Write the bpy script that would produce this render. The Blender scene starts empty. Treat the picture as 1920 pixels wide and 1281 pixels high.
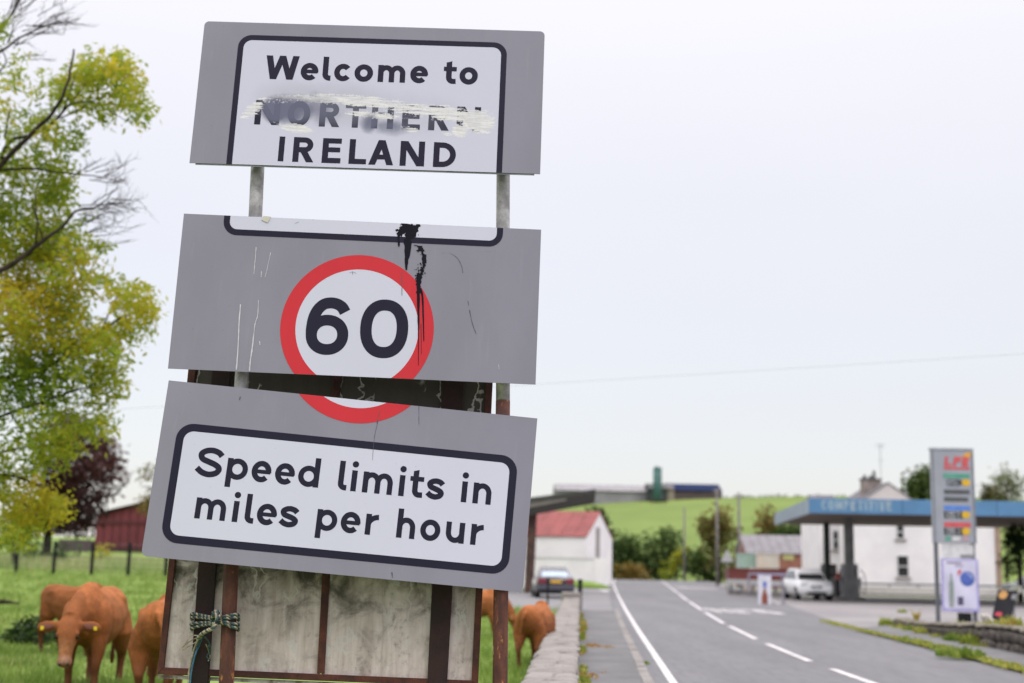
import bpy, bmesh, math, random
from math import sin, cos, pi, radians
from mathutils import Vector, Matrix, Euler, noise as mnoise
random.seed(7)
SC = bpy.context.scene
COL = SC.collection
R = random.uniform

# ------------------------------------------------------------------ camera
F_PX, CX, CY = 2500.0, 960.0, 640.5
PITCH, ROLL, EYE = radians(9.5), 0.02, 1.5
CAMP = Vector((0, 0, EYE))
_f = Vector((0, cos(PITCH), sin(PITCH))); _r = Vector((1, 0, 0)); _u = _r.cross(_f)
CR = _r * cos(ROLL) + _u * sin(ROLL); CU = -_r * sin(ROLL) + _u * cos(ROLL); CF = _f
cam = bpy.data.cameras.new('camera'); camo = bpy.data.objects.new('camera', cam); COL.objects.link(camo)
m3 = Matrix((CR, CU, -CF)).transposed()
camo.matrix_world = Matrix.Translation(CAMP) @ m3.to_4x4()
cam.sensor_width = 36.0; cam.lens = 36.0 * F_PX / 1920.0
cam.clip_start = 0.1; cam.clip_end = 8000
cam.dof.use_dof = True; cam.dof.focus_distance = 7.75; cam.dof.aperture_fstop = 1.5
SC.camera = camo

# ------------------------------------------------------------------ sky, sun, exposure
W = bpy.data.worlds.new('World'); SC.world = W; W.use_nodes = True
nt = W.node_tree; nt.nodes.clear()
SUN_EL, SUN_ROT = radians(52), radians(150)
sky = nt.nodes.new('ShaderNodeTexSky'); sky.sky_type = 'NISHITA'; sky.sun_disc = False
sky.sun_elevation = SUN_EL; sky.sun_rotation = SUN_ROT
bg1 = nt.nodes.new('ShaderNodeBackground'); bg1.inputs[1].default_value = 0.05
nt.links.new(sky.outputs[0], bg1.inputs[0])
# closed overcast deck: dimmer at the horizon, brighter towards the zenith, with faint cloud mottling
tc = nt.nodes.new('ShaderNodeTexCoord'); sp = nt.nodes.new('ShaderNodeSeparateXYZ')
nt.links.new(tc.outputs['Generated'], sp.inputs[0])
def wm(op, a, b=None):
    n = nt.nodes.new('ShaderNodeMath'); n.operation = op
    for i, v in enumerate((a, b)):
        if v is None: continue
        if isinstance(v, (int, float)): n.inputs[i].default_value = v
        else: nt.links.new(v, n.inputs[i])
    return n.outputs[0]
z = wm('MAXIMUM', sp.outputs[2], 0.0)
lum = wm('ADD', wm('ADD', wm('MULTIPLY', wm('POWER', z, 4.0), 3.0), wm('MULTIPLY', z, 0.58)), 0.575)
nz = nt.nodes.new('ShaderNodeTexNoise'); nz.inputs['Scale'].default_value = 2.2; nz.inputs['Detail'].default_value = 5
mp = nt.nodes.new('ShaderNodeMapping'); mp.inputs['Scale'].default_value = (1, 1, 3.5)
nt.links.new(tc.outputs['Generated'], mp.inputs[0]); nt.links.new(mp.outputs[0], nz.inputs[0])
lum = wm('MULTIPLY', lum, wm('ADD', wm('MULTIPLY', nz.outputs[0], 0.10), 0.95))
bg2 = nt.nodes.new('ShaderNodeBackground'); bg2.inputs[0].default_value = (1.02, 0.968, 0.965, 1)
nt.links.new(lum, bg2.inputs[1])
ads = nt.nodes.new('ShaderNodeAddShader'); wo = nt.nodes.new('ShaderNodeOutputWorld')
nt.links.new(bg1.outputs[0], ads.inputs[0]); nt.links.new(bg2.outputs[0], ads.inputs[1]); nt.links.new(ads.outputs[0], wo.inputs[0])
sun = bpy.data.lights.new('sun', 'SUN'); sun.energy = 0.6; sun.angle = radians(25); sun.color = (1, 0.96, 0.9)
suno = bpy.data.objects.new('sun', sun); COL.objects.link(suno)
sd = Vector((sin(SUN_ROT) * cos(SUN_EL), cos(SUN_ROT) * cos(SUN_EL), sin(SUN_EL)))
suno.rotation_euler = sd.to_track_quat('Z', 'Y').to_euler(); suno.location = (20, -20, 60)
SC.view_settings.view_transform = 'Standard'; SC.view_settings.look = 'None'
SC.view_settings.exposure = 0.0; SC.view_settings.gamma = 1.0
try: SC.view_settings.use_curve_mapping = False
except Exception: pass

# ------------------------------------------------------------------ measuring helpers
def ray(px, py): return CR * ((px - CX) / F_PX) + CU * (-(py - CY) / F_PX) + CF
def at(px, py, Y):
    d = ray(px, py); return CAMP + d * (Y / d.y)
def gz(px, py, z=0.0):
    d = ray(px, py); return CAMP + d * ((z - EYE) / d.z)
def on_plane(px, py, c, n):
    d = ray(px, py); return CAMP + d * ((c - CAMP).dot(n) / d.dot(n))
def interp(pts, y):
    pts = sorted(pts)
    for (a, b), (c, d) in zip(pts, pts[1:]):
        if y <= c or (c, d) == pts[-1]:
            return b + (d - b) * (y - a) / (c - a)
def sstep(a, b, x):
    t = max(0.0, min(1.0, (x - a) / (b - a))); return t * t * (3 - 2 * t)

# ------------------------------------------------------------------ materials
MATS = {}
def newmat(name):
    m = bpy.data.materials.new(name); m.use_nodes = True; n = m.node_tree; n.nodes.clear()
    out = n.nodes.new('ShaderNodeOutputMaterial'); b = n.nodes.new('ShaderNodeBsdfPrincipled')
    n.links.new(b.outputs[0], out.inputs[0]); return m, n, b, out
class NX:
    """tiny expression helper over a node tree"""
    def __init__(s, n): s.n = n
    def math(s, op, a, b=None, c=None, clamp=False):
        k = s.n.nodes.new('ShaderNodeMath'); k.operation = op; k.use_clamp = clamp
        for i, v in enumerate((a, b, c)):
            if v is None: continue
            if isinstance(v, (int, float)): k.inputs[i].default_value = v
            else: s.n.links.new(v, k.inputs[i])
        return k.outputs[0]
    def add(s, a, b): return s.math('ADD', a, b)
    def sub(s, a, b): return s.math('SUBTRACT', a, b)
    def mul(s, a, b): return s.math('MULTIPLY', a, b)
    def mx(s, a, b): return s.math('MAXIMUM', a, b)
    def noise(s, vec, scale, detail=4, rough=.55, dist=0.0):
        k = s.n.nodes.new('ShaderNodeTexNoise'); k.inputs['Scale'].default_value = scale
        k.inputs['Detail'].default_value = detail; k.inputs['Roughness'].default_value = rough
        k.inputs['Distortion'].default_value = dist
        s.n.links.new(vec, k.inputs['Vector']); return k.outputs[0]
    def map(s, vec, scale=(1, 1, 1), rot=(0, 0, 0), loc=(0, 0, 0)):
        k = s.n.nodes.new('ShaderNodeMapping'); k.inputs['Scale'].default_value = scale
        k.inputs['Rotation'].default_value = rot; k.inputs['Location'].default_value = loc
        s.n.links.new(vec, k.inputs[0]); return k.outputs[0]
    def ramp(s, v, lo, hi):
        k = s.n.nodes.new('ShaderNodeMapRange'); k.interpolation_type = 'SMOOTHSTEP'
        k.inputs[1].default_value = lo; k.inputs[2].default_value = hi
        s.n.links.new(v, k.inputs[0]); return k.outputs[0]
    def mix(s, f, a, b):
        k = s.n.nodes.new('ShaderNodeMix'); k.data_type = 'RGBA'
        for sock, v in ((k.inputs[0], f), (k.inputs[6], a), (k.inputs[7], b)):
            if isinstance(v, (int, float)): sock.default_value = v
            elif isinstance(v, (tuple, list)): sock.default_value = (*v[:3], 1)
            else: s.n.links.new(v, sock)
        return k.outputs[2]
    def coord(s, which='Object'):
        return s.n.nodes.new('ShaderNodeTexCoord').outputs[which]
    def pos(s): return s.n.nodes.new('ShaderNodeNewGeometry').outputs['Position']
    def bump(s, h, strength, dist, b):
        k = s.n.nodes.new('ShaderNodeBump'); k.inputs['Strength'].default_value = strength
        k.inputs['Distance'].default_value = dist; s.n.links.new(h, k.inputs['Height'])
        s.n.links.new(k.outputs[0], b.inputs['Normal'])
def M(name, col, col2=None, scale=6, rough=.7, metal=0, spec=.5, bump=0, detail=5, lo=.35, hi=.65, stretch=(1, 1, 1), fine=0.0, bdist=.02, coat=0, alpha=None, trans=0):
    if name in MATS: return MATS[name]
    m, n, b, out = newmat(name); x = NX(n)
    if col2 is None: col2 = tuple(c * .82 for c in col)
    v = x.map(x.pos(), stretch)
    f = x.noise(v, scale, detail)
    c = x.mix(x.ramp(f, lo, hi), col2, col)
    if fine:
        f2 = x.noise(v, scale * 14, 3)
        c = x.mix(x.mul(x.ramp(f2, .4, .75), fine), c, tuple(k * .55 for k in col2))
    n.links.new(c, b.inputs['Base Color'])
    b.inputs['Roughness'].default_value = rough; b.inputs['Metallic'].default_value = metal
    b.inputs['Specular IOR Level'].default_value = spec
    if coat: b.inputs['Coat Weight'].default_value = coat
    if trans: b.inputs['Transmission Weight'].default_value = trans
    if bump: x.bump(x.noise(v, scale * 3, 6), bump, bdist, b)
    MATS[name] = m; return m
def LEAF(name, cols, transl=.45):
    if name in MATS: return MATS[name]
    m, n, b, out = newmat(name); x = NX(n)
    at_ = n.nodes.new('ShaderNodeAttribute'); at_.attribute_name = 'tone'
    cr = n.nodes.new('ShaderNodeValToRGB'); el = cr.color_ramp.elements
    while len(el) < len(cols): el.new(.5)
    for i, c in enumerate(cols):
        el[i].position = i / (len(cols) - 1); el[i].color = (*c, 1)
    n.links.new(at_.outputs['Fac'], cr.inputs[0])
    n.links.new(cr.outputs[0], b.inputs['Base Color']); b.inputs['Roughness'].default_value = .55
    b.inputs['Specular IOR Level'].default_value = .3
    t = n.nodes.new('ShaderNodeBsdfTranslucent'); n.links.new(cr.outputs[0], t.inputs[0])
    ms = n.nodes.new('ShaderNodeMixShader'); ms.inputs[0].default_value = transl
    n.links.new(b.outputs[0], ms.inputs[1]); n.links.new(t.outputs[0], ms.inputs[2]); n.links.new(ms.outputs[0], out.inputs[0])
    MATS[name] = m; return m

# ------------------------------------------------------------------ mesh builder
class MB:
    def __init__(s): s.v = []; s.f = []; s.tone = []; s.uv = None
    def add(s, vs, fs, tone=None):
        o = len(s.v); s.v += [Vector(p) for p in vs]
        for f in fs: s.f.append([i + o for i in f]); s.tone.append(0.5 if tone is None else tone)
        return s
    def box(s, c, size, rot=None):
        c = Vector(c); hx, hy, hz = (k / 2 for k in size)
        vs = [Vector((a * hx, b * hy, d * hz)) for a in (-1, 1) for b in (-1, 1) for d in (-1, 1)]
        if rot is not None:
            rm = rot if isinstance(rot, Matrix) else Euler(rot).to_matrix(); vs = [rm @ p for p in vs]
        return s.add([c + p for p in vs], [(0, 1, 3, 2), (4, 6, 7, 5), (0, 4, 5, 1), (2, 3, 7, 6), (0, 2, 6, 4), (1, 5, 7, 3)])
    def hexa(s, q, ext):
        """quad q (4 pts) extruded by the vector ext"""
        ext = Vector(ext); q = [Vector(p) for p in q]
        return s.add(q + [p + ext for p in q], [(0, 1, 2, 3), (7, 6, 5, 4), (0, 4, 5, 1), (1, 5, 6, 2), (2, 6, 7, 3), (3, 7, 4, 0)])
    def prism(s, poly, ext):
        n = len(poly); ext = Vector(ext); poly = [Vector(p) for p in poly]
        return s.add(poly + [p + ext for p in poly], [list(range(n)), list(range(2 * n - 1, n - 1, -1))] + [(i, i + n, (i + 1) % n + n, (i + 1) % n) for i in range(n)])
    def tube(s, pts, rad, n=8, caps=True, sq=None):
        pts = [Vector(p) for p in pts]; k = len(pts)
        if isinstance(rad, (int, float)): rad = [rad] * k
        up = Vector((0, 0, 1)); vs = []; prev = None
        for i, p in enumerate(pts):
            t = (pts[min(i + 1, k - 1)] - pts[max(i - 1, 0)])
            t = t.normalized() if t.length > 1e-9 else Vector((0, 0, 1))
            if prev is None:
                a = t.cross(up if abs(t.z) < .95 else Vector((1, 0, 0))).normalized()
            else:
                a = (prev - t * prev.dot(t)).normalized()
            prev = a; b = t.cross(a)
            rr = rad[i]
            ra, rb = rr if isinstance(rr, (tuple, list)) else (rr, rr)
            for j in range(n):
                th = 2 * pi * j / n; vs.append(p + a * (cos(th) * ra) + b * (sin(th) * rb))
        fs = [(i * n + j, i * n + (j + 1) % n, (i + 1) * n + (j + 1) % n, (i + 1) * n + j) for i in range(k - 1) for j in range(n)]
        if caps: fs += [list(range(n))[::-1], [(k - 1) * n + j for j in range(n)]]
        return s.add(vs, fs)
    def loft(s, rings, caps=True):
        n = len(rings[0]); k = len(rings); vs = [p for r_ in rings for p in r_]
        fs = [(i * n + j, i * n + (j + 1) % n, (i + 1) * n + (j + 1) % n, (i + 1) * n + j) for i in range(k - 1) for j in range(n)]
        if caps: fs += [list(range(n))[::-1], [(k - 1) * n + j for j in range(n)]]
        return s.add(vs, fs)
    def ball(s, c, r, nu=10, nv=6, rot=None):
        c = Vector(c); r = r if isinstance(r, (tuple, list)) else (r, r, r); vs = []
        for i in range(nv + 1):
            ph = pi * i / nv
            for j in range(nu):
                th = 2 * pi * j / nu; p = Vector((sin(ph) * cos(th) * r[0], sin(ph) * sin(th) * r[1], cos(ph) * r[2]))
                if rot is not None: p = rot @ p
                vs.append(c + p)
        return s.add(vs, [(i * nu + j, (i + 1) * nu + j, (i + 1) * nu + (j + 1) % nu, i * nu + (j + 1) % nu) for i in range(nv) for j in range(nu)])
    def leaf(s, p, L, wd, tone):
        d = Vector((R(-1, 1), R(-1, 1), R(-1.1, .5))).normalized(); e = Vector((R(-1, 1), R(-1, 1), R(-1, 1)))
        a = d.cross(e).normalized(); nn = d.cross(a)
        return s.add([p, p + d * L * .45 + a * wd, p + d * L, p + d * L * .45 - a * wd + nn * wd * .3], [(0, 1, 2), (0, 2, 3)], tone)
    def mesh(s, name, off=Vector((0, 0, 0)), clean=False):
        me = bpy.data.meshes.new(name)
        me.from_pydata([tuple(p - off) for p in s.v], [], s.f); me.update()
        if len(set(s.tone)) > 1:
            a = me.attributes.new('tone', 'FLOAT', 'FACE'); a.data.foreach_set('value', s.tone)
        if s.uv is not None:
            ul = me.uv_layers.new(name='UVMap')
            for lp in me.loops: ul.data[lp.index].uv = s.uv[lp.vertex_index]
        return me

def finish(me, smooth=False, recalc=True):
    if recalc:
        bm = bmesh.new(); bm.from_mesh(me); bmesh.ops.recalc_face_normals(bm, faces=bm.faces); bm.to_mesh(me); bm.free()
    if smooth:
        for p in me.polygons: p.use_smooth = True
def link(name, me, mat, parent=None):
    o = bpy.data.objects.new(name, me); COL.objects.link(o)
    for k in (mat if isinstance(mat, (list, tuple)) else [mat]):
        if k is not None: me.materials.append(k)
    if parent is not None: o.parent = parent
    return o
def tag(o, label=None, cat=None, group=None, kind=None):
    if label: o['label'] = label
    if cat: o['category'] = cat
    if group: o['group'] = group
    if kind: o['kind'] = kind
    return o
def structure(name, mb, mat, smooth=False, parent=None, recalc=True):
    me = mb.mesh(name); finish(me, smooth, recalc); o = link(name, me, mat, parent); o['kind'] = 'structure'; return o
def stuff(name, mb, mat, label, cat):
    me = mb.mesh(name); o = link(name, me, mat); return tag(o, label, cat, kind='stuff')
class Thing:
    def __init__(s, name, label, cat, loc, group=None):
        s.loc = Vector(loc); s.root = bpy.data.objects.new(name, None); COL.objects.link(s.root)
        s.root.location = s.loc; s.root.empty_display_size = .2; tag(s.root, label, cat, group)
    def part(s, name, mb, mat, parent=None, smooth=False, label=None, kind=None, bevel=0, recalc=True):
        me = mb.mesh(name, s.loc); finish(me, smooth, recalc)
        o = link(name, me, mat, parent or s.root); tag(o, label, kind=kind)
        if bevel:
            b = o.modifiers.new('bevel', 'BEVEL'); b.width = bevel; b.segments = 2; b.limit_method = 'ANGLE'
        return o
def copy_tree(o, parent=None):
    c = o.copy(); COL.objects.link(c); c.parent = parent
    for ch in list(o.children): copy_tree(ch, c)
    return c
def poly_sheet(pts, z=None):
    mb = MB(); mb.add([Vector((p[0], p[1], z if z is not None else p[2])) for p in pts], [list(range(len(pts)))]); return mb
def ribbon_sheet(a, b):
    mb = MB(); n = len(a); mb.add(list(a) + list(b), [(i, i + 1, n + i + 1, n + i) for i in range(n - 1)]); return mb
def smooth_path(pts, per=6, closed=False):
    pts = [Vector(p) for p in pts]; n = len(pts); out = []
    rng = range(n if closed else n - 1)
    for i in rng:
        p0 = pts[(i - 1) % n] if (closed or i > 0) else pts[0]; p1 = pts[i]; p2 = pts[(i + 1) % n]
        p3 = pts[(i + 2) % n] if (closed or i + 2 < n) else p2
        for k in range(per):
            t = k / per
            out.append(.5 * ((2 * p1) + (p2 - p0) * t + (2 * p0 - 5 * p1 + 4 * p2 - p3) * t * t + (3 * p1 - p0 - 3 * p2 + p3) * t ** 3))
    if not closed: out.append(pts[-1])
    return out
# ================================================================== THE SETTING
GRASS = M('field_grass', (.22, .30, .075), (.14, .22, .045), scale=.9, rough=.85, spec=.2, bump=.5, fine=.35, bdist=.05)
HILLG = M('hill_grass', (.165, .222, .056), (.13, .185, .045), scale=.035, rough=.9, spec=.15, fine=.15)
ASPH = M('asphalt', (.150, .147, .157), (.118, .115, .125), scale=.8, rough=.66, spec=.4, bump=.3, fine=.4, bdist=.004, stretch=(1.1, .12, 1), lo=.3, hi=.7)
CONC = M('concrete_apron', (.25, .235, .235), (.19, .175, .18), scale=.3, rough=.75, fine=.25)
PAVE = M('pavement_asphalt', (.15, .147, .152), (.105, .103, .107), scale=.8, rough=.8, fine=.35, bump=.2, bdist=.004)
PAINT = M('road_paint', (.66, .63, .63), (.40, .385, .39), scale=4, rough=.6, lo=.3, hi=.55, fine=.6)
KERB = M('kerb_concrete', (.27, .25, .238), (.165, .152, .142), scale=2.5, rough=.8, fine=.35)
EARTH = M('bare_ground', (.12, .13, .06), (.07, .10, .035), scale=.4, rough=.95, fine=.3)

def ridge(X):
    pts = [(-400, 0), (-110, 0), (-60, 5), (-20, 13), (7, 18.5), (28, 21.8), (58, 23.8), (95, 25.3), (140, 26.0), (200, 25), (300, 20), (500, 12), (900, 5)]
    return interp(pts, max(-399, min(899, X)))
def ground_h(X, Y):
    base = -.14 - 1.6 * sstep(178, 200, Y)
    t = (Y - 205) / 225
    if t > 0:
        t2 = min(1.0, t); h = ridge(X) * (t2 ** .92)
        if t > 1: h += 2 * math.sin(min(t - 1, 1.5)) - max(0, t - 1.6) * 6
        base = max(-2.0, base + 1.6 * min(1, t * 3) + h)
    return base
xs = [-3000, -1500, -800, -450] + list(range(-300, 420, 12)) + [450, 600, 900, 1600, 3000]
ys = [-60, -20, 0, 30, 60, 100, 140, 170, 178, 184, 190, 196, 202] + list(range(208, 470, 10)) + [500, 560, 640, 760, 1000, 1600, 3000]
mb = MB(); nx_, ny_ = len(xs), len(ys)
mb.add([(X, Y, max(ground_h(X, Y), -6)) for Y in ys for X in xs], [(j * nx_ + i, j * nx_ + i + 1, (j + 1) * nx_ + i + 1, (j + 1) * nx_ + i) for j in range(ny_ - 1) for i in range(nx_ - 1)])
gr = structure('ground', mb, [EARTH, HILLG], smooth=True)
for p in gr.data.polygons:
    if p.center.y > 200: p.material_index = 1

# --- road: edge points measured on the road plane, carried on past the frame towards the camera
def gl(pts, z=0.0): return [gz(px, py, z) for px, py in pts]
def carry(pts, Y=3.0):
    a, b = pts[0], pts[1]; d = (a - b) / (a.y - b.y); return [a + d * (Y - a.y)] + pts
L_line = carry(gl([(1252, 1281), (1222, 1232), (1193, 1186), (1170, 1145), (1157, 1118), (1150, 1100), (1149, 1092), (1152, 1087)]))
R_line = carry(gl([(1920, 1264), (1800, 1234), (1700, 1209), (1605, 1185), (1520, 1153), (1450, 1127), (1390, 1105), (1330, 1091), (1296, 1087)]))
LX = [(p.y, p.x) for p in L_line]; RX = [(p.y, p.x) for p in R_line]
Ys = [3, 8, 12, 15, 18, 20, 22, 25, 28, 31, 35, 40, 45, 50, 56, 62, 70, 80, 90, 105, 120, 140, 158, 172]
def crest(Y): return -0.9 * sstep(160, 205, Y)
Ys2 = Ys + [180, 190, 204]
road_l = [Vector((interp(LX, y) - .38, y, .02 + crest(y))) for y in Ys2]; road_r = [Vector((interp(RX, y) + .12, y, .02 + crest(y))) for y in Ys2]
structure('road', ribbon_sheet(road_l, road_r), ASPH)
def line_strip(name, LXp, off, wd, Ya, Yb, z=.026):
    yy = [y for y in Ys if Ya < y < Yb]; yy = [Ya] + yy + [Yb]
    return structure(name, ribbon_sheet([Vector((interp(LXp, y) + off - wd / 2, y, z + crest(y))) for y in yy], [Vector((interp(LXp, y) + off + wd / 2, y, z + crest(y))) for y in yy]), PAINT)
line_strip('edge_line', LX, .06, .11, 4, 165)
line_strip('edge_line', RX, -.12, .10, 60, 150)
# centre-line dashes: [start pixel, end pixel] along the middle of the road
for k, (a, b) in enumerate([((1790, 1338), (1702, 1304)), ((1645, 1284), (1560, 1254)), ((1519, 1240), (1438, 1207)), ((1417, 1198), (1368, 1174)), ((1357, 1169), (1322, 1148)), ((1316, 1144), (1292, 1128)), ((1289, 1126), (1272, 1113)), ((1270, 1111), (1256, 1101)), ((1255, 1100), (1246, 1093)), ((1245, 1092), (1240, 1089))]):
    p, q = gz(*a, .026), gz(*b, .026); sx = Vector((.065, 0, 0))
    structure('lane_dash', poly_sheet([p - sx, p + sx, q + sx, q - sx]), PAINT)

# --- left pavement and kerb
Wl = lambda Y: .56 + .0535 * (Y - 11.2)            # roadside face of the stone wall
KX = [(y, interp(LX, y) - .24) for y in Ys]
yk = [3, 8, 12, 15, 18, 20, 22, 25, 28, 31, 35, 40, 44]
structure('pavement', ribbon_sheet([Vector((Wl(y) - .1, y, .11)) for y in yk], [Vector((interp(KX, y) - .13, y, .11)) for y in yk]), PAVE)
kb = Thing('kerb', 'long worn concrete kerb between the left pavement and the white edge line', 'kerb', (interp(KX, 20), 20, 0))
y = 5.0; kid = 0
while y < 44:
    y2 = y + .9; a, b = interp(KX, y), interp(KX, y2); j = R(-.008, .008)
    q = [(a - .13, y, -.1), (a, y, -.1), (b, y2 - .015, -.1), (b - .13, y2 - .015, -.1)]
    m_ = MB(); m_.hexa(q, (0, 0, .215 + j)); kb.part('kerb_stone', m_, KERB); y = y2
# junction mouth and side road to the left
structure('side_road', poly_sheet([(-14, 50, 0), (Wl(46) - 1.2, 46.5, 0), (Wl(44) - .1, 44, 0), (interp(LX, 44) - .3, 44, 0), (interp(LX, 62) - .3, 62, 0), (interp(LX, 90) - .3, 90, 0), (interp(LX, 104) - .3, 104, 0), (interp(LX, 104) - 5, 100, 0), (2.5, 84, 0), (-14, 80, 0)]), M('side_road_asphalt', (.20, .195, .20), (.16, .157, .165), scale=.4, rough=.7, fine=.3))
# --- right pavement, verge kerb and forecourt
rw_foot = carry(gl([(1920, 1227), (1850, 1212), (1760, 1193), (1672, 1172)], .09), 6)
rp_edge = carry(gl([(1920, 1251), (1830, 1229), (1740, 1207), (1608, 1177)], .09), 6)
rv_edge = carry(gl([(1920, 1259), (1820, 1234), (1720, 1208), (1604, 1180)], .06), 6)
structure('pavement', ribbon_sheet(rp_edge, rw_foot), PAVE)
structure('verge', ribbon_sheet(rv_edge, [p - Vector((0, 0, .012)) for p in rp_edge]), M('verge_soil', (.16, .17, .06), (.10, .10, .05), scale=2, rough=.95))
kr = Thing('kerb', 'low pale concrete kerb along the right side of the road by the weedy verge', 'kerb', (interp(RX, 24) + .2, 24, 0))
RK = [(y, interp(RX, y) + .14) for y in Ys]
y = 8.0
while y < 36:
    y2 = y + .95; a, b = interp(RK, y), interp(RK, y2); m_ = MB()
    m_.hexa([(a, y, -.1), (a + .16, y, -.1), (b + .16, y2 - .015, -.1), (b, y2 - .015, -.1)], (0, 0, .15 + R(-.006, .006))); kr.part('kerb_stone', m_, KERB); y = y2
fore = [Vector((interp(RX, y) + .1, y, 0.004)) for y in (6, 12, 18, 22, 28, 35, 45, 56, 70, 80)] + [Vector((70, 80, .004)), Vector((70, 6, .004))]
structure('forecourt', poly_sheet(fore), CONC)
structure('yard', poly_sheet([(interp(RX, 80) + .1, 80, .0), (interp(RX, 92) + .1, 92, .0), (interp(RX, 140) + .3, 140, 0), (70, 140, .0), (70, 80, .0)]), M('yard_ground', (.22, .21, .2), (.16, .18, .1), scale=.2, rough=.9))
# faded lettering of the far lane (worn to patches), painted to face the oncoming traffic
def road_word(cx, cy, w, h, yaw=0.0):
    mb = MB()
    pats = {'S': [(0, 0, 1, .2), (0, .4, 1, .6), (0, .8, 1, 1), (0, .5, .25, .9), (.75, .1, 1, .5)], 'L': [(0, 0, .25, 1), (0, 0, 1, .18)], 'O': [(0, 0, .25, 1), (.75, 0, 1, 1), (0, 0, 1, .17), (0, .83, 1, 1)], 'W': [(0, 0, .22, 1), (.78, 0, 1, 1), (.39, 0, .61, .7), (0, 0, 1, .15)]}
    for i, ch in enumerate('SLOW'):
        for kk, (x0, y0, x1, y1) in enumerate(pats[ch]):
            f = lambda u, v: Vector((cx + w / 2 - (i + u * .78) * w / 4, cy + h / 2 - v * h, .026 + kk * .0006))
            mb.add([f(x0, y0), f(x1, y0), f(x1, y1), f(x0, y1)], [(0, 1, 2, 3)])
    structure('road_lettering', mb, M('worn_road_paint', (.70, .68, .68), (.34, .33, .335), scale=1.6, rough=.65, lo=.35, hi=.6, fine=.3))
p = gz(1392, 1149, 0); road_word(p.x + .1, p.y + 1, 2.4, 4.5)
p = gz(1300, 1103, 0); road_word(p.x, p.y, 2.6, 8)
p = gz(1133, 1107, .006); structure('road_marking', poly_sheet([(p.x - .25, p.y - 3, .008), (p.x + .3, p.y - 3, .008), (p.x + .3, p.y + 2, .008), (p.x - .25, p.y + 2, .008)]), PAINT)

# --- the field on the left
def field_h(X, Y):
    s_ = sstep(38, 52, Y); k = max(0, min(1, (-X - 1.0 - 7.0 * s_) / (8.0 - 3.0 * s_))); k = k * k * (3 - 2 * k)
    r = .029 * max(0, Y - 17) + .0003 * max(0, Y - 55) ** 1.5
    return -.02 + k * min(r, 3.2) + .05 * mnoise.noise(Vector((X * .5, Y * .5, 0))) + .02 * mnoise.noise(Vector((X * 2, Y * 2, 3)))
mb = MB(); fx = [-90, -70, -55, -45] + [-38 + .8 * i for i in range(46)]; fy = [2 + .9 * i for i in range(54)] + [50 + 2.5 * i for i in range(1, 40)]
def fpt(X, Y):
    lim = (Wl(Y) - .40) if Y < 45 else Wl(45) - .4
    if Y > 49.5: lim = -7.0
    if X > lim: X = lim
    return Vector((X, Y, field_h(X, Y)))
fx += [-.9, -.6, -.3, 0, .3, .6, .9, 1.2, 1.5, 1.8, 2.2]
nf = len(fx); vs = [fpt(X, Y) for Y in fy for X in fx]; fs = []
for j in range(len(fy) - 1):
    for i in range(nf - 1):
        q = (j * nf + i, j * nf + i + 1, (j + 1) * nf + i + 1, (j + 1) * nf + i)
        if (vs[q[1]] - vs[q[0]]).length + (vs[q[2]] - vs[q[3]]).length > 1e-4: fs.append(q)
mb.add(vs, fs); structure('field', mb, GRASS, smooth=True)
# grass blades where the field shows between and beside the boards
GRL = LEAF('grass_blades', [(.09, .17, .028), (.19, .29, .055), (.31, .40, .10), (.46, .46, .20)], .45)
mb = MB()
def blades(n, fpos, hlo, hhi, tones, w=.012):
    for _ in range(n):
        X, Y, Z = fpos(); h = R(hlo, hhi); a = R(0, 2 * pi); lx, ly = R(-.5, .5) * h, R(-.5, .5) * h; dx, dy = cos(a) * w, sin(a) * w
        mb.add([(X - dx, Y - dy, Z - .01), (X + dx, Y + dy, Z - .01), (X + lx, Y + ly, Z + h)], [(0, 1, 2)], R(*tones))
def f_left():
    Y = 11 + 40 * random.random() ** 1.6; x0 = at(-40, 1200, Y).x; x1 = at(330, 1200, Y).x; X = R(x0, x1); return X, Y, field_h(X, Y)
def f_mid():
    Y = 11 + 37 * random.random() ** 1.3; x0 = at(890, 1200, Y).x; x1 = min(at(1080, 1200, Y).x, Wl(Y) - .45); X = R(min(x0, x1 - .2), x1); return X, Y, field_h(X, Y)
def clumpy(fn, s=.9, th=.0):
    def g():
        for _ in range(6):
            p = fn()
            if mnoise.noise(Vector((p[0] * s, p[1] * s * .7, 7))) > th: return p
        return p
    return g
blades(26000, f_left, .04, .10, (.25, .75)); blades(9000, clumpy(f_left, 1.3, .12), .08, .2, (.1, .5), .014)
blades(3500, clumpy(f_left, .8, .2), .06, .16, (.7, 1), .014)
blades(9000, f_mid, .04, .11, (.25, .75)); blades(3000, clumpy(f_mid, 1.3, .12), .08, .2, (.1, .5))
stuff('grass', mb, GRL, 'short green pasture grass the cattle are grazing on', 'grass')
# tall weeds beyond the fence
mb = MB()
for _ in range(5200):
    Y = R(51, 62); X = R(at(-60, 1040, Y).x, at(330, 1040, Y).x); Z = field_h(X, Y); h = R(.12, .40) * (1.15 + .8 * mnoise.noise(Vector((X * .4, Y * .3, 1))))
    a = R(0, 2 * pi); w = .035; lx = R(-.25, .25); tone = max(0, min(1, R(.3, 1) + .35 * mnoise.noise(Vector((X * .25, Y * .2, 4)))))
    mb.add([(X - cos(a) * w, Y - sin(a) * w, Z), (X + cos(a) * w, Y + sin(a) * w, Z), (X + lx, Y, Z + h)], [(0, 1, 2)], tone)
stuff('tall_weeds', mb, LEAF('weed_leaves', [(.16, .27, .08), (.29, .40, .13), (.40, .47, .20), (.58, .50, .32)], .55), 'pale rank weeds and grass growing beyond the post and wire fence', 'weeds')

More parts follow.
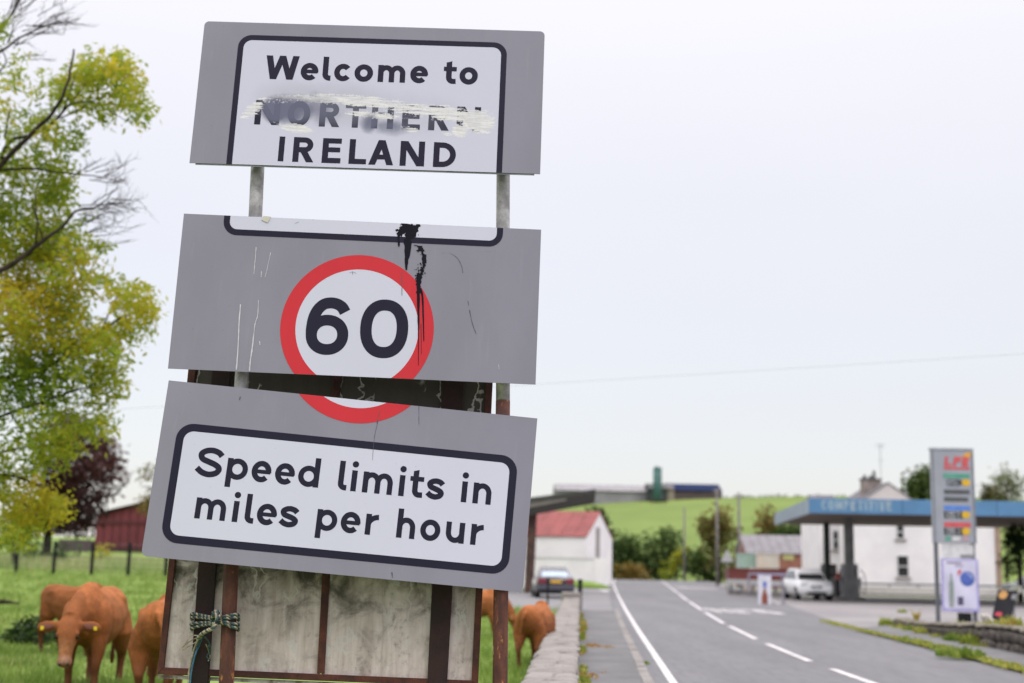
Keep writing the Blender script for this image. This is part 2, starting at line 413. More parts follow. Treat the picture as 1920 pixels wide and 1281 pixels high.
# --- stone wall beside the pavement: mortared core, rounded cap stones, face stones
def stone_mesh(name, seed, sx, sy, sz, sub=2, rough=.22):
    bm = bmesh.new(); bmesh.ops.create_icosphere(bm, subdivisions=sub, radius=.5)
    for v in bm.verts:
        p = v.co * 2; p = Vector([math.copysign(abs(c) ** .62, c) for c in p])
        p *= 1 + rough * mnoise.noise(p * 1.3 + Vector((seed * 7.1, 0, 0))) + rough * .4 * mnoise.noise(p * 3.7 + Vector((0, seed * 3.3, 0)))
        v.co = Vector((p.x * .5 * sx, p.y * .5 * sy, p.z * .5 * sz))
    me = bpy.data.meshes.new(name); bm.to_mesh(me); bm.free()
    for p in me.polygons: p.use_smooth = True
    return me
def place(name, me, parent, loc, rot=(0, 0, 0), sc=(1, 1, 1)):
    o = bpy.data.objects.new(name, me); COL.objects.link(o); o.parent = parent
    o.location = Vector(loc) - parent.location; o.rotation_euler = rot; o.scale = sc; return o
CAPS = M('cap_stone', (.275, .252, .235), (.205, .187, .172), scale=2.2, rough=.9, bump=.7, fine=.5, bdist=.02)
MORT = M('wall_mortar', (.265, .24, .225), (.19, .172, .16), scale=3, rough=.95, bump=.6, fine=.4)
sw = Thing('stone_wall', 'long low stone wall with rounded pale coping between the field and the pavement', 'wall', (Wl(24) - .25, 24, 0))
mb = MB(); yy = [6 + .8 * i for i in range(48)]
rings = []
for y in yy:
    xr = Wl(y); j = .012 * mnoise.noise(Vector((y, 0, 0))); top = .475 + .02 * mnoise.noise(Vector((y * .7, 2, 0)))
    rings.append([Vector((xr - .44 + j, y, -.2)), Vector((xr - .43 + j, y, top)), Vector((xr - .03 + j, y, top)), Vector((xr - .0 + j, y, -.2))])
mb.loft(rings); sw.part('core', mb, MORT)
cms = [stone_mesh('cap_stone', i, 1, 1, 1, 2, .2) for i in range(6)]
for me in cms: me.materials.append(CAPS)
y = 6.2; ang = -math.atan(.0535)
while y < 42.5:
    ln = R(.28, .62); parts_ = 1 if random.random() < .45 else 2; cut = R(.4, .6); xr = Wl(y + ln / 2)
    spans = [(xr - .47, xr + .03)] if parts_ == 1 else [(xr - .47, xr - .47 + .5 * cut), (xr - .47 + .5 * cut, xr + .03)]
    for a, b in spans:
        place('stone', random.choice(cms), sw.root, ((a + b) / 2, y + ln / 2, .437 + R(-.012, .012)), (R(-.08, .08), R(-.1, .1), ang + R(-.08, .08)), ((b - a) * 1.05, ln * 1.06, R(.10, .15)))
    y += ln
y = 6.2
while y < 42:
    ln = R(.3, .55)
    for zc, hh in ((.12, .2), (.31, .18)):
        place('stone', random.choice(cms), sw.root, (Wl(y + ln / 2) - .01, y + ln / 2, zc), (0, R(-.1, .1), ang), (.1, ln * .95, hh))
    y += ln
# end pier of the wall
mb = MB(); mb.box((Wl(43.2) - .22, 43.2, .2), (.62, .9, .95)); sw.part('end_pier', mb, CAPS, bevel=.06)

# --- dark rubble wall on the right with pale coping
RS = M('dark_rubble_stone', (.125, .105, .09), (.045, .038, .032), scale=5, rough=.9, bump=.7, fine=.4)
rsw = Thing('stone_wall', 'low dark rubble wall beside the right pavement, overgrown with weeds, below the fuel price sign', 'wall', tuple(rw_foot[2]))
rf = [Vector((p.x, p.y, 0)) for p in rw_foot]; RW = [(p.y, p.x) for p in rf]
y0_, y1_ = rf[0].y, rf[-1].y
def rwp(y): return interp(RW, y)
def rwtop(y): return .48 - .26 * sstep(25, 35, y)
rings = []
for i in range(30):
    y = 12 + (y1_ - 12.1) * i / 29; x = rwp(y) + .05; t = rwtop(y)
    rings.append([Vector((x, y, -.1)), Vector((x + .03, y, t)), Vector((x + .42, y + .1, t)), Vector((x + .45, y + .1, -.1))])
mb = MB(); mb.loft(rings); rsw.part('core', mb, M('dark_mortar', (.13, .12, .105), (.07, .065, .055), scale=4, rough=.95))
rms = [stone_mesh('rubble_stone', 20 + i, 1, 1, 1, 2, .25) for i in range(5)]
for me in rms: me.materials.append(RS)
capm = [stone_mesh('flat_coping', 40 + i, 1, 1, 1, 2, .15) for i in range(3)]
COP = M('weathered_coping', (.22, .195, .16), (.10, .09, .06), scale=4, rough=.9, bump=.5, fine=.4)
for me in capm: me.materials.append(COP)
y = 13.0
while y < y1_ - .3:
    ln = R(.3, .6); x = rwp(y + ln / 2); sl = (rwp(y + ln) - rwp(y)) / ln; an = -math.atan(sl); L_ = ln * math.sqrt(1 + sl * sl)
    t = rwtop(y)
    for zc, hh in ((t * .27, t * .45), (t * .68, t * .45)):
        place('stone', random.choice(rms), rsw.root, (x + .05 + R(-.02, .02), y + ln / 2, zc), (R(-.1, .1), R(-.15, .15), an), (.14, L_, hh))
    place('stone', random.choice(capm), rsw.root, (x + .24, y + ln / 2, t + .02), (R(-.05, .05), R(-.06, .06), an), (.5, L_ * 1.03, .1 + R(0, .04)))
    y += ln

# --- weeds along the walls and the verge
WEED = LEAF('roadside_weeds', [(.07, .14, .02), (.19, .28, .04), (.35, .37, .06), (.42, .30, .08), (.36, .15, .04)], .35)
def weeds(label, spots):
    mb = MB()
    for (x, y, zz, rx, ry, h, n, tones) in spots:
        for _ in range(n):
            a = R(0, 2 * pi); q = math.sqrt(random.random()); X = x + cos(a) * q * rx; Y = y + sin(a) * q * ry
            L = h * R(.4, 1) * (1 - .5 * q); d = Vector((R(-.6, .6), R(-.6, .6), 1)).normalized(); w = R(.008, .022)
            sd_ = Vector((cos(a * 3), sin(a * 3), 0)) * w; p0 = Vector((X, Y, zz)); pm = p0 + d * L * .6; pt = pm + (d + Vector((R(-.5, .5), R(-.5, .5), -.3))) * L * .4
            mb.add([p0 - sd_ * .5, p0 + sd_ * .5, pm + sd_, pt, pm - sd_], [(0, 1, 2, 4), (2, 3, 4)], R(*tones))
    stuff('weeds', mb, WEED, label, 'weeds')
sp_ = []
y = 12.0
while y < 40:
    d_ = mnoise.noise(Vector((y * .55, 1.7, 0))); e_ = mnoise.noise(Vector((y * .4, 8.1, 0)))
    if d_ > -.25:
        k = min(1, d_ + .45); sp_.append((Wl(y) + .05 + R(0, .05), y, .1, .05 + .12 * k * random.random(), R(.15, .5), R(.08, .16) + .22 * max(0, d_), int(20 + 80 * k), (.55, 1) if e_ > .12 else (.1, .65)))
    y += R(.2, .45)
for (px, py, rx, ry, n) in [(1125, 1213, .3, .3, 90), (1112, 1210, .15, .5, 110), (1108, 1268, .12, .5, 90), (1130, 1262, .05, .05, 8)]:
    g = gz(px, py, .11); sp_.append((max(g.x, Wl(g.y) + .05), g.y, .1, rx, ry, .07, n, (.75, 1)))
g = gz(1206, 1243, .03); sp_.append((g.x, g.y, .0, .12, .3, .12, 90, (0, .4)))
weeds('rusty and green weeds sprouting at the foot of the long coping wall by the left pavement', sp_)
sp_ = []
for i in range(46):
    t = i / 45; y = 14 + 25 * t
    a = interp([(p.y, p.x) for p in rv_edge], y); b = interp([(p.y, p.x) for p in rp_edge], y)
    big = .25 + .75 * max(0, mnoise.noise(Vector((i * .55, 3.3, 0)))) * 1.6
    sp_.append(((a + b) / 2 + R(-.05, .05), y, .06, .16 + abs(b - a) * .4, .45, .16 * big + .06, int(40 + 90 * big), (.05 if big > .7 else .3, .65)))
g = gz(1800, 1232, .06); sp_.append((g.x, g.y, .06, .4, .5, .34, 380, (.05, .45)))
weeds('strip of green and yellow weeds along the right hand verge kerb', sp_)
sp_ = []
for (px, dz, rx, h, n, tn) in [(1676, 0, .35, .5, 330, (.2, .6)), (1700, 0, .35, .35, 180, (.2, .7)), (1718, .0, .3, .4, 200, (.1, .6)), (1745, 0, .3, .45, 220, (.2, .7)), (1768, 0, .25, .3, 160, (.3, .8)), (1808, 0, .35, .5, 330, (.0, .35)), (1832, 0, .3, .55, 330, (.15, .6)), (1855, 0, .3, .3, 160, (.2, .7)), (1720, .3, .1, .5, 40, (.5, .85)), (1805, .3, .3, .3, 120, (.15, .6)), (1838, .4, .25, .22, 90, (.3, .7)), (1872, .45, .3, .3, 110, (.2, .7)), (1890, .45, .25, .45, 90, (.2, .75)), (1912, .45, .35, .5, 150, (.3, .8)), (1690, .42, .2, .2, 60, (.2, .6))]:
    d = ray(px, 1200)
    for st in range(60):
        y = 15 + st * .4
        if CAMP.x + d.x / d.y * y >= rwp(y) + (.0 if dz == 0 else .3): break
    y = min(y, y1_); x = rwp(y) + (-.12 if dz == 0 else .3); sp_.append((x, y, dz, rx * .6, rx, h, n, tn))
weeds('tufts of weeds growing against and on top of the dark rubble wall', sp_)
# ================================================================== THE BORDER SIGN
class Panel:
    def __init__(s, c, w, h, a, b, cz):
        s.c = Vector(c); s.w, s.h = w, h
        a, b, cz = radians(a), radians(b), radians(cz)
        Rz = Matrix.Rotation(cz, 3, 'Z'); Rx = Matrix.Rotation(a, 3, 'X'); Ry = Matrix.Rotation(b, 3, 'Y')
        s.M = Rz @ Rx @ Ry; s.U = s.M @ Vector((1, 0, 0)); s.V = s.M @ Vector((0, 0, 1)); s.N = s.M @ Vector((0, -1, 0))
    def uv(s, px, py):
        p = on_plane(px, py, s.c, s.N) - s.c; return p.dot(s.U), p.dot(s.V)
    def P(s, u, v, lift=0.0): return s.c + s.U * u + s.V * v + s.N * lift
PT = Panel((-.900, 7.79, 4.305), 2.114, .950, -6.02, .89, -.55)
PM = Panel((-.914, 7.70, 3.030), 2.132, .946, -4.14, 1.24, 1.02)
PL = Panel((-.938, 7.62, 1.926), 2.134, 1.004, -5.23, 4.31, 4.60)
PXM = 2500 / 7.7 * 1.0      # pixels per metre on the sign

def clip_poly(poly, w, h):
    for ax, sg, lim in ((0, 1, w / 2), (0, -1, w / 2), (1, 1, h / 2), (1, -1, h / 2)):
        out = []
        for i, p in enumerate(poly):
            q = poly[(i + 1) % len(poly)]; dp, dq = lim - sg * p[ax], lim - sg * q[ax]
            if dp >= 0: out.append(p)
            if dp * dq < 0:
                t = dp / (dp - dq); out.append((p[0] + (q[0] - p[0]) * t, p[1] + (q[1] - p[1]) * t))
        poly = out
        if not poly: break
    return poly
class Print:
    """flat print on a panel: polygons in panel metres, clipped to the sheet"""
    def __init__(s, pan, lift): s.p = pan; s.lift = lift; s.mb = MB(); s.mb.uv = []
    def poly(s, pts, dl=0.0):
        pts = clip_poly([tuple(q) for q in pts], s.p.w - .001, s.p.h - .001)
        if len(pts) >= 3:
            s.mb.add([s.p.P(u, v, s.lift + dl) for u, v in pts], [list(range(len(pts)))]); s.mb.uv += [(u, v) for u, v in pts]
    def band(s, A, B, dl=0.0, closed=False):
        n = len(A)
        for i in range(n if closed else n - 1):
            j = (i + 1) % n; s.poly([A[i], A[j], B[j], B[i]], dl)
def rrect(x0, y0, x1, y1, r, n=8):
    out = []
    for cx, cy, a0 in ((x1 - r, y1 - r, 0), (x0 + r, y1 - r, 90), (x0 + r, y0 + r, 180), (x1 - r, y0 + r, 270)):
        for k in range(n + 1):
            a = radians(a0 + 90 * k / n); out.append((cx + r * cos(a), cy + r * sin(a)))
    return out
def circ(cx, cy, r, n=96): return [(cx + r * cos(2 * pi * k / n), cy + r * sin(2 * pi * k / n)) for k in range(n)]

# ---- road-sign letters: constant-width strokes
def arc(cx, cy, rx, ry, a0, a1, n=22, e=2.0):
    out = []
    for k in range(n + 1):
        a = radians(a0 + (a1 - a0) * k / n); c, s_ = cos(a), sin(a)
        out.append((cx + rx * math.copysign(abs(c) ** (2 / e), c), cy + ry * math.copysign(abs(s_) ** (2 / e), s_)))
    return out
def spline2(pts, per=7):
    return [(p.x, p.y) for p in smooth_path([(a, b, 0) for a, b in pts], per)]
def glyph(ch, W, H, s):
    """strokes ('L', points, width, closed) and polygons ('P', points); H is x-height or cap height"""
    h = s / 2; S = []; A = 1.40 * H
    def L(pts, w=s, closed=False): S.append(('L', pts, w, closed))
    def Pg(pts): S.append(('P', pts))
    def bar(x0, y0, x1, y1): Pg([(x0, y0), (x1, y0), (x1, y1), (x0, y1)])
    def diag(x0, y0, x1, y1, w): Pg([(x0 - w / 2, y0), (x0 + w / 2, y0), (x1 + w / 2, y1), (x1 - w / 2, y1)])
    def arch(xa, xb, y0=0.0, top=H):
        rx = (xb - xa) / 2; ry = min(.46 * H, rx * 1.15); L(arc(xa + rx, top - h - ry, rx, ry, 172, 0, 16) + [(xb, y0)], s * .96)
    if ch in 'oO': L(arc(W / 2, H / 2, W / 2 - h, H / 2 - h + .012 * H, 0, 360, 40)[:-1], s, True)
    elif ch == 'c': L(arc(W / 2 + .02 * W, H / 2, W / 2 - h, H / 2 - h + .012 * H, 40, 322, 32))
    elif ch == 'C': L(arc(W / 2 + .02 * W, H / 2, W / 2 - h, H / 2 - h, 42, 318, 32))
    elif ch == 'e':
        L(arc(W / 2, H / 2, W / 2 - h, H / 2 - h + .012 * H, -6, 316, 36)); bar(h, .40 * H, W - h * .3, .40 * H + s * .72)
    elif ch == 'l': r = h * 1.5; L([(h, A)] + arc(h + r, h + r, r, r, 180, 270, 8) + [(W, h)])
    elif ch == 't':
        xs = .28 * W + h * .6; r = h * 1.5; L([(xs, 1.2 * H)] + arc(xs + r, h + r, r, r, 180, 270, 8) + [(W * .96, h * 1.06)])
        Pg([(xs - h, 1.19 * H), (xs + h, 1.19 * H), (xs + h, 1.33 * H), (xs - h, 1.25 * H)]); bar(0, H - s * .86, W, H)
    elif ch == 'i': bar(W / 2 - h, 0, W / 2 + h, H); S.append(('P', [(W / 2 + .58 * s * cos(2 * pi * k / 20), 1.29 * H + .58 * s * sin(2 * pi * k / 20)) for k in range(20)]))
    elif ch == 'm': bar(0, 0, s, H); arch(h, W / 2); arch(W / 2, W - h)
    elif ch == 'n': bar(0, 0, s, H); arch(h, W - h)
    elif ch == 'h': bar(0, 0, s, A); arch(h, W - h)
    elif ch == 'u':
        bar(W - s, 0, W, H); rx = W / 2 - h; ry = min(.46 * H, rx * 1.15); L([(h, H)] + arc(h + rx, h + ry, rx, ry, 180, 352, 16), s * .96)
    elif ch == 'r': bar(0, 0, s, H); rx = W - h - .02 * W; L(arc(h + rx, H - h * 1.0 - .42 * H, rx, .42 * H, 172, 92, 12), s * .96)
    elif ch == 'p': bar(0, -.38 * H, s, H); L(arc(W / 2, H / 2, W / 2 - h, H / 2 - h + .012 * H, 0, 360, 36)[:-1], s * .96, True)
    elif ch == 'd': bar(W - s, 0, W, A); L(arc(W / 2, H / 2, W / 2 - h, H / 2 - h + .012 * H, 0, 360, 36)[:-1], s * .96, True)
    elif ch in 'sS':
        g = lambda x, y: (h * .8 + x * (W - 1.6 * h), h + y * (H - 2 * h))
        L(spline2([g(1.0, .80), g(.86, .93), g(.66, 1.0), g(.5, 1.01), g(.3, .97), g(.13, .86), g(.11, .74), g(.2, .61), g(.45, .52), g(.72, .43), g(.90, .32), g(.93, .2), g(.82, .06), g(.6, -.01), g(.42, -.01), g(.2, .06), g(-.02, .22)], 5))
    elif ch == 'W':
        w = s * 1.10; q = w / 2; diag(q, H, .255 * W, 0, w); diag(.255 * W, 0, .5 * W, H, w * .96); diag(.5 * W, H, .745 * W, 0, w * .96); diag(.745 * W, 0, W - q, H, w)
    elif ch == 'A': w = s * 1.12; diag(w / 2, 0, W / 2, H, w); diag(W / 2, H, W - w / 2, 0, w); bar(.26 * W, .22 * H, .74 * W, .22 * H + s * .86)
    elif ch == 'N': bar(0, 0, s, H); bar(W - s, 0, W, H); diag(s * .62, H, W - s * .62, 0, s * 1.24)
    elif ch == 'I': bar(0, 0, W, H)
    elif ch == 'L': bar(0, 0, s, H); bar(h, 0, W, s * .92)
    elif ch in 'EF':
        bar(0, 0, s, H); bar(h, H - s * .92, W, H); bar(h, .44 * H, W * .95, .44 * H + s * .86)
        if ch == 'E': bar(h, 0, W, s * .92)
    elif ch == 'T': bar(W / 2 - h, 0, W / 2 + h, H - h); bar(0, H - s * .92, W, H)
    elif ch == 'H': bar(0, 0, s, H); bar(W - s, 0, W, H); bar(h, .44 * H, W - h, .44 * H + s * .92)
    elif ch == 'D':
        bar(0, 0, s, H); rx = .5 * W - h * .3; ex = W - h - rx
        L([(h, H - h)] + arc(ex, H / 2, rx, H / 2 - h, 90, -90, 24) + [(h, h)], s * .96)
    elif ch in 'RP':
        bar(0, 0, s, H); bt = .40 * H; ry = (H - bt - s * .9) / 2; cy = H - h * .95 - ry; rx = min(ry * 1.05, W * .5); ex = W * .95 - h - rx
        L([(h, H - h * .95)] + arc(ex, cy, rx, ry, 90, -90, 16) + [(h, cy - ry)], s * .92)
        if ch == 'R': diag(.50 * W, bt + h * .4, W - s * .6, 0, s * 1.2)
    elif ch == 'M': bar(0, 0, s, H); bar(W - s, 0, W, H); diag(s * .6, H, W / 2, .2 * H, s); diag(W / 2, .2 * H, W - s * .6, H, s)
    elif ch == 'V': diag(s * .55, H, W / 2, 0, s * 1.1); diag(W / 2, 0, W - s * .55, H, s * 1.1)
    elif ch == '0': L(arc(W / 2, H / 2, W / 2 - h, H / 2 - h * .86, 0, 360, 48, 2.25)[:-1], s, True)
    elif ch == '6':
        L(arc(W / 2, .345 * H, W / 2 - h, .345 * H - h * .86, 0, 360, 40, 2.1)[:-1], s * .97, True)
        L(spline2([(.885 * W, .758 * H), (.80 * W, .85 * H), (.67 * W, .902 * H), (.53 * W, .914 * H), (.38 * W, .885 * H), (.25 * W, .79 * H), (.165 * W, .64 * H), (h, .46 * H), (h * 1.02, .36 * H)], 5))
    return S
def offset_band(pts, w, closed):
    n = len(pts); A, B = [], []
    for i in range(n):
        p0 = pts[(i - 1) % n] if (closed or i) else pts[0]; p1 = pts[(i + 1) % n] if (closed or i < n - 1) else pts[-1]
        a = Vector((pts[i][0] - p0[0], pts[i][1] - p0[1])); b = Vector((p1[0] - pts[i][0], p1[1] - pts[i][1]))
        if a.length < 1e-9: a = b
        if b.length < 1e-9: b = a
        a.normalize(); b.normalize(); t = a + b
        t = t.normalized() if t.length > 1e-6 else a
        nn = Vector((-t.y, t.x)); k = w / 2 / max(.5, nn.dot(Vector((-a.y, a.x))))
        A.append((pts[i][0] + nn.x * k, pts[i][1] + nn.y * k)); B.append((pts[i][0] - nn.x * k, pts[i][1] - nn.y * k))
    return A, B
def letter(pr, ch, u0, u1, vbase, H, s):
    for k, st in enumerate(glyph(ch, u1 - u0, H, s)):
        tr = lambda q: (u0 + q[0], vbase + q[1])
        if st[0] == 'P': pr.poly([tr(q) for q in st[1]], k * .00012)
        else:
            A, B = offset_band(st[1], st[2], st[3]); pr.band([tr(q) for q in A], [tr(q) for q in B], k * .00012, st[3])
def text_line(pr, mid0, mid1, letters, H_px, s_px, cap_first=False, caps=False):
    """letters: (char, left px, right px) read along the mid-height line through two pixels"""
    (xa, ya), (xb, yb) = mid0, mid1; my = lambda x: ya + (yb - ya) * (x - xa) / (xb - xa)
    us = [];
    for ch, l, r_ in letters:
        ua, va = pr.p.uv(l, my(l)); ub, vb = pr.p.uv(r_, my(r_)); us.append((ch, ua, ub, (va + vb) / 2))
    xc = (letters[0][1] + letters[-1][2]) / 2
    H = abs(pr.p.uv(xc, my(xc) - H_px / 2)[1] - pr.p.uv(xc, my(xc) + H_px / 2)[1])
    s = H * s_px / H_px
    n = len(us); mu = sum((a + b) / 2 for _, a, b, _ in us) / n; mv = sum(v for *_, v in us) / n
    den = sum(((a + b) / 2 - mu) ** 2 for _, a, b, _ in us) or 1; sl = sum(((a + b) / 2 - mu) * (v - mv) for _, a, b, v in us) / den
    base = pr
    for ch, a, b, v in us:
        pr = Print(base.p, base.lift); base.glyphs = getattr(base, 'glyphs', []) + [pr]
        vm = mv + sl * ((a + b) / 2 - mu)
        if ch in 'WS' and not caps: letter(pr, ch, a, b, vm - H / 2, H * 1.39, s * 1.05)
        else: letter(pr, ch, a, b, vm - H / 2, H, s)

# ---- sign materials
def sign_mat(name, col, rough=.42, dirt=.12, grid=False):
    m, n, b, out = newmat(name); x = NX(n); uvn = n.nodes.new('ShaderNodeUVMap').outputs[0]
    f = x.noise(x.map(uvn, (1.2, .6, 1)), 2.2, 5); g = x.noise(x.map(uvn, (14, 1.2, 1)), 2.0, 4)
    k = x.mix(x.mul(x.ramp(f, .3, .7), dirt), col, tuple(c * .70 for c in col))
    k = x.mix(x.mul(x.ramp(g, .55, .8), dirt * .8), k, tuple(min(1, c * 1.22 + .01) for c in col))
    sp1 = x.noise(uvn, 42, 2, .6); k = x.mix(x.mul(x.ramp(sp1, .70, .76), .30), k, tuple(c * .45 for c in col))
    n.links.new(k, b.inputs['Base Color']); b.inputs['Roughness'].default_value = rough; b.inputs['Specular IOR Level'].default_value = .12
    w = x.noise(x.map(uvn, (1, .35, 1)), 5, 2); h2 = x.noise(uvn, 160, 2)
    x.bump(x.add(x.mul(w, 1.0), x.mul(h2, .02)), .10, .02, b)
    return m
GREYS = sign_mat('sign_grey_sheeting', (.252, .245, .296), dirt=.28); WHITES = sign_mat('sign_white_sheeting', (.565, .57, .675), dirt=.06)
NAVY = sign_mat('sign_black_film', (.018, .017, .034), rough=.5, dirt=.25); RED = sign_mat('sign_red_film', (.56, .036, .048), dirt=.16)
ALU = M('aluminium_back', (.34, .36, .37), (.22, .24, .24), scale=8, rough=.5, metal=.7)
# paint smeared over one word: brushed cream paint, grey spray
def smear_mat(name, col):
    m, n, b, out = newmat(name); x = NX(n); uvn = n.nodes.new('ShaderNodeUVMap').outputs[0]
    sx = n.nodes.new('ShaderNodeSeparateXYZ'); n.links.new(uvn, sx.inputs[0]); U, V = sx.outputs[0], sx.outputs[1]
    def ell(px, py, rx, ry, ang=-2.5, pw=1.0):
        u0, v0 = PT.uv(px, py); rx, ry = rx / PXM, ry / PXM; c, s_ = cos(radians(ang)), sin(radians(ang))
        du, dv = x.sub(U, u0), x.sub(V, v0)
        a = x.math('DIVIDE', x.add(x.mul(du, c), x.mul(dv, s_)), rx); bb = x.math('DIVIDE', x.sub(x.mul(dv, c), x.mul(du, s_)), ry)
        q = x.add(x.mul(a, a), x.mul(bb, bb)); return x.math('SUBTRACT', 1.0, q)
    st = x.noise(x.map(uvn, (1.6, 17, 1), (0, 0, radians(2.5))), 5.0, 7, .68, .5)
    st2 = x.noise(x.map(uvn, (3, 9, 1), (0, 0, radians(-25))), 9.0, 6, .7, .4)
    fl = x.noise(uvn, 60, 5, .7)
    soft = x.noise(uvn, 7, 3, .5)
    def mx(*a):
        r_ = a[0]
        for k in a[1:]: r_ = x.mx(r_, k)
        return r_
    # grey spray
    spray = mx(ell(548, 206, 70, 40, -2), x.mul(ell(518, 205, 36, 36), 1.4), x.mul(ell(600, 205, 60, 42), .62), x.mul(ell(692, 232, 26, 26, 20), .95), x.mul(ell(730, 240, 50, 22), .75))
    haze = mx(ell(640, 198, 170, 62, -2), x.mul(ell(780, 215, 130, 62), .6), x.mul(ell(560, 190, 110, 56), 1.0))
    sp_ = x.ramp(x.add(spray, x.mul(x.sub(soft, .5), .9)), .05, 1.0); hz_ = x.mul(x.ramp(x.add(haze, x.mul(x.sub(soft, .5), .5)), .0, 1.1), .42)
    k = x.mix(hz_, col, (.345, .335, .395)) if col[0] > .2 else x.mix(x.mul(hz_, 1.25), col, (.20, .205, .27))
    # the second coat thins letters to ghosts in the middle of the word
    # cream brush strokes: long band along the top of the word, dabs below
    band = mx(ell(640, 187, 135, 12, -1), ell(700, 195, 130, 9, -3), ell(815, 209, 120, 15, -4), ell(850, 218, 70, 14, -3), ell(898, 230, 34, 26, -10), ell(545, 241, 36, 8, -14), ell(474, 206, 14, 28, -50), ell(520, 186, 40, 9, 6), ell(768, 243, 22, 6, -8), ell(838, 252, 14, 4), ell(700, 216, 60, 8, -3))
    bd = x.math('MINIMUM', x.math('MAXIMUM', band, -.6), .8)
    cm = x.ramp(x.add(x.mul(bd, .85), x.add(x.mul(x.sub(st, .5), 2.7), x.mul(x.sub(fl, .5), 1.8))), .30, .40)
    b2 = x.math('MINIMUM', mx(ell(898, 228, 40, 30, -8), ell(862, 246, 20, 18), ell(560, 240, 36, 10, -14)), .8)
    cm2 = x.ramp(x.add(x.mul(b2, 1.0), x.add(x.mul(x.sub(st2, .5), 2.4), x.mul(x.sub(fl, .5), 1.0))), .34, .48)
    cm = x.mx(cm, cm2)
    cream = x.mix(x.ramp(st, .35, .65), (.56, .56, .59), (.74, .73, .705))
    k = x.mix(x.mul(cm, .94), k, cream)
    k = x.mix(x.mul(sp_, .95), k, (.12, .123, .185))
    sc_ = x.ramp(fl, .56, .60); k = x.mix(x.mul(x.mul(sc_, x.ramp(band, -.6, .3)), .75), k, (.56, .56, .64))
    n.links.new(k, b.inputs['Base Color']); b.inputs['Roughness'].default_value = .5; b.inputs['Specular IOR Level'].default_value = .12
    x.bump(x.add(x.mul(cm, 1.0), x.mul(st, .3)), .15, .004, b)
    return m
SMW = smear_mat('smeared_white_sheeting', (.535, .54, .645)); SMB = smear_mat('smeared_black_film', (.018, .017, .034))

sign = Thing('road_sign', 'tall grey border road sign of three panels on two posts with a red sixty ring', 'road sign', (-.92, 7.7, field_h(-.92, 7.7)))
def plate(pan, name, label, r0=.02, rad=(0, 0, 0, 0)):
    """sheet with rounded corners (tl, tr, br, bl), 4 mm thick"""
    w, h = pan.w / 2, pan.h / 2; pts = []
    for (cx, cy, a0), r_ in zip(((w, h, 0), (-w, h, 90), (-w, -h, 180), (w, -h, 270)), (rad[1], rad[0], rad[3], rad[2])):
        if r_ == 0: pts.append((cx, cy))
        else:
            sx, sy = math.copysign(1, cx), math.copysign(1, cy)
            pts += [(cx - sx * r_ + r_ * cos(radians(a0 + 90 * k / 6)), cy - sy * r_ + r_ * sin(radians(a0 + 90 * k / 6))) for k in range(7)]
    mb = MB(); mb.uv = []
    mb.prism([pan.P(u, v, 0) for u, v in pts], -pan.N * .005); mb.uv = pts + pts
    return sign.part(name, mb, GREYS, label=label)
def pr_part(pr, name, mat, parent, label=None):
    for g in getattr(pr, 'glyphs', [pr]): o = sign.part(name, g.mb, mat, parent=parent, label=label, recalc=False)
    return o
p_top = plate(PT, 'panel', 'grey top panel reading Welcome to Ireland with one word painted over', rad=(.03, .03, 0, 0))
p_mid = plate(PM, 'panel', 'grey middle panel with black sixty in a red ring and a tar splash', rad=(0, 0, 0, 0))
p_low = plate(PL, 'panel', 'grey bottom panel reading Speed limits in miles per hour', rad=(0, 0, .035, .035))
# back plates, channels and clamps behind each sheet
for pan, par, off in ((PT, p_top, (.0, -.008)), (PM, p_mid, (.012, .008)), (PL, p_low, (.03, .010))):
    mb = MB(); w, h = pan.w / 2, pan.h / 2
    q = [(-w + .035 + off[0], -h + .01 + off[1] - .01), (w - .035 + off[0] * .3, -h + .01 + off[1] - .01), (w - .02, h - .01 + off[1]), (-w + .03, h - .01 + off[1])]
    mb.prism([pan.P(u, v, -.0065) for u, v in q], -pan.N * .003); sign.part('backing_sheet', mb, ALU, parent=par)
    for vv in (-.28, .28):
        mb = MB(); mb.hexa([pan.P(-w + .1, vv - .02, -.011), pan.P(w - .1, vv - .02, -.011), pan.P(w - .1, vv + .02, -.011), pan.P(-w + .1, vv + .02, -.011)], -pan.N * .025); sign.part('channel', mb, ALU, parent=par)
# top panel print
def px_rect(pan, pts):
    uv = [pan.uv(*p) for p in pts]; return (min(uv[0][0], uv[3][0]) + max(uv[0][0], uv[3][0])) / 2, (uv[2][1] + uv[3][1]) / 2, (uv[1][0] + uv[2][0]) / 2, (uv[0][1] + uv[1][1]) / 2
T = 11.3 / PXM
x0, y0, x1, y1 = px_rect(PT, [(446.9, 68), (949.3, 77.6), (943, 327.5), (425.5, 306.9)])
outer = rrect(x0, y0 - .3, x1, y1, 27 / PXM); inner = rrect(x0 + T, y0 - .3 + T, x1 - T, y1 - T, 17 / PXM)
b = Print(PT, .0012); b.band(outer, inner, 0, True); pr_part(b, 'border', NAVY, p_top)
wv = Print(PT, .0008); wv.poly(inner); wo_ = pr_part(wv, 'white_field', SMW, p_top)
Z4 = lambda x, y: (480 + x / 4.3636, 80 + y / 4.3636)
def LZ(fx, seq): return [(c, fx(a), fx(b_)) for c, a, b_ in seq]
f4 = lambda x: 480 + x / 4.3636
lt = Print(PT, .0014); text_line(lt, Z4(430, 238), Z4(1740, 273), LZ(f4, [('W', 76, 348), ('e', 366, 511), ('l', 545, 613), ('c', 637, 783), ('o', 806, 958), ('m', 998, 1223), ('e', 1262, 1408), ('t', 1535, 1640), ('o', 1665, 1815)]), 32.0, 9.6)
pr_part(lt, 'letter', NAVY, p_top)
Z1 = lambda x, y: (440 + x / 3.692, 150 + y / 3.692); f1 = lambda x: 440 + x / 3.692
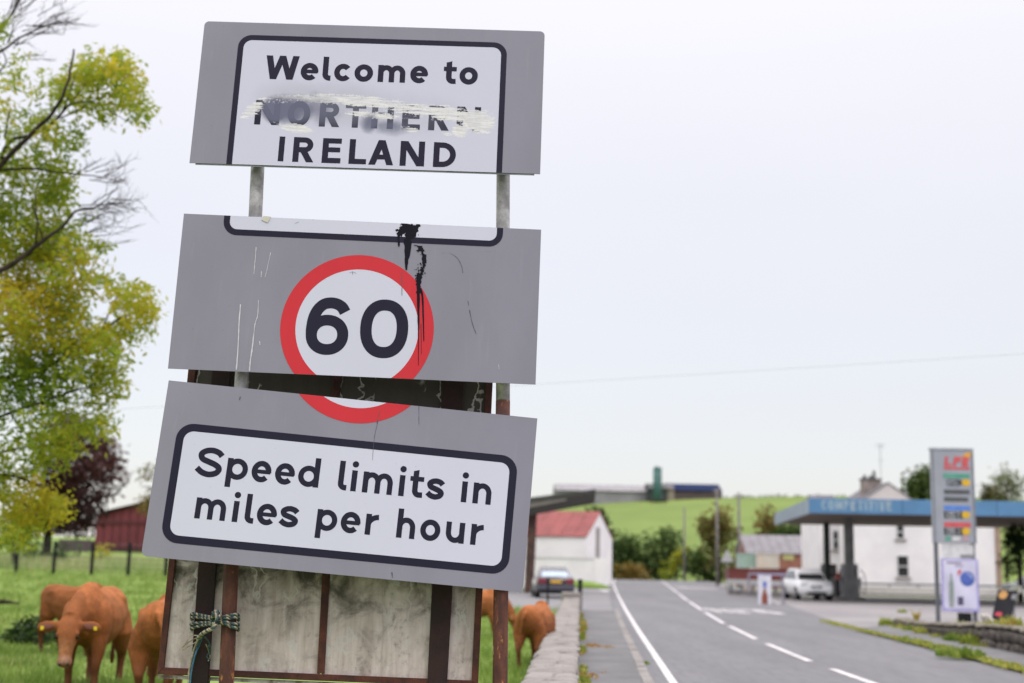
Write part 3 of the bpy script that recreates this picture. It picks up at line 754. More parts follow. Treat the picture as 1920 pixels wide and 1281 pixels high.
lt = Print(PT, .0014); text_line(lt, Z1(325, 478), Z1(1450, 519), LZ(f1, [('I', 305, 344), ('R', 405, 551), ('E', 607, 737), ('L', 793, 914), ('A', 930, 1102), ('N', 1146, 1315), ('D', 1376, 1532)]), 46.6, 10.6, caps=True)
pr_part(lt, 'letter', NAVY, p_top)
lt = Print(PT, .0014); text_line(lt, Z1(225, 226), Z1(1620, 272), LZ(f1, [('N', 142, 314), ('O', 368, 524), ('R', 588, 730), ('T', 766, 908), ('H', 949, 1100), ('E', 1160, 1286), ('R', 1343, 1486), ('N', 1538, 1703)]), 46.0, 10.6, caps=True)
pr_part(lt, 'letter', SMB, p_top, 'capital letter half hidden under cream brush strokes and grey spray')
# middle panel print
x0, y0, x1, y1 = px_rect(PM, [(421, 380), (944, 403), (942.6, 463.3), (419, 440.5)])
T = 12 / PXM
outer = rrect(x0, y0, x1, y1 + .4, 27 / PXM); inner = rrect(x0 + T, y0 + T, x1 - T, y1 + .4 - T, 15 / PXM)
b = Print(PM, .0012); b.band(outer, inner, 0, True); pr_part(b, 'border', NAVY, p_mid)
wv = Print(PM, .0008); wv.poly(inner); pr_part(wv, 'white_field', WHITES, p_mid)
Z5 = lambda x, y: (500 + x / 4.744, 460 + y / 4.744)
uc, vc = PM.uv(*Z5(803, 755)); ul = PM.uv(*Z5(120, 728))[0]; ur = PM.uv(*Z5(1486, 770))[0]; vt = PM.uv(*Z5(815, 87))[1]
rad = (ur - ul) / 2; uc = (ur + ul) / 2; vc = vt - rad
ri = rad * .802
rg = Print(PM, .0012); rg.band(circ(uc, vc, rad), circ(uc, vc, ri), 0, True); pr_part(rg, 'red_ring', RED, p_mid)
wv = Print(PM, .0008); wv.poly(circ(uc, vc, ri + .002)); pr_part(wv, 'white_disc', WHITES, p_mid)
dg = Print(PM, .0014)
ua, va = PM.uv(*Z5(352, 712)); ub, vb = PM.uv(*Z5(733, 728)); H_ = abs(PM.uv(*Z5(540, 468))[1] - PM.uv(*Z5(540, 970))[1]); vm = PM.uv(*Z5(541, 719))[1]
letter(dg, '6', ua, ub, vm - H_ / 2, H_, 103 / 4.744 / PXM); pr_part(dg, 'digit', NAVY, p_mid); dg = Print(PM, .0014)
ua, va = PM.uv(*Z5(832, 735)); ub, vb = PM.uv(*Z5(1259, 750)); H_ = abs(PM.uv(*Z5(1046, 488))[1] - PM.uv(*Z5(1046, 998))[1]); vm = PM.uv(*Z5(1046, 743))[1]
letter(dg, '0', ua, ub, vm - H_ / 2, H_, 104 / 4.744 / PXM)
pr_part(dg, 'digit', NAVY, p_mid)
# bottom panel print: the ring carries on for its lower arc
ub, vb = PL.uv(673, 794.5)
ua_, va_ = PL.uv(560, 738.5); uc_, vc_ = PL.uv(771, 760)
hc = abs(uc_ - ua_) / 2; sag = (va_ + vc_) / 2 - vb; r2 = (hc * hc + sag * sag) / (2 * sag)
r2 = (r2 + rad) / 2; um = (ua_ + uc_) / 2
rg = Print(PL, .0012); rg.band(circ(um, vb + r2, r2), circ(um, vb + r2, r2 * .802), 0, True); pr_part(rg, 'red_ring', RED, p_low)
wv = Print(PL, .0008); wv.poly(circ(um, vb + r2, r2 * .802 + .002)); pr_part(wv, 'white_disc', WHITES, p_low)
x0, y0, x1, y1 = px_rect(PL, [(331.7, 793.3), (970, 854.6), (954.6, 1076.7), (301.7, 1018.3)])
T = 14.2 / PXM
outer = rrect(x0, y0, x1, y1, 31 / PXM); inner = rrect(x0 + T, y0 + T, x1 - T, y1 - T, 18 / PXM)
b = Print(PL, .0012); b.band(outer, inner, 0, True); pr_part(b, 'border', NAVY, p_low)
wv = Print(PL, .0008); wv.poly(inner); pr_part(wv, 'white_field', WHITES, p_low)
Z2 = lambda x, y: (340 + x / 5.822, 800 + y / 5.822); Z3 = lambda x, y: (600 + x / 5.333, 840 + y / 5.333)
f2 = lambda x: 340 + x / 5.822; f3 = lambda x: 600 + x / 5.333
lt = Print(PL, .0014)
text_line(lt, Z2(610, 465), Z3(1620, 457), LZ(f2, [('S', 152, 455), ('p', 497, 728), ('e', 768, 983), ('e', 1024, 1239), ('d', 1275, 1506)]) + LZ(f3, [('l', 183, 272), ('i', 312, 368), ('m', 428, 728), ('i', 790, 846), ('t', 896, 1034), ('s', 1058, 1246), ('i', 1416, 1470), ('n', 1531, 1715)]), 39.6, 10.4)
pr_part(lt, 'letter', NAVY, p_low)
lt = Print(PL, .0014)
text_line(lt, Z2(320, 901), Z3(1570, 868), LZ(f2, [('m', 155, 489), ('i', 561, 625), ('l', 696, 796), ('e', 826, 1043), ('s', 1067, 1284), ('p', 1477, 1703)]) + LZ(f3, [('e', 208, 405), ('r', 455, 588), ('h', 769, 953), ('o', 1003, 1203), ('u', 1257, 1445), ('r', 1508, 1637)]), 39.6, 10.4)
pr_part(lt, 'letter', NAVY, p_low)
# tar splash and drips, white runs, scratches
TAR = M('dried_tar', (.010, .010, .017), rough=.6, spec=.08); BIRD = M('white_runs', (.62, .62, .66), rough=.7); SCR = M('scratch_mark', (.07, .068, .085), rough=.6)
def streak(pr, pts, w0, w1, jit=.0, per=6, dl=0):
    pp = [pr.p.uv(*p) for p in pts]; pp = spline2(pp, per) if len(pp) > 2 else [(pp[0][0] + (pp[1][0] - pp[0][0]) * t / 8, pp[0][1] + (pp[1][1] - pp[0][1]) * t / 8) for t in range(9)]
    n = len(pp); A, B = [], []
    for i, (u, v) in enumerate(pp):
        w = ((w0 + (w1 - w0) * i / (n - 1)) * (1 + R(-jit, jit))) / PXM / 2; A.append((u - w * (1 + R(-jit, jit)), v)); B.append((u + w * (1 + R(-jit, jit)), v))
    pr.band(A, B, dl)
def blot(pr, px, py, rx, ry, dl=0, n=18, rough=.35):
    u, v = pr.p.uv(px, py); k = R(0, 50)
    pr.poly([(u + rx / PXM * cos(2 * pi * i / n) * (1 + rough * mnoise.noise(Vector((cos(2 * pi * i / n) * 2, sin(2 * pi * i / n) * 2, k)))), v + ry / PXM * sin(2 * pi * i / n) * (1 + rough * mnoise.noise(Vector((cos(2 * pi * i / n) * 2 + 9, sin(2 * pi * i / n) * 2, k))))) for i in range(n)], dl)
tr_ = Print(PM, .0022); d_ = 0.0
Zm = lambda x, y: (280 + x / 2.4615, 380 + y / 2.4615)
for (x, y, rx, ry) in [(1195, 118, 40, 22), (1175, 100, 14, 8), (1160, 135, 18, 22), (1225, 128, 18, 16), (1205, 150, 24, 20), (1240, 106, 12, 9), (1150, 160, 6, 16), (1143, 128, 8, 6), (1190, 175, 15, 18), (1222, 150, 10, 16), (1152, 190, 5, 14)]:
    blot(tr_, *Zm(x, y), rx / 2.46, ry / 2.46, d_, 18, .6); d_ += .00004
for pts, a, b_, j in [([(1190, 170), (1190, 220), (1187, 270), (1186, 312)], 34, 7, .12), ([(1205, 180), (1200, 235), (1196, 260)], 16, 2, .1), ([(1150, 150), (1151, 180), (1153, 205)], 10, 3, .1),
                      ([(1222, 196), (1245, 205), (1250, 225)], 12, 26, .4), ([(1250, 200), (1262, 235), (1270, 260), (1268, 285)], 18, 13, .5), ([(1270, 240), (1266, 290), (1258, 320), (1250, 345), (1242, 370)], 14, 14, .5), ([(1240, 325), (1246, 350), (1238, 380)], 14, 16, .4),
                      ([(1245, 345), (1243, 380), (1242, 420)], 22, 17, .25), ([(1242, 400), (1242, 480), (1243, 585)], 16, 7, .1), ([(1250, 395), (1260, 430), (1264, 520), (1267, 640)], 12, 4, .05), ([(1242, 580), (1242, 680), (1242, 752)], 5, 2, .1), ([(1254, 560), (1256, 700)], 2, 1.5, 0)]:
    streak(tr_, [Zm(*p) for p in pts], a / 2.46, b_ / 2.46, j, 5, d_); d_ += .00004
for _ in range(60):
    x, y = random.choice([(R(1135, 1255), R(96, 165)), (R(1238, 1278), R(205, 345)), (R(1225, 1262), R(300, 360))]); blot(tr_, *Zm(x, y), R(1, 4) / 2.46, R(1, 6) / 2.46, d_, 7, .5); d_ += .00001
pr_part(tr_, 'tar_splash', TAR, p_mid)
rn = Print(PM, .0020); d_ = 0
for pts, a, b_ in [([(493, 207), (489, 260), (483, 330)], 4, 2), ([(560, 230), (545, 300), (534, 345)], 2.5, 1.5), ([(421, 470), (414, 560), (410, 660), (402, 772)], 4.5, 5), ([(504, 450), (500, 520), (488, 560), (482, 610), (474, 680), (468, 720), (462, 778)], 2, 6), ([(518, 318), (516, 345)], 3, 2), ([(509, 640), (511, 658)], 4, 3), ([(1612, 745), (1614, 770)], 2, 1.5)]:
    rn = Print(PM, .0020); streak(rn, [Zm(*p) for p in pts], a / 2.46, b_ / 2.46, .35, 6, d_); d_ += .00004; pr_part(rn, 'white_run', BIRD, p_mid)
sc_ = Print(PM, .0018); d_ = 0
for pts, w in [([(1345, 234), (1385, 234), (1420, 255), (1440, 290), (1447, 325)], 3), ([(1470, 455), (1474, 475)], 3), ([(1478, 495), (1490, 555), (1508, 605)], 3), ([(1166, 318), (1166, 430)], 3), ([(673, 97), (690, 90)], 4), ([(925, 325), (940, 320), (955, 328)], 4), ([(938, 318), (939, 332)], 3), ([(1522, 229), (1600, 224)], 2)]:
    sc_ = Print(PM, .0018); streak(sc_, [Zm(*p) for p in pts], w / 2.46, w / 2.46 * .7, .3, 6, d_); d_ += .00004; pr_part(sc_, 'scratch', SCR, p_mid)
sc_ = Print(PL, .0018); Zl = lambda x, y: (240 + x / 2.4, 690 + y / 2.4); d_ = 0
for pts, w in [([(1131, 195), (1122, 250), (1108, 320), (1100, 415)], 2.5), ([(1124, 235), (1120, 250)], 4), ([(1309, 168), (1309, 255)], 2), ([(506, 130), (501, 145)], 5), ([(1188, 920), (1190, 945)], 5)]:
    sc_ = Print(PL, .0018); streak(sc_, [Zl(*p) for p in pts], w / 2.4, w / 2.4 * .6, .3, 6, d_); d_ += .00004; pr_part(sc_, 'scratch', SCR, p_low)
# posts: galvanised tube above, rusted below, leaning back with the panels
LEAN = .079
def pplane(off): return Vector((0, 7.70 + off, 3.03)), Vector((0, -1, LEAN)).normalized()
GALV = M('galvanised_tube', (.50, .485, .485), (.25, .24, .24), scale=11, rough=.5, metal=.35, fine=.4, bump=.15, bdist=.004)
m, n, b_, out = newmat('rusty_tube'); x = NX(n); MATS['rusty_tube'] = m
v = x.map(x.pos(), (1, 1, .35)); f = x.noise(v, 14, 6, .6, .3); c = x.mix(x.ramp(f, .35, .65), (.055, .018, .011), (.13, .042, .024))
c = x.mix(x.ramp(x.noise(v, 26, 4, .6), .62, .70), c, (.42, .17, .05)); c = x.mix(x.ramp(x.noise(v, 17, 5, .65, .4), .66, .70), c, (.46, .36, .24))
c = x.mix(x.mul(x.ramp(x.noise(x.pos(), 60, 3), .5, .7), .5), c, (.05, .02, .015))
n.links.new(c, b_.inputs['Base Color']); b_.inputs['Roughness'].default_value = .8; x.bump(f, .4, .01, b_); RUSTT = m
RUST = M('rusted_angle_iron', (.105, .030, .016), (.040, .013, .010), scale=9, rough=.85, bump=.5, fine=.5, bdist=.006)
BARD = M('dark_rusted_bar', (.028, .010, .008), (.016, .007, .006), scale=8, rough=.85, bump=.4, fine=.3, bdist=.006)
pc, pn = pplane(.13)
def onp(px, py, off=.13): c_, n_ = pplane(off); return on_plane(px, py, c_, n_)
def post(pts, ysplit, foot, lab):
    P_ = [onp(*q) for q in pts]; top = P_[0] + (P_[0] - P_[1]).normalized() * .62
    f_ = P_[-1] + (P_[-1] - P_[-2]).normalized() * ((P_[-1].z + .15) / max(.05, (P_[-2] - P_[-1]).normalized().z))
    chain = [top] + P_ + [f_]; k = [i for i, q in enumerate(pts) if q[1] <= ysplit]
    sp_i = k[-1] + 1
    up = chain[:sp_i + 1]; lo = chain[sp_i:]
    sub = lambda ch: [ch[i] + (ch[i + 1] - ch[i]) * t / 6 for i in range(len(ch) - 1) for t in range(6)] + [ch[-1]]
    mb = MB(); mb.tube(sub(up), .0412, 20); o = sign.part('post', mb, GALV, smooth=True, label=lab)
    mb = MB(); mb.tube(sub(lo), .0422, 20); sign.part('rusted_length', mb, RUSTT, parent=o, smooth=True)
post([(483, 315), (479, 402), (453.5, 705), (448, 800), (433, 1069), (424.5, 1281)], 800, 0, 'post with grey galvanised top and rusted foot, rope tied round it')
post([(943.5, 330), (943, 420), (943, 752), (937.5, 1281)], 752, 0, 'post whose lower half is dark rust')
for pan, par in ((PT, p_top), (PM, p_mid), (PL, p_low)):
    for sgn in (-1, 1):
        for vv in (-.28, .28):
            q = pan.P(0, vv, -.045); pp = None
            u = (-.66 if sgn < 0 else .83) + (.03 * vv)
            q = pan.P(u, vv, -.03); mb = MB(); mb.box(q + Vector((0, .06, 0)), (.11, .02, .04)); sign.part('clamp', mb, ALU, parent=par)
# rust lip and flake of paint on the middle panel's top edge
u, v = PM.uv(500, 409); mb = MB(); mb.prism([PM.P(u - .03, PM.h / 2 - .02, .002), PM.P(u + .01, PM.h / 2 - .035, .002), PM.P(u + .025, PM.h / 2 + .004, .002), PM.P(u - .02, PM.h / 2 + .006, .002)], PM.N * .003); sign.part('paint_flake', mb, M('cream_flake', (.62, .6, .52)), parent=p_mid)

# ================================================================== OLD BOARD BEHIND THE SIGN
m, n, b_, out = newmat('weathered_board'); x = NX(n)
pz = x.pos(); sx = n.nodes.new('ShaderNodeSeparateXYZ'); n.links.new(pz, sx.inputs[0]); zz = sx.outputs[2]
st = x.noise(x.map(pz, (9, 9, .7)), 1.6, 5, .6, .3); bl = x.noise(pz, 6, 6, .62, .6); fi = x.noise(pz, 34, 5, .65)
c = x.mix(x.ramp(st, .3, .68), (.38, .315, .285), (.60, .52, .49)); c = x.mix(x.mul(x.ramp(bl, .45, .72), .45), c, (.17, .14, .115))
c = x.mix(x.mul(x.ramp(fi, .52, .72), .25), c, (.07, .07, .05))
# algae mottling plus the panels' shade painted in, darkest towards the top
al_shade = x.ramp(x.add(x.mul(zz, 1.4), x.mul(x.sub(bl, .5), 1.6)), 1.62, 2.25); c = x.mix(x.mul(al_shade, .95), c, (.030, .026, .015))
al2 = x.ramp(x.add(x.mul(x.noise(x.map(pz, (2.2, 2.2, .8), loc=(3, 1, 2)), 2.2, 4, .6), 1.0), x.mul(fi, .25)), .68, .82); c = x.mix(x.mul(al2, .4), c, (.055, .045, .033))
# pale grazed trails
wn = n.nodes.new('ShaderNodeTexVoronoi'); wn.feature = 'DISTANCE_TO_EDGE'; wn.inputs['Scale'].default_value = 3.2
dn = n.nodes.new('ShaderNodeTexNoise'); dn.inputs['Scale'].default_value = 7; dn.inputs['Detail'].default_value = 4; n.links.new(pz, dn.inputs[0])
vm_ = n.nodes.new('ShaderNodeVectorMath'); vm_.operation = 'MULTIPLY_ADD'; n.links.new(dn.outputs[1], vm_.inputs[0]); vm_.inputs[1].default_value = (.42, .42, .42); n.links.new(x.map(pz, (2.7, 2.7, .34)), vm_.inputs[2])
n.links.new(vm_.outputs[0], wn.inputs['Vector'])
trl = x.mul(x.math('SUBTRACT', 1.0, x.ramp(wn.outputs[0], .014, .05)), x.ramp(x.noise(pz, 2.9, 3), .455, .53))
c = x.mix(x.mul(trl, .8), c, (.50, .48, .455))
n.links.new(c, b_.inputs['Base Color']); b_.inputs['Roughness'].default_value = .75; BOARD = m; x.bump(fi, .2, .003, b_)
bc = onp(600, 1281, .32)
board = Thing('notice_board', 'old weathered board in a rusty iron frame standing behind the road sign', 'board', (bc.x, bc.y, field_h(bc.x, bc.y)))
BO = .30
def quad_part(name, pts, thick, off, mat, parent=None, label=None, bevel=0):
    q = [onp(px, py, off) for px, py in pts]; mb = MB(); c_, n_ = pplane(off); mb.hexa(q, -n_ * thick); return board.part(name, mb, mat, parent=parent, label=label, bevel=bevel)
def ext(p, q, y):   # carry the line p-q to picture height y on the board's plane
    t = (y - p[1]) / (q[1] - p[1]); return (p[0] + (q[0] - p[0]) * t, y)
LO, LI = ((352, 700), (294.7, 1264)), ((366, 700), (307, 1252))
RI, RO = ((908, 770), (884, 1275)), ((921, 770), (896, 1276))
TOPY = 640
sheets = [((324, 1056.6), (307, 1251), (378, 1056), (360, 1254)), ((396, 1061), (380, 1255), (608, 1082), (599, 1264)), ((612, 1083), (603, 1264), (818, 1101), (810, 1273)), ((840, 1103), (832, 1274), (893, 1109), (884, 1276))]
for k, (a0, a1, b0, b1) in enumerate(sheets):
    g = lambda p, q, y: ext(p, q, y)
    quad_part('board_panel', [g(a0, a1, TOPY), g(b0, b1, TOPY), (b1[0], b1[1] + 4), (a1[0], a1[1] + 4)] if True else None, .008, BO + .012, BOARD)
quad_part('frame_rail', [ext(*LO, TOPY), ext(*LI, TOPY), (307, 1251.5), (294.7, 1264)], .05, BO - .01, RUST, bevel=.003)
quad_part('frame_rail', [ext(*RI, TOPY), ext(*RO, TOPY), (896, 1289), (884, 1276)], .05, BO - .01, RUST, bevel=.003)
quad_part('frame_rail', [(307, 1251.5), (884, 1276), (896, 1289), (294.7, 1264)], .05, BO - .008, RUST, bevel=.003)
quad_part('frame_rail', [ext((604, 1082), (594.5, 1263), TOPY), ext((618, 1082), (608, 1263), TOPY), (608, 1263), (594.5, 1263)], .03, BO - .004, RUST, bevel=.002)
quad_part('sill_strip', [(296, 1265.5), (897, 1291), (898, 1299), (296, 1272)], .06, BO + .01, M('bleached_edge', (.40, .37, .34), (.12, .09, .07), scale=14, rough=.9))
for a0, a1, b0, b1 in [((372, 1056), (356, 1281), (405, 1061), (389, 1281)), ((810, 1101), (801, 1281), (848, 1103), (838, 1281))]:
    quad_part('upright', [ext(a0, a1, TOPY), ext(b0, b1, TOPY), ext(b0, b1, 1560), ext(a0, a1, 1560)], .07, BO - .02, BARD, bevel=.003)

# ================================================================== ROPE
rope = Thing('rope', 'frayed blue and cream rope binding the rusty post to the board', 'rope', tuple(onp(405, 1165, .13)))
RB = M('blue_rope_strand', (.05, .115, .105), (.03, .05, .06), scale=60, rough=.9); RC = M('cream_rope_strand', (.40, .35, .25), (.2, .17, .12), scale=60, rough=.9); RD = M('dark_rope_strand', (.035, .05, .055), (.02, .03, .03), scale=60, rough=.9)
RBL = M('bright_blue_twine', (.06, .19, .29), (.03, .10, .16), scale=60, rough=.85)
def twisted(path, rr, name, parent=None, mats=(RB, RC, RD), pitch=.045, n=6):
    path = smooth_path(path, 10); L_ = 0; o = None
    for k, mt in enumerate(mats):
        pts = []; d = 0
        for i, p in enumerate(path):
            if i: d += (p - path[i - 1]).length
            t = (path[min(i + 1, len(path) - 1)] - path[max(i - 1, 0)]).normalized(); a = t.cross(Vector((0, 1, .3))).normalized(); b2 = t.cross(a)
            th = 2 * pi * (d / pitch + k / len(mats)); pts.append(p + (a * cos(th) + b2 * sin(th)) * rr * .55)
        mb = MB(); mb.tube(pts, rr * .62, n)
        if o is None: o = rope.part(name, mb, mt, parent=parent, smooth=True)
        else: rope.part('strand', mb, mt, parent=o, smooth=True)
    return o
F_, Bk = .065, .42     # strand depth in front of the post, behind the board's bar
for dy, dx in ((0, 0), (6, -1), (18, 2), (25, 0)):
    twisted([onp(446 - dx, 1157 + dy * 1.0, .16), onp(447, 1153 + dy, .10), onp(437, 1153 + dy * .95, F_), onp(416, 1157 + dy * .45, F_ + .01), onp(396, 1157 + dy * .55, .12), onp(380, 1154 + dy * .75, .2), onp(362 - dx, 1151 + dy * 1.05, .25), onp(359, 1154 + dy, .30), onp(361, 1158 + dy, .36)], .0085, 'loop')
twisted([onp(400, 1150, .10), onp(407, 1147, .07), onp(409, 1158, .05), onp(403, 1170, .06), onp(398, 1166, .10), onp(402, 1152, .05), onp(410, 1163, .04)], .0115, 'knot')
twisted([onp(405, 1165, .06), onp(401, 1176, .05), onp(391, 1182, .07), onp(380, 1188, .12), onp(371, 1197, .2)], .011, 'tail', mats=(RC, RB, RC))
def strand(pts, off, rr, mat):
    mb = MB(); mb.tube(smooth_path([onp(px, py, o_) for (px, py), o_ in zip(pts, off)], 6), rr, 5); rope.part('frayed_end', mb, mat, smooth=True)
for pts, mt, rr in [([(374, 1193), (366, 1212), (360, 1232), (355, 1255), (353, 1281), (352, 1300)], RC, .006), ([(381, 1189), (375, 1206), (366, 1228), (360, 1252), (357, 1275), (356, 1300)], RBL, .0062), ([(378, 1190), (369, 1215), (362, 1240), (358, 1262), (354, 1298)], RB, .005), ([(376, 1194), (362, 1199), (350, 1207), (341, 1215)], RC, .003), ([(372, 1192), (358, 1192), (352, 1201), (344, 1209)], RC, .003), ([(378, 1196), (366, 1205), (352, 1213), (342, 1219)], RC, .003), ([(391, 1210), (393, 1222), (388, 1231), (395, 1239)], RB, .005), ([(386, 1208), (391, 1220), (394, 1232), (390, 1240)], RC, .003), ([(384, 1195), (392, 1205), (394, 1218), (392, 1228)], RB, .005)]:
    strand(pts, [.2] + [.25] * (len(pts) - 1), rr, mt)
# ================================================================== BUILDINGS
WHITEW = M('white_render', (.84, .815, .825), (.77, .745, .76), scale=.7, rough=.9, spec=.2, fine=.08)
BROWNQ = M('brown_quoin', (.36, .26, .20), (.28, .20, .155), scale=2, rough=.9)
DARKG = M('dark_window_glass', (.03, .032, .035), (.02, .02, .022), rough=.12, spec=.5)
FRAMEW = M('white_window_frame', (.7, .7, .7), rough=.6)
SLATE = M('slate_roof', (.16, .15, .165), (.10, .095, .105), scale=1.5, rough=.8, fine=.3)
REDT = M('red_tin_roof', (.26, .062, .058), (.20, .046, .043), scale=.9, rough=.7, fine=.2)
GREYC = M('grey_column_paint', (.20, .20, .205), (.14, .14, .145), scale=2, rough=.7)
BLACKM = M('black_metal', (.014, .015, .018), rough=.7, spec=.15)
class Fr:
    """a local frame on the ground: e1 along a front, e2 away from the viewer, z up"""
    def __init__(s, o, d): s.o = Vector(o); s.e1 = Vector((d[0], d[1], 0)).normalized(); s.e2 = Vector((-s.e1.y, s.e1.x, 0))
    def P(s, a, b, z): return s.o + s.e1 * a + s.e2 * b + Vector((0, 0, z))
    def R(s): return Matrix((s.e1, s.e2, Vector((0, 0, 1)))).transposed()
    def box(s, mb, a0, a1, b0, b1, z0, z1): return mb.hexa([s.P(a0, b0, z0), s.P(a1, b0, z0), s.P(a1, b1, z0), s.P(a0, b1, z0)], (0, 0, z1 - z0))
def window(th, fr, a, z0, w, h, b=0.0, parent=None, cols=1, rows=2, sill=True):
    mb = MB(); t = .07
    fr.box(mb, a, a + w, b - .06, b - .003, z0, z0 + t); fr.box(mb, a, a + w, b - .06, b - .003, z0 + h - t, z0 + h); fr.box(mb, a, a + t, b - .06, b - .003, z0 + t, z0 + h - t); fr.box(mb, a + w - t, a + w, b - .06, b - .003, z0 + t, z0 + h - t)
    for r_ in range(1, rows): fr.box(mb, a + t, a + w - t, b - .055, b - .004, z0 + h * r_ / rows - t / 2, z0 + h * r_ / rows + t / 2)
    o = th.part('window', mb, FRAMEW, parent=parent)
    for r_ in range(rows):
        mb = MB(); fr.box(mb, a + t, a + w - t, b - .03, b - .006, z0 + h * r_ / rows + t * .6, z0 + h * (r_ + 1) / rows - t * .6); th.part('pane', mb, DARKG, parent=o)
    if sill: mb = MB(); fr.box(mb, a - .12, a + w + .12, b - .14, b - .005, z0 - .14, z0 - .003); th.part('sill', mb, M('sill_grey', (.30, .27, .25), rough=.9), parent=o)
def gable_house(th, fr, W_, D_, ez, rz, wall, roof, base=0.0, axis='x', sheets=0, over=.25, wname='wall', corr=0):
    """walls with gables plus two roof slopes; ridge along x (front) or y (depth)"""
    mb = MB()
    if axis == 'x':
        A = [fr.P(0, 0, base), fr.P(0, D_, base), fr.P(0, D_, ez), fr.P(0, D_ / 2, rz), fr.P(0, 0, ez)]; mb.prism(A, fr.e1 * W_)
    else:
        A = [fr.P(0, 0, base), fr.P(W_, 0, base), fr.P(W_, 0, ez), fr.P(W_ / 2, 0, rz), fr.P(0, 0, ez)]; mb.prism(A, fr.e2 * D_)
    th.part(wname, mb, wall)
    n = max(1, sheets); half = (D_ if axis == 'x' else W_) / 2; ln = W_ if axis == 'x' else D_; sl = (rz - ez) / half
    rf = None
    for side in (0, 1):
        for k in range(n):
            a0 = -over + (ln + 2 * over) * k / n; a1 = -over + (ln + 2 * over) * (k + 1) / n - (.03 if n > 1 else 0); mb = MB(); dz = R(-.012, .012) if n > 1 else 0
            d0, d1 = (-over, half) if side == 0 else (2 * half + over, half)
            z0 = ez - sl * over + .03 + dz; z1 = rz + .03 + dz
            if axis == 'x': q = [fr.P(a0, d0, z0), fr.P(a1, d0, z0), fr.P(a1, d1, z1), fr.P(a0, d1, z1)]
            else: q = [fr.P(d0, a0, z0), fr.P(d0, a1, z0), fr.P(d1, a1, z1), fr.P(d1, a0, z1)]
            mb.hexa(q, (0, 0, .06))
            o = th.part('roof' if n == 1 else 'roof_sheet', mb, roof)
    return th

# --- red-roofed white barn by the side road with its boundary wall
D = 106.0
pA, pB = at(985, 1085, D + 1), at(1098, 1085, D)
e = (pB - pA); W_ = 20.0
fr = Fr((pB.x, pB.y, 0), (e.x + 0, e.y - 1.0)); fr.o = fr.o - fr.e1 * W_
zb = .3; ez = at(1098, 1006, D).z; rzz = at(1109, 961, D + 3).z
hb = Thing('barn', 'white rendered barn with a red tin roof behind a white boundary wall', 'barn', fr.P(0, 0, 0))
gable_house(hb, fr, W_, 6.4, ez, rzz, WHITEW, REDT, base=-.2, sheets=18, over=.12)
fg = Fr(fr.P(W_, 0, 0), (fr.e2.x, fr.e2.y))
mb = MB(); fg.box(mb, 2.3, 3.2, -.05, .04, 2.0, 4.6); hb.part('loft_door', mb, M('grey_boarding', (.33, .30, .30), rough=.9))
Db = 100.0
b0, b1 = at(960, 1085, Db), at(1140, 1087, Db)
fb = Fr((b1.x, b1.y, 0), (1, -.06)); wt = at(1120, 1047, Db).z
bw = Thing('boundary_wall', 'smooth white rendered boundary wall in front of the red-roofed barn', 'wall', fb.P(-9, 0, 0))
mb = MB(); fb.box(mb, -16, -1.0, 0, .3, -.3, wt - .08); bw.part('wall', mb, WHITEW)
for k in range(15): mb = MB(); fb.box(mb, -16 + k, -15.02 + k, -.05, .35, wt - .077, wt); bw.part('coping', mb, M('pale_coping', (.62, .60, .61), rough=.9))
mb = MB(); fb.box(mb, -1.0, 0, -.08, .9, -.3, wt + .02); bw.part('end_pier', mb, WHITEW)
mb = MB(); g0 = at(1085, 1084, 96)
for i in range(9):
    pass
rings = []
for i in range(11):
    t = i / 10; x = g0.x - 2.2 + 4.4 * t; hgt = .45 * math.sin(pi * t) ** .6 + .02
    rings.append([Vector((x, 92.5, -.02)), Vector((x, 94, hgt)), Vector((x, 98, hgt * 1.05)), Vector((x, 99, -.02))])
mb = MB(); mb.loft(rings); structure('grass_bank', mb, M('bank_grass', (.17, .25, .04), (.12, .20, .03), scale=1.5, rough=.9), smooth=True)

# --- old dark canopy on a leaning pillar, left of the road
D = 73.0
cn = Thing('old_canopy', 'dark flat canopy roof tilted up above the red-roofed barn on a rusty pillar', 'canopy', (at(990, 1085, D).x, D, 0))
tip_t, tip_b = at(1117, 917, D), at(1115, 944, D); lt_, lb_ = at(930, 943, D), at(930, 979, D)
mb = MB(); mb.hexa([lb_, tip_b, tip_b + Vector((0, 0, .10)), lb_ + Vector((0, 0, .10))], (-1.2, 9, .2)); cn.part('soffit', mb, M('canopy_soffit', (.03, .027, .025), rough=.9))
up1 = Vector((0, 0, .104))
mb = MB(); mb.hexa([lb_ + up1, tip_b + up1, tip_t - Vector((0, 0, .16)), lt_ - Vector((0, 0, .2))], (-1.2, 9, .2)); cn.part('fascia', mb, M('canopy_fascia', (.036, .034, .03), (.028, .026, .024), rough=.85))
mb = MB(); a_, b_ = lb_ + Vector((0, -.03, .42)), at(1062, 935, D) + Vector((0, -.03, -.1)); mb.hexa([a_, b_, b_ + Vector((0, 0, .10)), a_ + Vector((0, 0, .3))], (0, .025, 0)); cn.part('trim_board', mb, M('canopy_trim', (.20, .18, .155), rough=.9))
mb = MB(); mb.hexa([lt_ - Vector((0, 0, .195)), tip_t - Vector((0, 0, .155)), tip_t, lt_ + Vector((0, 0, .05))], (-1.2, 9, .2)); cn.part('roof_felt', mb, M('canopy_felt', (.06, .064, .055), (.045, .048, .042), rough=.9))
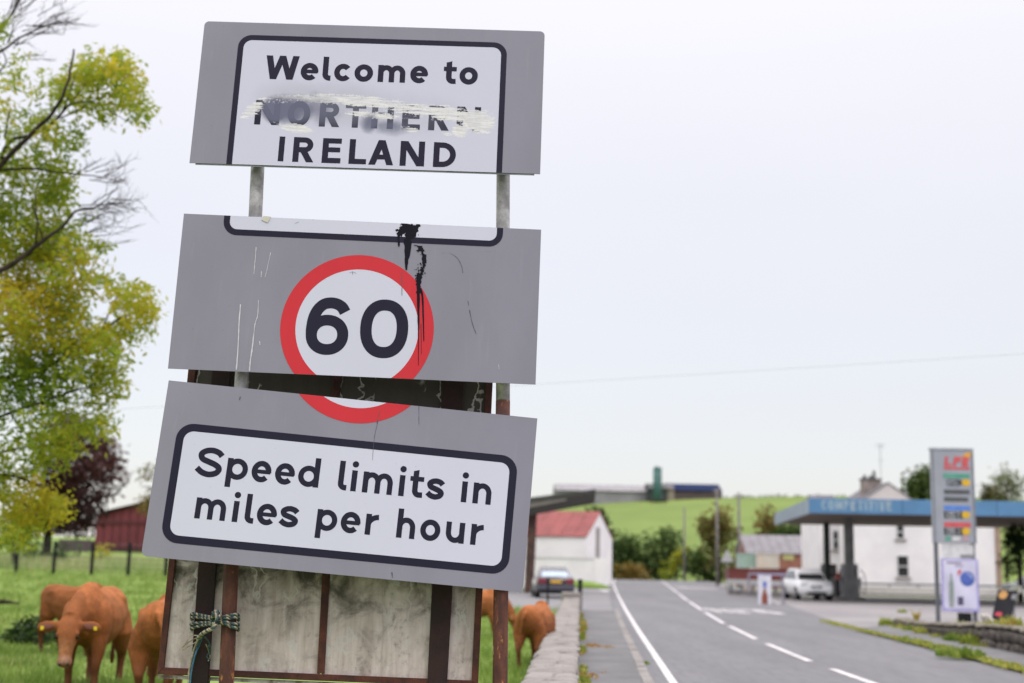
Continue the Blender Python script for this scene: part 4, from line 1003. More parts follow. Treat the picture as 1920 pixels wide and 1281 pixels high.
mb = MB(); q0 = at(993, 1088, D + .5); q1 = at(1000, 958, D + .5); mb.hexa([(q0.x - .28, D + .5, -.1), (q0.x + .22, D + .5, -.1), (q0.x + .22, D + 1, -.1), (q0.x - .28, D + 1, -.1)], (.12, 0, q1.z - .05)); cn.part('pillar', mb, M('rusty_pillar', (.10, .055, .04), (.05, .03, .025), scale=3, rough=.9, fine=.4))

# --- filling station canopy
fs_near = at(1518, 960, 64); fs_far = at(1453, 981, 82)
d_long = Vector((1, -.075, 0)).normalized(); d_end = Vector((fs_far.x - fs_near.x, fs_far.y - fs_near.y, 0))
zb_, zt_ = fs_near.z - .05, at(1518, 934, 64).z
CANB = M('canopy_blue', (.095, .235, .42), (.08, .205, .37), scale=.8, rough=.45, fine=.08); CANE = M('canopy_end_grey', (.27, .345, .42), (.23, .29, .36), scale=1, rough=.5)
can = Thing('petrol_canopy', 'wide blue filling station canopy with faded cream lettering on its fascia', 'canopy', (fs_near.x + 6, fs_near.y + 8, 0))
n_ = 8; Ln = 17.5
for k in range(n_):
    a = fs_near + d_long * (Ln * k / n_); b_ = fs_near + d_long * (Ln * (k + 1) / n_ - .025); a.z = b_.z = zb_; mb = MB(); mb.hexa([a, b_, b_ + Vector((0, .12, 0)), a + Vector((0, .12, 0))], (0, 0, zt_ - zb_)); can.part('fascia_panel', mb, CANB)
for k in range(8):
    a = fs_near + d_end * ((k + .02) / 8); b_ = fs_near + d_end * ((k + 1 - .02) / 8); a.z = b_.z = zb_; mb = MB(); mb.hexa([a + Vector((0, .14, 0)), b_ + Vector((0, .14, 0)), b_ + Vector((.12, .14, 0)), a + Vector((.12, .14, 0))], (0, 0, zt_ - zb_ - .02)); can.part('end_panel', mb, CANE)
mb = MB(); o_ = Vector((fs_near.x + .15, fs_near.y + .15, zb_ + .06)); mb.hexa([o_, o_ + d_long * (Ln - .3), o_ + d_long * (Ln - .3) + d_end, o_ + d_end], (0, 0, .12)); can.part('soffit', mb, M('brown_soffit', (.20, .155, .13), (.16, .12, .10), scale=.6, rough=.8))
mb = MB(); mb.hexa([o_ + Vector((0, 0, .13)), o_ + d_long * (Ln - .3) + Vector((0, 0, .13)), o_ + d_long * (Ln - .3) + d_end + Vector((0, 0, .13)), o_ + d_end + Vector((0, 0, .13))], (0, 0, zt_ - zb_ - .28)); can.part('deck', mb, GREYC)
c1 = at(1551, 1075, 78); mb = MB(); mb.box((c1.x, 78, zb_ / 2), (.30, .3, zb_ + .1)); can.part('column', mb, M('black_green_column', (.018, .03, .026), rough=.6), label='thin dark green column')
c2 = at(1593, 1075, 71); mb = MB(); mb.box((c2.x, 71, zb_ / 2), (.42, .42, zb_ + .1)); can.part('column', mb, GREYC, label='thick grey column')
c3 = at(1905, 1075, 70); mb = MB(); mb.box((c3.x + 1.2, 70, zb_ / 2), (.42, .42, zb_ + .1)); can.part('column', mb, GREYC)
mb = MB(); mb.uv = None
def letters3d(word, org, ex, ez_, H, Wf, s, lift, gap=.25):
    """solid letters standing on a face: strokes in the plane (ex, ez_)"""
    nrm = ex.cross(ez_).normalized(); u = 0; out = []
    for ch in word:
        mb = MB(); out.append(mb)
        wl = Wf * (.35 if ch == 'I' else 1.25 if ch in 'MW' else 1) * H
        if ch == 'I': wl = s
        for k, st in enumerate(glyph(ch, wl, H, s)):
            T_ = lambda q, l: org + ex * (u + q[0]) + ez_ * q[1] + nrm * l
            ll = lift + k * .0015
            if st[0] == 'P': mb.add([T_(q, ll) for q in st[1]], [list(range(len(st[1])))])
            else:
                A, B = offset_band(st[1], st[2], st[3]); n2 = len(A)
                for i in range(n2 if st[3] else n2 - 1):
                    j = (i + 1) % n2; mb.add([T_(A[i], ll), T_(A[j], ll), T_(B[j], ll), T_(B[i], ll)], [(0, 1, 2, 3)])
        u += wl + gap * H
    return out, u
_, tot = letters3d('COMPETITIVE', Vector(), Vector((1, 0, 0)), Vector((0, 0, 1)), .46, .62, .10, 0, .16)
og = fs_near + d_long * .55; og.z = zb_ + .16; og += Vector((0, -.012, 0))
mb, _ = letters3d('COMPETITIVE', og, d_long * (3.35 / tot), Vector((0, 0, 1)), .46, .62, .11, .004, .16)
for g_ in mb: can.part('letter', g_, M('cream_lettering', (.36, .44, .47), (.19, .32, .43), scale=9, rough=.7), recalc=False)

# --- long white house behind the canopy
D = 93.0
h0, h1 = at(1586, 1105, D + .6), at(1879, 1105, D - .6)
fr = Fr((h0.x, h0.y, 0), (h1.x - h0.x, h1.y - h0.y)); W_ = (h1 - h0).length; ezh = 5.2
hs = Thing('white_house', 'two storey white house with brown corner strips behind the filling station canopy', 'house', fr.P(0, 0, 0))
gable_house(hs, fr, W_, 7.0, ezh, ezh + 1.0, WHITEW, SLATE, base=-.2, over=.1)
for a in (-.02, W_ - .36): mb = MB(); fr.box(mb, a, a + .38, -.05, .5, -.1, ezh - .1); hs.part('quoin', mb, BROWNQ)
def hpos(px, py):
    d = ray(px, py); t = (fr.o - CAMP).dot(fr.e2) / d.dot(fr.e2); p = CAMP + d * t; return (p - fr.o).dot(fr.e1), p.z
for (xa, ya, xb, yb) in [(1680, 984, 1696, 1011), (1681, 1041, 1705, 1083)]:
    a0, z1 = hpos(xa, ya); a1, z0 = hpos(xb, yb); window(hs, fr, a0, z0, a1 - a0, z1 - z0)
# lower white wing to its left
f2_ = Fr(at(1538, 1105, 97) - Vector((0, 0, at(1538, 1105, 97).z)), (1, .0)); wl_ = at(1583, 1105, 97).x - at(1538, 1105, 97).x
wg = Thing('white_outbuilding', 'narrow white outbuilding seen between the two canopy columns', 'house', f2_.P(0, 0, 0))
gable_house(wg, f2_, wl_, 6, 5.8, 7.0, WHITEW, SLATE, base=-.2, over=.05)
window(wg, f2_, .95, 3.0, .45, 1.4); mb = MB(); f2_.box(mb, .48, .66, -.12, -.003, 0, 5.4); wg.part('drainpipe', mb, M('brown_pipe', (.12, .08, .07), rough=.7))
# low wall with a grey rail in front of the house
D = 88.5
w0, w1 = at(1606, 1115, D), at(1960, 1115, D); fw = Fr((w0.x, D, 0), (1, -.01)); Lw = w1.x - w0.x
lw = Thing('forecourt_wall', 'low pale forecourt wall with a grey rail below the white house', 'wall', fw.P(Lw / 2, 0, 0))
mb = MB(); fw.box(mb, 0, Lw, 0, .3, -.1, .55); lw.part('wall', mb, M('pale_block_wall', (.62, .59, .575), (.52, .49, .48), scale=1, rough=.9, fine=.2))
mb = MB(); fw.box(mb, -.1, Lw, -.12, -.003, -.1, .09); lw.part('base_shade', mb, M('dark_base_shade', (.13, .125, .13), rough=.9))  # dark base strip standing in for the shadow along the wall's foot
mb = MB(); fw.box(mb, 0, Lw, -.06, .0, .66, .80); lw.part('rail', mb, M('grey_rail', (.21, .22, .235), rough=.5))
for k in range(7): mb = MB(); fw.box(mb, .2 + k * 1.9, .3 + k * 1.9, .003, .08, .552, .78); lw.part('rail_post', mb, GREYC)
# gable house farther back, with its stone chimney
D = 125.0
a_, b_ = at(1616, 935, D), at(1716, 935, D); fr = Fr((a_.x, D, 0), (1, .0)); W_ = b_.x - a_.x; pk = at(1663, 906, D)
gh = Thing('gable_house', 'pale gabled house whose roof peak shows above the blue canopy', 'house', fr.P(0, 0, 0))
gable_house(gh, fr, W_ * 1.0, 9, at(1620, 936, D).z - .15, pk.z, M('pale_pink_render', (.66, .61, .62), rough=.9), SLATE, base=-.5, axis='y', over=.12)
c_ = at(1632, 900, D + 3); mb = MB(); mb.box((c_.x, D + 3, c_.z - 1.2), (1.7, 1.1, 2.4)); ch_ = gh.part('chimney', mb, M('chimney_stone', (.32, .27, .25), (.2, .17, .155), scale=2.5, rough=.9))
mb = MB(); mb.box((c_.x, D + 3, c_.z + .06), (1.9, 1.3, .12)); gh.part('chimney_cap', mb, M('chimney_dark', (.09, .085, .085), rough=.9), parent=ch_)
for dx, hh in ((-.55, .35), (.35, .75), (.0, .3)):
    mb = MB(); mb.tube([(c_.x + dx, D + 3, c_.z + .12), (c_.x + dx, D + 3, c_.z + .12 + hh)], [.17, .13], 8); gh.part('chimney_pot', mb, M('pot_dark', (.06, .06, .065), rough=.8), parent=ch_)
ae = at(1652, 900, D + 3); at_ = at(1651, 832, D + 3)
aer = Thing('aerial', 'thin tall television aerial mast above the chimney', 'aerial', (ae.x, D + 3, ae.z - 1.5))
mb = MB(); mb.tube([(ae.x, D + 3, ae.z - 1.5), (ae.x, D + 3, at_.z)], .03, 6); aer.part('mast', mb, M('aerial_grey', (.3, .32, .35), rough=.5))
for zz, ln in ((at_.z - .1, .9), (at_.z - .35, .7), (at_.z - 1.6, .45)):
    mb = MB(); mb.tube([(ae.x - ln / 2, D + 3, zz), (ae.x + ln / 2, D + 3, zz)], .022, 5)
    for k in range(5): xx = ae.x - ln / 2 + ln * k / 4; mb.tube([(xx, D + 2.75, zz), (xx, D + 3.25, zz)], .014, 4)
    aer.part('antenna', mb, M('aerial_grey', (.3, .32, .35)))

# --- low long grey-roofed building and clutter left of the canopy
D = 112.0
a_, b_ = at(1402, 1085, D), at(1552, 1085, D); fr = Fr((a_.x, D, 0), (1, .0)); W_ = b_.x - a_.x
lb = Thing('low_shed', 'long low shed with a mauve grey sheet roof and red brick front', 'shed', fr.P(0, 0, 0))
gable_house(lb, fr, W_, 6, at(1470, 1038, D).z, at(1470, 1011, D).z + .3, M('red_brick', (.30, .135, .095), (.24, .10, .075), scale=3, rough=.9), M('mauve_sheet_roof', (.21, .20, .215), (.165, .155, .17), scale=1.2, rough=.7), base=-.3, sheets=9, over=.15)
mb = MB(); a2, z2 = at(1468, 1060, D).x - a_.x, at(1468, 1050, D).z; fr.box(mb, a2, a2 + .9, -.06, -.004, z2, z2 + .5); lb.part('yellow_sign', mb, M('yellow_board', (.5, .48, .2), rough=.8))
D = 104.0
def crate_box(name, label, cat, xa, xb, ya, yb, D, dep, mat, ribs=0):
    p0, p1 = at(xa, yb, D), at(xb, ya, D); th = Thing(name, label, cat, ((p0.x + p1.x) / 2, D, 0)); f = Fr((p0.x, D, 0), (1, 0)); w = p1.x - p0.x
    mb = MB(); f.box(mb, 0, w, 0, dep, max(-.1, p0.z), p1.z); th.part('body', mb, mat)
    for k in range(ribs): mb = MB(); f.box(mb, w * (k + .3) / ribs, w * (k + .7) / ribs, -.04, -.002, max(-.1, p0.z) + .1, p1.z - .1); th.part('rib', mb, mat)
    mb = MB(); f.box(mb, -.05, w + .05, -.06, dep + .05, p1.z + .002, p1.z + .1); th.part('lid', mb, mat)
    return th
crate_box('skip', 'pale green storage container at the left end of the low shed', 'container', 1393, 1419, 1040, 1067, D, 3, M('pale_green_tin', (.36, .50, .42), rough=.7), 4)
crate_box('trailer_body', 'white and orange storage box between the green container and brick wall', 'container', 1421, 1461, 1041, 1066, D - 1, 3, M('faded_cream', (.60, .50, .38), (.64, .61, .55), scale=.5, rough=.8), 3)
crate_box('low_wall', 'dark red painted low wall beyond the forecourt barrier', 'wall', 1360, 1490, 1070, 1088, 98, .4, M('oxblood_paint', (.17, .04, .035), (.13, .033, .03), rough=.8), 0)
t_ = Thing('rubble_heap', 'pale heap of rubble spilling in front of the storage box', 'heap', (at(1418, 1068, 101).x, 101, 0))
mb = MB(); hp = at(1418, 1062, 101); mb.ball((hp.x, 101, .4), (1.0, .7, hp.z - .4), 9, 5)
for v_ in mb.v: v_ += Vector((mnoise.noise(v_ * 2), 0, mnoise.noise(v_ * 2 + Vector((5, 0, 0))))) * .25
t_.part('heap', mb, M('pale_rubble', (.55, .47, .43), rough=.95))

# --- barrier rail and notice panel at the forecourt mouth
D = 66.0
fb_ = Thing('barrier', 'low pale roadside barrier with metal hoops at the filling station entrance', 'barrier', (at(1420, 1100, D).x, D, 0))
f = Fr((at(1362, 1100, 80).x, 80, 0), (at(1500, 1100, 72).x - at(1362, 1100, 80).x, -8))
Lb = 7.5
mb = MB(); f.box(mb, 0, Lb, 0, .08, .62, .92); fb_.part('beam', mb, M('pale_galv_beam', (.52, .51, .51), rough=.5))
mb = MB(); f.box(mb, 0, Lb, .1, .35, -.05, .3); fb_.part('kerb_block', mb, KERB)
for k in range(6): mb = MB(); f.box(mb, .3 + k * 1.3, .42 + k * 1.3, .085, .18, 0, .9); fb_.part('post', mb, GREYC)
hp = at(1405, 1120, 60)
cg = Thing('trolley_cage', 'small grey metal rail frame behind the advertising panel', 'rail', (hp.x, 60, 0))
for (xa, ya, xb, yb) in [(1404, 1076, 1404, 1113), (1404, 1076, 1478, 1078), (1466, 1078, 1470, 1132), (1410, 1096, 1466, 1099)]:
    p, q = at(xa, ya, 60), at(xb, yb, 60); p.z = max(p.z, 0); q.z = max(0, q.z); mb = MB(); mb.tube([p, q], .045, 6); cg.part('bar', mb, M('cage_grey', (.24, .23, .30), rough=.5))
D = 58.0
ap = Thing('advert_sign', 'white advertising panel with blue mark and reddish brown bottle at forecourt mouth', 'sign', (at(1434, 1120, D).x, D, 0))
p0, p1 = at(1422, 1123, D), at(1446, 1079, D); f = Fr((p0.x, D, 0), (1, .05)); w = p1.x - p0.x
mb = MB(); f.box(mb, 0, w, 0, .08, .03, p1.z); ap.part('board', mb, M('advert_white', (.68, .68, .76), rough=.5))
mb = MB(); f.box(mb, -.1, w + .6, -.01, .09, p1.z + .004, p1.z + .1); ap.part('top_bar', mb, M('lilac_bar', (.30, .28, .42), rough=.5))
mb = MB(); f.box(mb, w * .38, w * .62, -.012, -.004, p1.z - .5, p1.z - .27); ap.part('blue_mark', mb, M('print_blue', (.06, .12, .5), rough=.5))
mb = MB(); mb.prism([f.P(w * a, -.012, z_) for a, z_ in ((.25, .06), (.72, .06), (.72, .42), (.58, .6), (.58, .72), (.40, .72), (.40, .6), (.25, .42))], f.e2 * .008); ap.part('bottle_print', mb, M('print_rust', (.26, .07, .04), rough=.5))

# --- petrol pumps under the canopy
def pump(px, D, label, cap):
    c = at(px, 1100, D); th = Thing('petrol_pump', label, 'petrol pump', (c.x, D, 0), 'petrol pumps under the canopy'); f = Fr((c.x - .45, D, 0), (1, .1))
    mb = MB(); f.box(mb, -.25, 1.15, -.25, .85, -.05, .14); th.part('island', mb, KERB)
    mb = MB(); f.box(mb, 0, .9, 0, .55, .142, 1.15); th.part('cabinet', mb, M('pump_grey', (.28, .29, .30), rough=.5))
    mb = MB(); f.box(mb, .05, .85, .05, .5, 1.152, 1.9); th.part('display_head', mb, cap)
    mb = MB(); f.box(mb, .18, .72, .03, .047, 1.35, 1.7); th.part('display', mb, DARKG)
    for s_ in (-1, 1):
        x_ = .45 + s_ * .52; mb = MB(); mb.tube(smooth_path([f.P(x_, .1, 1.6), f.P(x_ + s_ * .18, -.1, 1.3), f.P(x_ + s_ * .2, -.12, .5), f.P(x_ + s_ * .05, -.05, .35), f.P(x_, .05, .95)], 5), .025, 6); th.part('hose', mb, BLACKM, smooth=True)
        mb = MB(); mb.box(f.P(x_, .02, 1.05), (.06, .12, .3)); th.part('nozzle', mb, BLACKM)
pump(1558, 79, 'dark petrol pump beside the thin green canopy column', M('pump_dark', (.03, .035, .035), rough=.5)); pump(1597, 72.5, 'grey petrol pump at the foot of the thick canopy column', M('pump_grey2', (.2, .21, .22), rough=.5))
bn = at(1576, 1080, 74); th = Thing('litter_bin', 'dark forecourt bin with a bright red top behind the white car', 'bin', (bn.x, 74, 0))
mb = MB(); mb.tube([(bn.x, 74, 0), (bn.x, 74, 1.05)], [.24, .28], 10); th.part('body', mb, BLACKM); mb = MB(); mb.tube([(bn.x, 74, 1.052), (bn.x, 74, 1.3), (bn.x, 74, 1.42)], [.29, .28, .12], 10); th.part('lid', mb, M('bin_red', (.38, .04, .03), rough=.5))

# ================================================================== PRICE SIGN
D = 38.0
p0, p1 = at(1762, 1163, D), at(1830, 1163, D)
fr = Fr((p0.x - .08, D, 0), (1, -.02)); Wd = p1.x - p0.x + .16; gz0 = 0.0
ps = Thing('price_sign', 'tall grey fuel price sign with white banner between its legs', 'price sign', fr.P(Wd / 2, 0, 0))
PGREY = M('price_sign_grey', (.335, .355, .405), (.30, .32, .365), scale=1.5, rough=.45); PSIDE = M('price_sign_side', (.22, .235, .27), rough=.5)
zt, zb2 = at(1790, 844, D).z, at(1795, 1019, D).z
mb = MB(); fr.box(mb, 0, Wd, 0, .22, zb2, zt); ps.part('cabinet', mb, PGREY, bevel=.02)
mb = MB(); fr.box(mb, -.02, Wd + .02, -.02, .24, zt + .003, zt + .06); ps.part('cap', mb, M('sign_cap', (.42, .46, .5), rough=.5))
for a in (.02, Wd - .02): mb = MB(); fr.box(mb, a - .03, a + .03, -.015, -.002, zb2, zt - .01); ps.part('edge_trim', mb, PSIDE)
for a in (.02, Wd - .12): mb = MB(); fr.box(mb, a, a + .10, .06, .16, -.1, zb2 - .003); ps.part('leg', mb, M('sign_leg', (.12, .13, .15), rough=.5))
mb = MB(); fr.box(mb, .122, Wd - .122, .08, .14, .05, .16); ps.part('cross_bar', mb, PSIDE)
mb = MB(); fr.box(mb, -.05, Wd + .05, -.1, .3, -.1, .045); ps.part('base', mb, KERB)
def pz(px, py):
    d = ray(px, py); t = (fr.o - CAMP).dot(fr.e2) / d.dot(fr.e2); p = CAMP + d * t; return (p - fr.o).dot(fr.e1), p.z
def strip(name, xa, xb, ya, yb, mat, lift=.004, label=None):
    (a0, z1), (a1, _) = pz(xa, ya), pz(xb, ya); z0 = pz(xa, yb)[1]; z1 = pz(xa, ya)[1]
    mb = MB(); fr.box(mb, a0, a1, -lift - .006, -lift, z0, z1); return ps.part(name, mb, mat, label=label), a0, a1, z0, z1
pr_ = {'green': M('print_green', (.05, .30, .20), (.12, .36, .27), scale=2, rough=.5), 'blue': M('print_blue2', (.10, .24, .66), rough=.5), 'red': M('print_red', (.62, .10, .11), rough=.5), 'grey': M('print_dark_grey', (.085, .095, .10), rough=.5), 'yellow': M('print_yellow', (.72, .45, .02), rough=.5), 'black': M('print_black', (.02, .024, .03), rough=.4), 'orange': M('print_orange', (.72, .36, .06), rough=.5)}
def pq(px, py, l): a, z_ = pz(px, py); return fr.P(a, -l, z_)
def words(word, xa, xb, ytop, ybot, mat, name='letter', sk=.0, wf=.7, sw_=.2, lift=.013):
    org = pq(xa, ybot, 0); H = pz(xa, ytop)[1] - pz(xa, ybot)[1]; _, tot = letters3d(word, Vector(), Vector((1, 0, 0)), Vector((0, 0, 1)), H, wf, H * sw_, 0, .14)
    ww = pz(xb, ybot)[0] - pz(xa, ybot)[0]; mb, _ = letters3d(word, org, fr.e1 * (ww / tot), Vector((sk, 0, 1)), H, wf, H * sw_, lift, .14)
    for g_ in mb: ps.part(name, g_, mat, recalc=False)
words('LFR', 1770, 1819, 856, 874, pr_['red'], sk=.15, sw_=.30)
strip('underline', 1769, 1818, 876, 880, pr_['red'])
a, z_ = pz(1811, 855); mb = MB(); mb.prism([fr.P(a + dx, -.012, z_ + dz) for dx, dz in ((-.12, -.09), (.02, -.12), (.13, -.02), (.15, .10), (.02, .09), (-.08, .02))], fr.e2 * .008); ps.part('leaf_emblem', mb, pr_['orange'])
strip('fuel_strip', 1768, 1818, 888, 896, pr_['green'])
def seg7(d, a0, z0, w, h, s, mb):
    S = {'0': 'abcdef', '1': 'bc', '2': 'abged', '3': 'abgcd', '4': 'fgbc', '5': 'afgcd', '6': 'afgedc', '7': 'abc', '8': 'abcdefg', '9': 'abcdfg'}[d]
    g = {'a': (0, h - s, w, h), 'd': (0, 0, w, s), 'g': (0, h / 2 - s / 2, w, h / 2 + s / 2), 'f': (0, h / 2, s, h), 'e': (0, 0, s, h / 2), 'b': (w - s, h / 2, w, h), 'c': (w - s, 0, w, h / 2)}
    for i, k in enumerate(S):
        x0, y0, x1, y1 = g[k]; l = .014 + i * .0012; mb.add([fr.P(a0 + x0, -l, z0 + y0), fr.P(a0 + x1, -l, z0 + y0), fr.P(a0 + x1, -l, z0 + y1), fr.P(a0 + x0, -l, z0 + y1)], [(0, 1, 2, 3)])
def price(ya, yb, num, led=False):
    if led: o, *_ = strip('digit_box', 1770, 1805, ya, yb, pr_['black'], .003)
    mb = MB(); a0, z0 = pz(1771, yb - .5); a1 = pz(1800, yb)[0]; h = pz(1771, ya + .5)[1] - z0; w = (a1 - a0) / len(num)
    for i, ch in enumerate(num): mb = MB(); seg7(ch, a0 + i * w + .01, z0, w * .72, h, w * .2, mb); ps.part('digit', mb, M('digit_pale', (.55, .58, .6), rough=.5) if led else pr_['black'], recalc=False)
    a, z_ = pz(1811, (ya + yb) / 2); mb = MB(); mb.prism([fr.P(a + .12 * cos(t * pi / 8), -.012, z_ + .10 * sin(t * pi / 8)) for t in range(16)], fr.e2 * .008); ps.part('yellow_roundel', mb, pr_['yellow'])
    mb = MB(); fr.box(mb, a - .2, a - .1, -.011, -.004, z_ - .06, z_ + .06); ps.part('arrow_box', mb, pr_['black'])
price(898, 912, '1320'); strip('dark_strip', 1770, 1818, 918, 926, pr_['grey']); strip('dark_strip', 1770, 1815, 932, 940, pr_['grey'])
strip('fuel_strip', 1770, 1819, 948, 957, pr_['blue']); price(959, 972, '1357', True); strip('fuel_strip', 1770, 1820, 979, 988, pr_['red']); price(990, 1003, '1351', True)
for xa, xb, mt in ((1772, 1782, pr_['green']), (1786, 1800, M('print_white', (.7, .7, .7))), (1806, 1814, M('print_pink', (.6, .35, .4)))): strip('card_logo', xa, xb, 1006, 1014, mt)
strip('white_panel', 1767, 1826, 1020, 1046, M('blank_white', (.70, .70, .71), rough=.5), -.06)
strip('notice', 1802, 1826, 1040, 1047, M('notice_grey', (.25, .25, .27), rough=.6), -.045)
BAN = M('banner_white', (.62, .61, .75), (.57, .56, .72), scale=2, rough=.55); LIL = M('banner_lilac_edge', (.38, .36, .68), rough=.55)
(a0, z1), (a1, _) = pz(1763, 1047), pz(1833, 1047); z0 = pz(1765, 1146)[1]
bn_ = Thing('banner', 'white advertising banner with lilac border and blue emblem tied to the price sign', 'banner', fr.P(Wd / 2, 0, 0))
def bpt(u, v, l): a = a0 + (a1 - a0) * u; return fr.P(a, -.02 - l + .025 * math.sin(u * 7 + v * 4) * math.sin(pi * v), z0 + (z1 - z0) * v)
mb = MB(); nu, nv = 10, 14
mb.add([bpt(i / nu, j / nv, 0) for j in range(nv + 1) for i in range(nu + 1)], [(j * (nu + 1) + i, j * (nu + 1) + i + 1, (j + 1) * (nu + 1) + i + 1, (j + 1) * (nu + 1) + i) for j in range(nv) for i in range(nu)])
sheet = bn_.part('sheet', mb, LIL, smooth=True)
def bpatch(name, u0, u1, v0, v1, mat, l=.006, n=6):
    mb = MB(); mb.add([bpt(u0 + (u1 - u0) * i / n, v0 + (v1 - v0) * j / n, l) for j in range(n + 1) for i in range(n + 1)], [(j * (n + 1) + i, j * (n + 1) + i + 1, (j + 1) * (n + 1) + i + 1, (j + 1) * (n + 1) + i) for j in range(n) for i in range(n)])
    return bn_.part(name, mb, mat, recalc=False)
bpatch('white_field', .06, .94, .05, .97, BAN, .006, 10)
def bshape(name, pts, mat, l): mb = MB(); mb.add([bpt(u, v, l) for u, v in pts], [list(range(len(pts)))]); bn_.part(name, mb, mat, recalc=False)
bshape('bottle_print', [(.20, .08), (.32, .08), (.32, .52), (.29, .60), (.28, .72), (.24, .72), (.23, .60), (.20, .52)], M('bottle_grey', (.30, .32, .33), (.22, .30, .24), scale=8, rough=.5), .010)
bpatch('bottle_label', .20, .32, .12, .24, M('bottle_cream', (.58, .56, .42)), .013, 2); bpatch('small_box_print', .42, .57, .12, .28, M('dark_violet', (.10, .085, .16)), .010, 2)
asp = (z1 - z0) / (a1 - a0)
bshape('blue_emblem', [(.70 + .20 * cos(t * pi / 12), .62 + .20 / asp * sin(t * pi / 12)) for t in range(24)], M('emblem_blue', (.07, .13, .46), rough=.5), .010)
mb = MB(); A, B = [], []
for t in range(17): th_ = radians(-40 + 250 * t / 16); r_ = .12; w_ = .02 + .02 * math.sin(pi * t / 16); A.append((.70 + (r_ + w_) * cos(th_), .62 + (r_ + w_) / asp * sin(th_))); B.append((.70 + (r_ - w_) * cos(th_), .62 + (r_ - w_) / asp * sin(th_)))
for i in range(16): mb.add([bpt(*A[i], .013), bpt(*A[i + 1], .013), bpt(*B[i + 1], .013), bpt(*B[i], .013)], [(0, 1, 2, 3)])
bn_.part('emblem_swirl', mb, M('swirl_pale', (.42, .46, .66)), recalc=False)
bshape('red_corner', [(.44, .66), (.54, .74), (.56, .79), (.45, .78)], pr_['red'], .013); bpatch('header_print', .15, .55, .90, .94, M('header_grey', (.30, .28, .36)), .010, 3); bpatch('header_print', .38, .60, .84, .88, M('header_lilac', (.42, .40, .55)), .010, 3)
# leaning A-board and pale slab behind the right-hand wall
D = 34.0
q = [at(1857, 1170, D), at(1893, 1173, D), at(1909, 1108, D + .5), at(1871, 1106, D + .5)]
ab = Thing('advert_board', 'black advertising board tipped over to the right behind the dark wall', 'sign', q[0])
mb = MB(); mb.hexa(q, (.02, .06, .0)); ab.part('board', mb, M('board_black', (.02, .02, .024), rough=.7, spec=.1))
def abp(name, u, v, ru, rv, mat, n=12):
    mb = MB(); P2 = lambda a, b: (q[0] * (1 - a) + q[1] * a) * (1 - b) + (q[3] * (1 - a) + q[2] * a) * b + Vector((0, -.012, 0)); mb.add([P2(u + ru * cos(2 * pi * k / n), v + rv * sin(2 * pi * k / n)) for k in range(n)], [list(range(n))]); ab.part(name, mb, mat, recalc=False)
abp('orange_print', .30, .86, .22, .12, M('ab_orange', (.42, .22, .06))); abp('red_print', .30, .30, .2, .06, M('ab_red', (.45, .03, .06))); abp('grey_print', .85, .82, .12, .08, M('ab_grey', (.2, .2, .22)))
mb = MB(); lg = (q[2] + q[3]) / 2; mb.tube([lg + Vector((0, .05, 0)), Vector((lg.x - .2, D + 1.3, 0))], .03, 6); ab.part('rear_leg', mb, BLACKM)
sl = at(1858, 1168, 30.5); slab = Thing('stone_slab', 'broken pale stone slab resting at an angle on the dark wall', 'slab', sl)
me = stone_mesh('slab', 77, 1, 1, 1, 2, .3); me.materials.append(M('pale_slab', (.58, .54, .50), (.36, .33, .29), scale=7, rough=.9, bump=.5)); place('slab', me, slab.root, sl, (0, radians(42), .1), (.52, .26, .17))
me = stone_mesh('lump', 78, 1, 1, 1, 2, .3); me.materials.append(RS); l2 = Thing('stone', 'dark stone wedged under the broken pale slab', 'stone', sl + Vector((-.05, .05, -.25))); place('lump', me, l2.root, sl + Vector((-.06, .05, -.2)), (0, .3, .2), (.34, .3, .3))
bk = at(1809, 1168, 37); blk = Thing('block', 'small dark concrete block by the right leg of the price sign', 'block', (bk.x, 37, 0)); mb = MB(); mb.box((bk.x, 37, .2), (.3, .3, .5)); blk.part('block', mb, BLACKM, bevel=.02)
gp = at(1897, 1090, 40); gpl = Thing('pallet_sign', 'pale tilted board fragment above the black advertising board', 'board', (gp.x, 40, 0)); mb = MB(); mb.box(at(1903, 1108, 40), (.42, .05, .2), (0, -.3, 0)); gpl.part('board', mb, M('frag_pale', (.40, .40, .36), (.22, .24, .16), scale=8)); mb = MB(); mb.tube([(gp.x + .05, 40.1, 0), at(1901, 1108, 40.1)], .03, 6); gpl.part('stake', mb, GREYC)

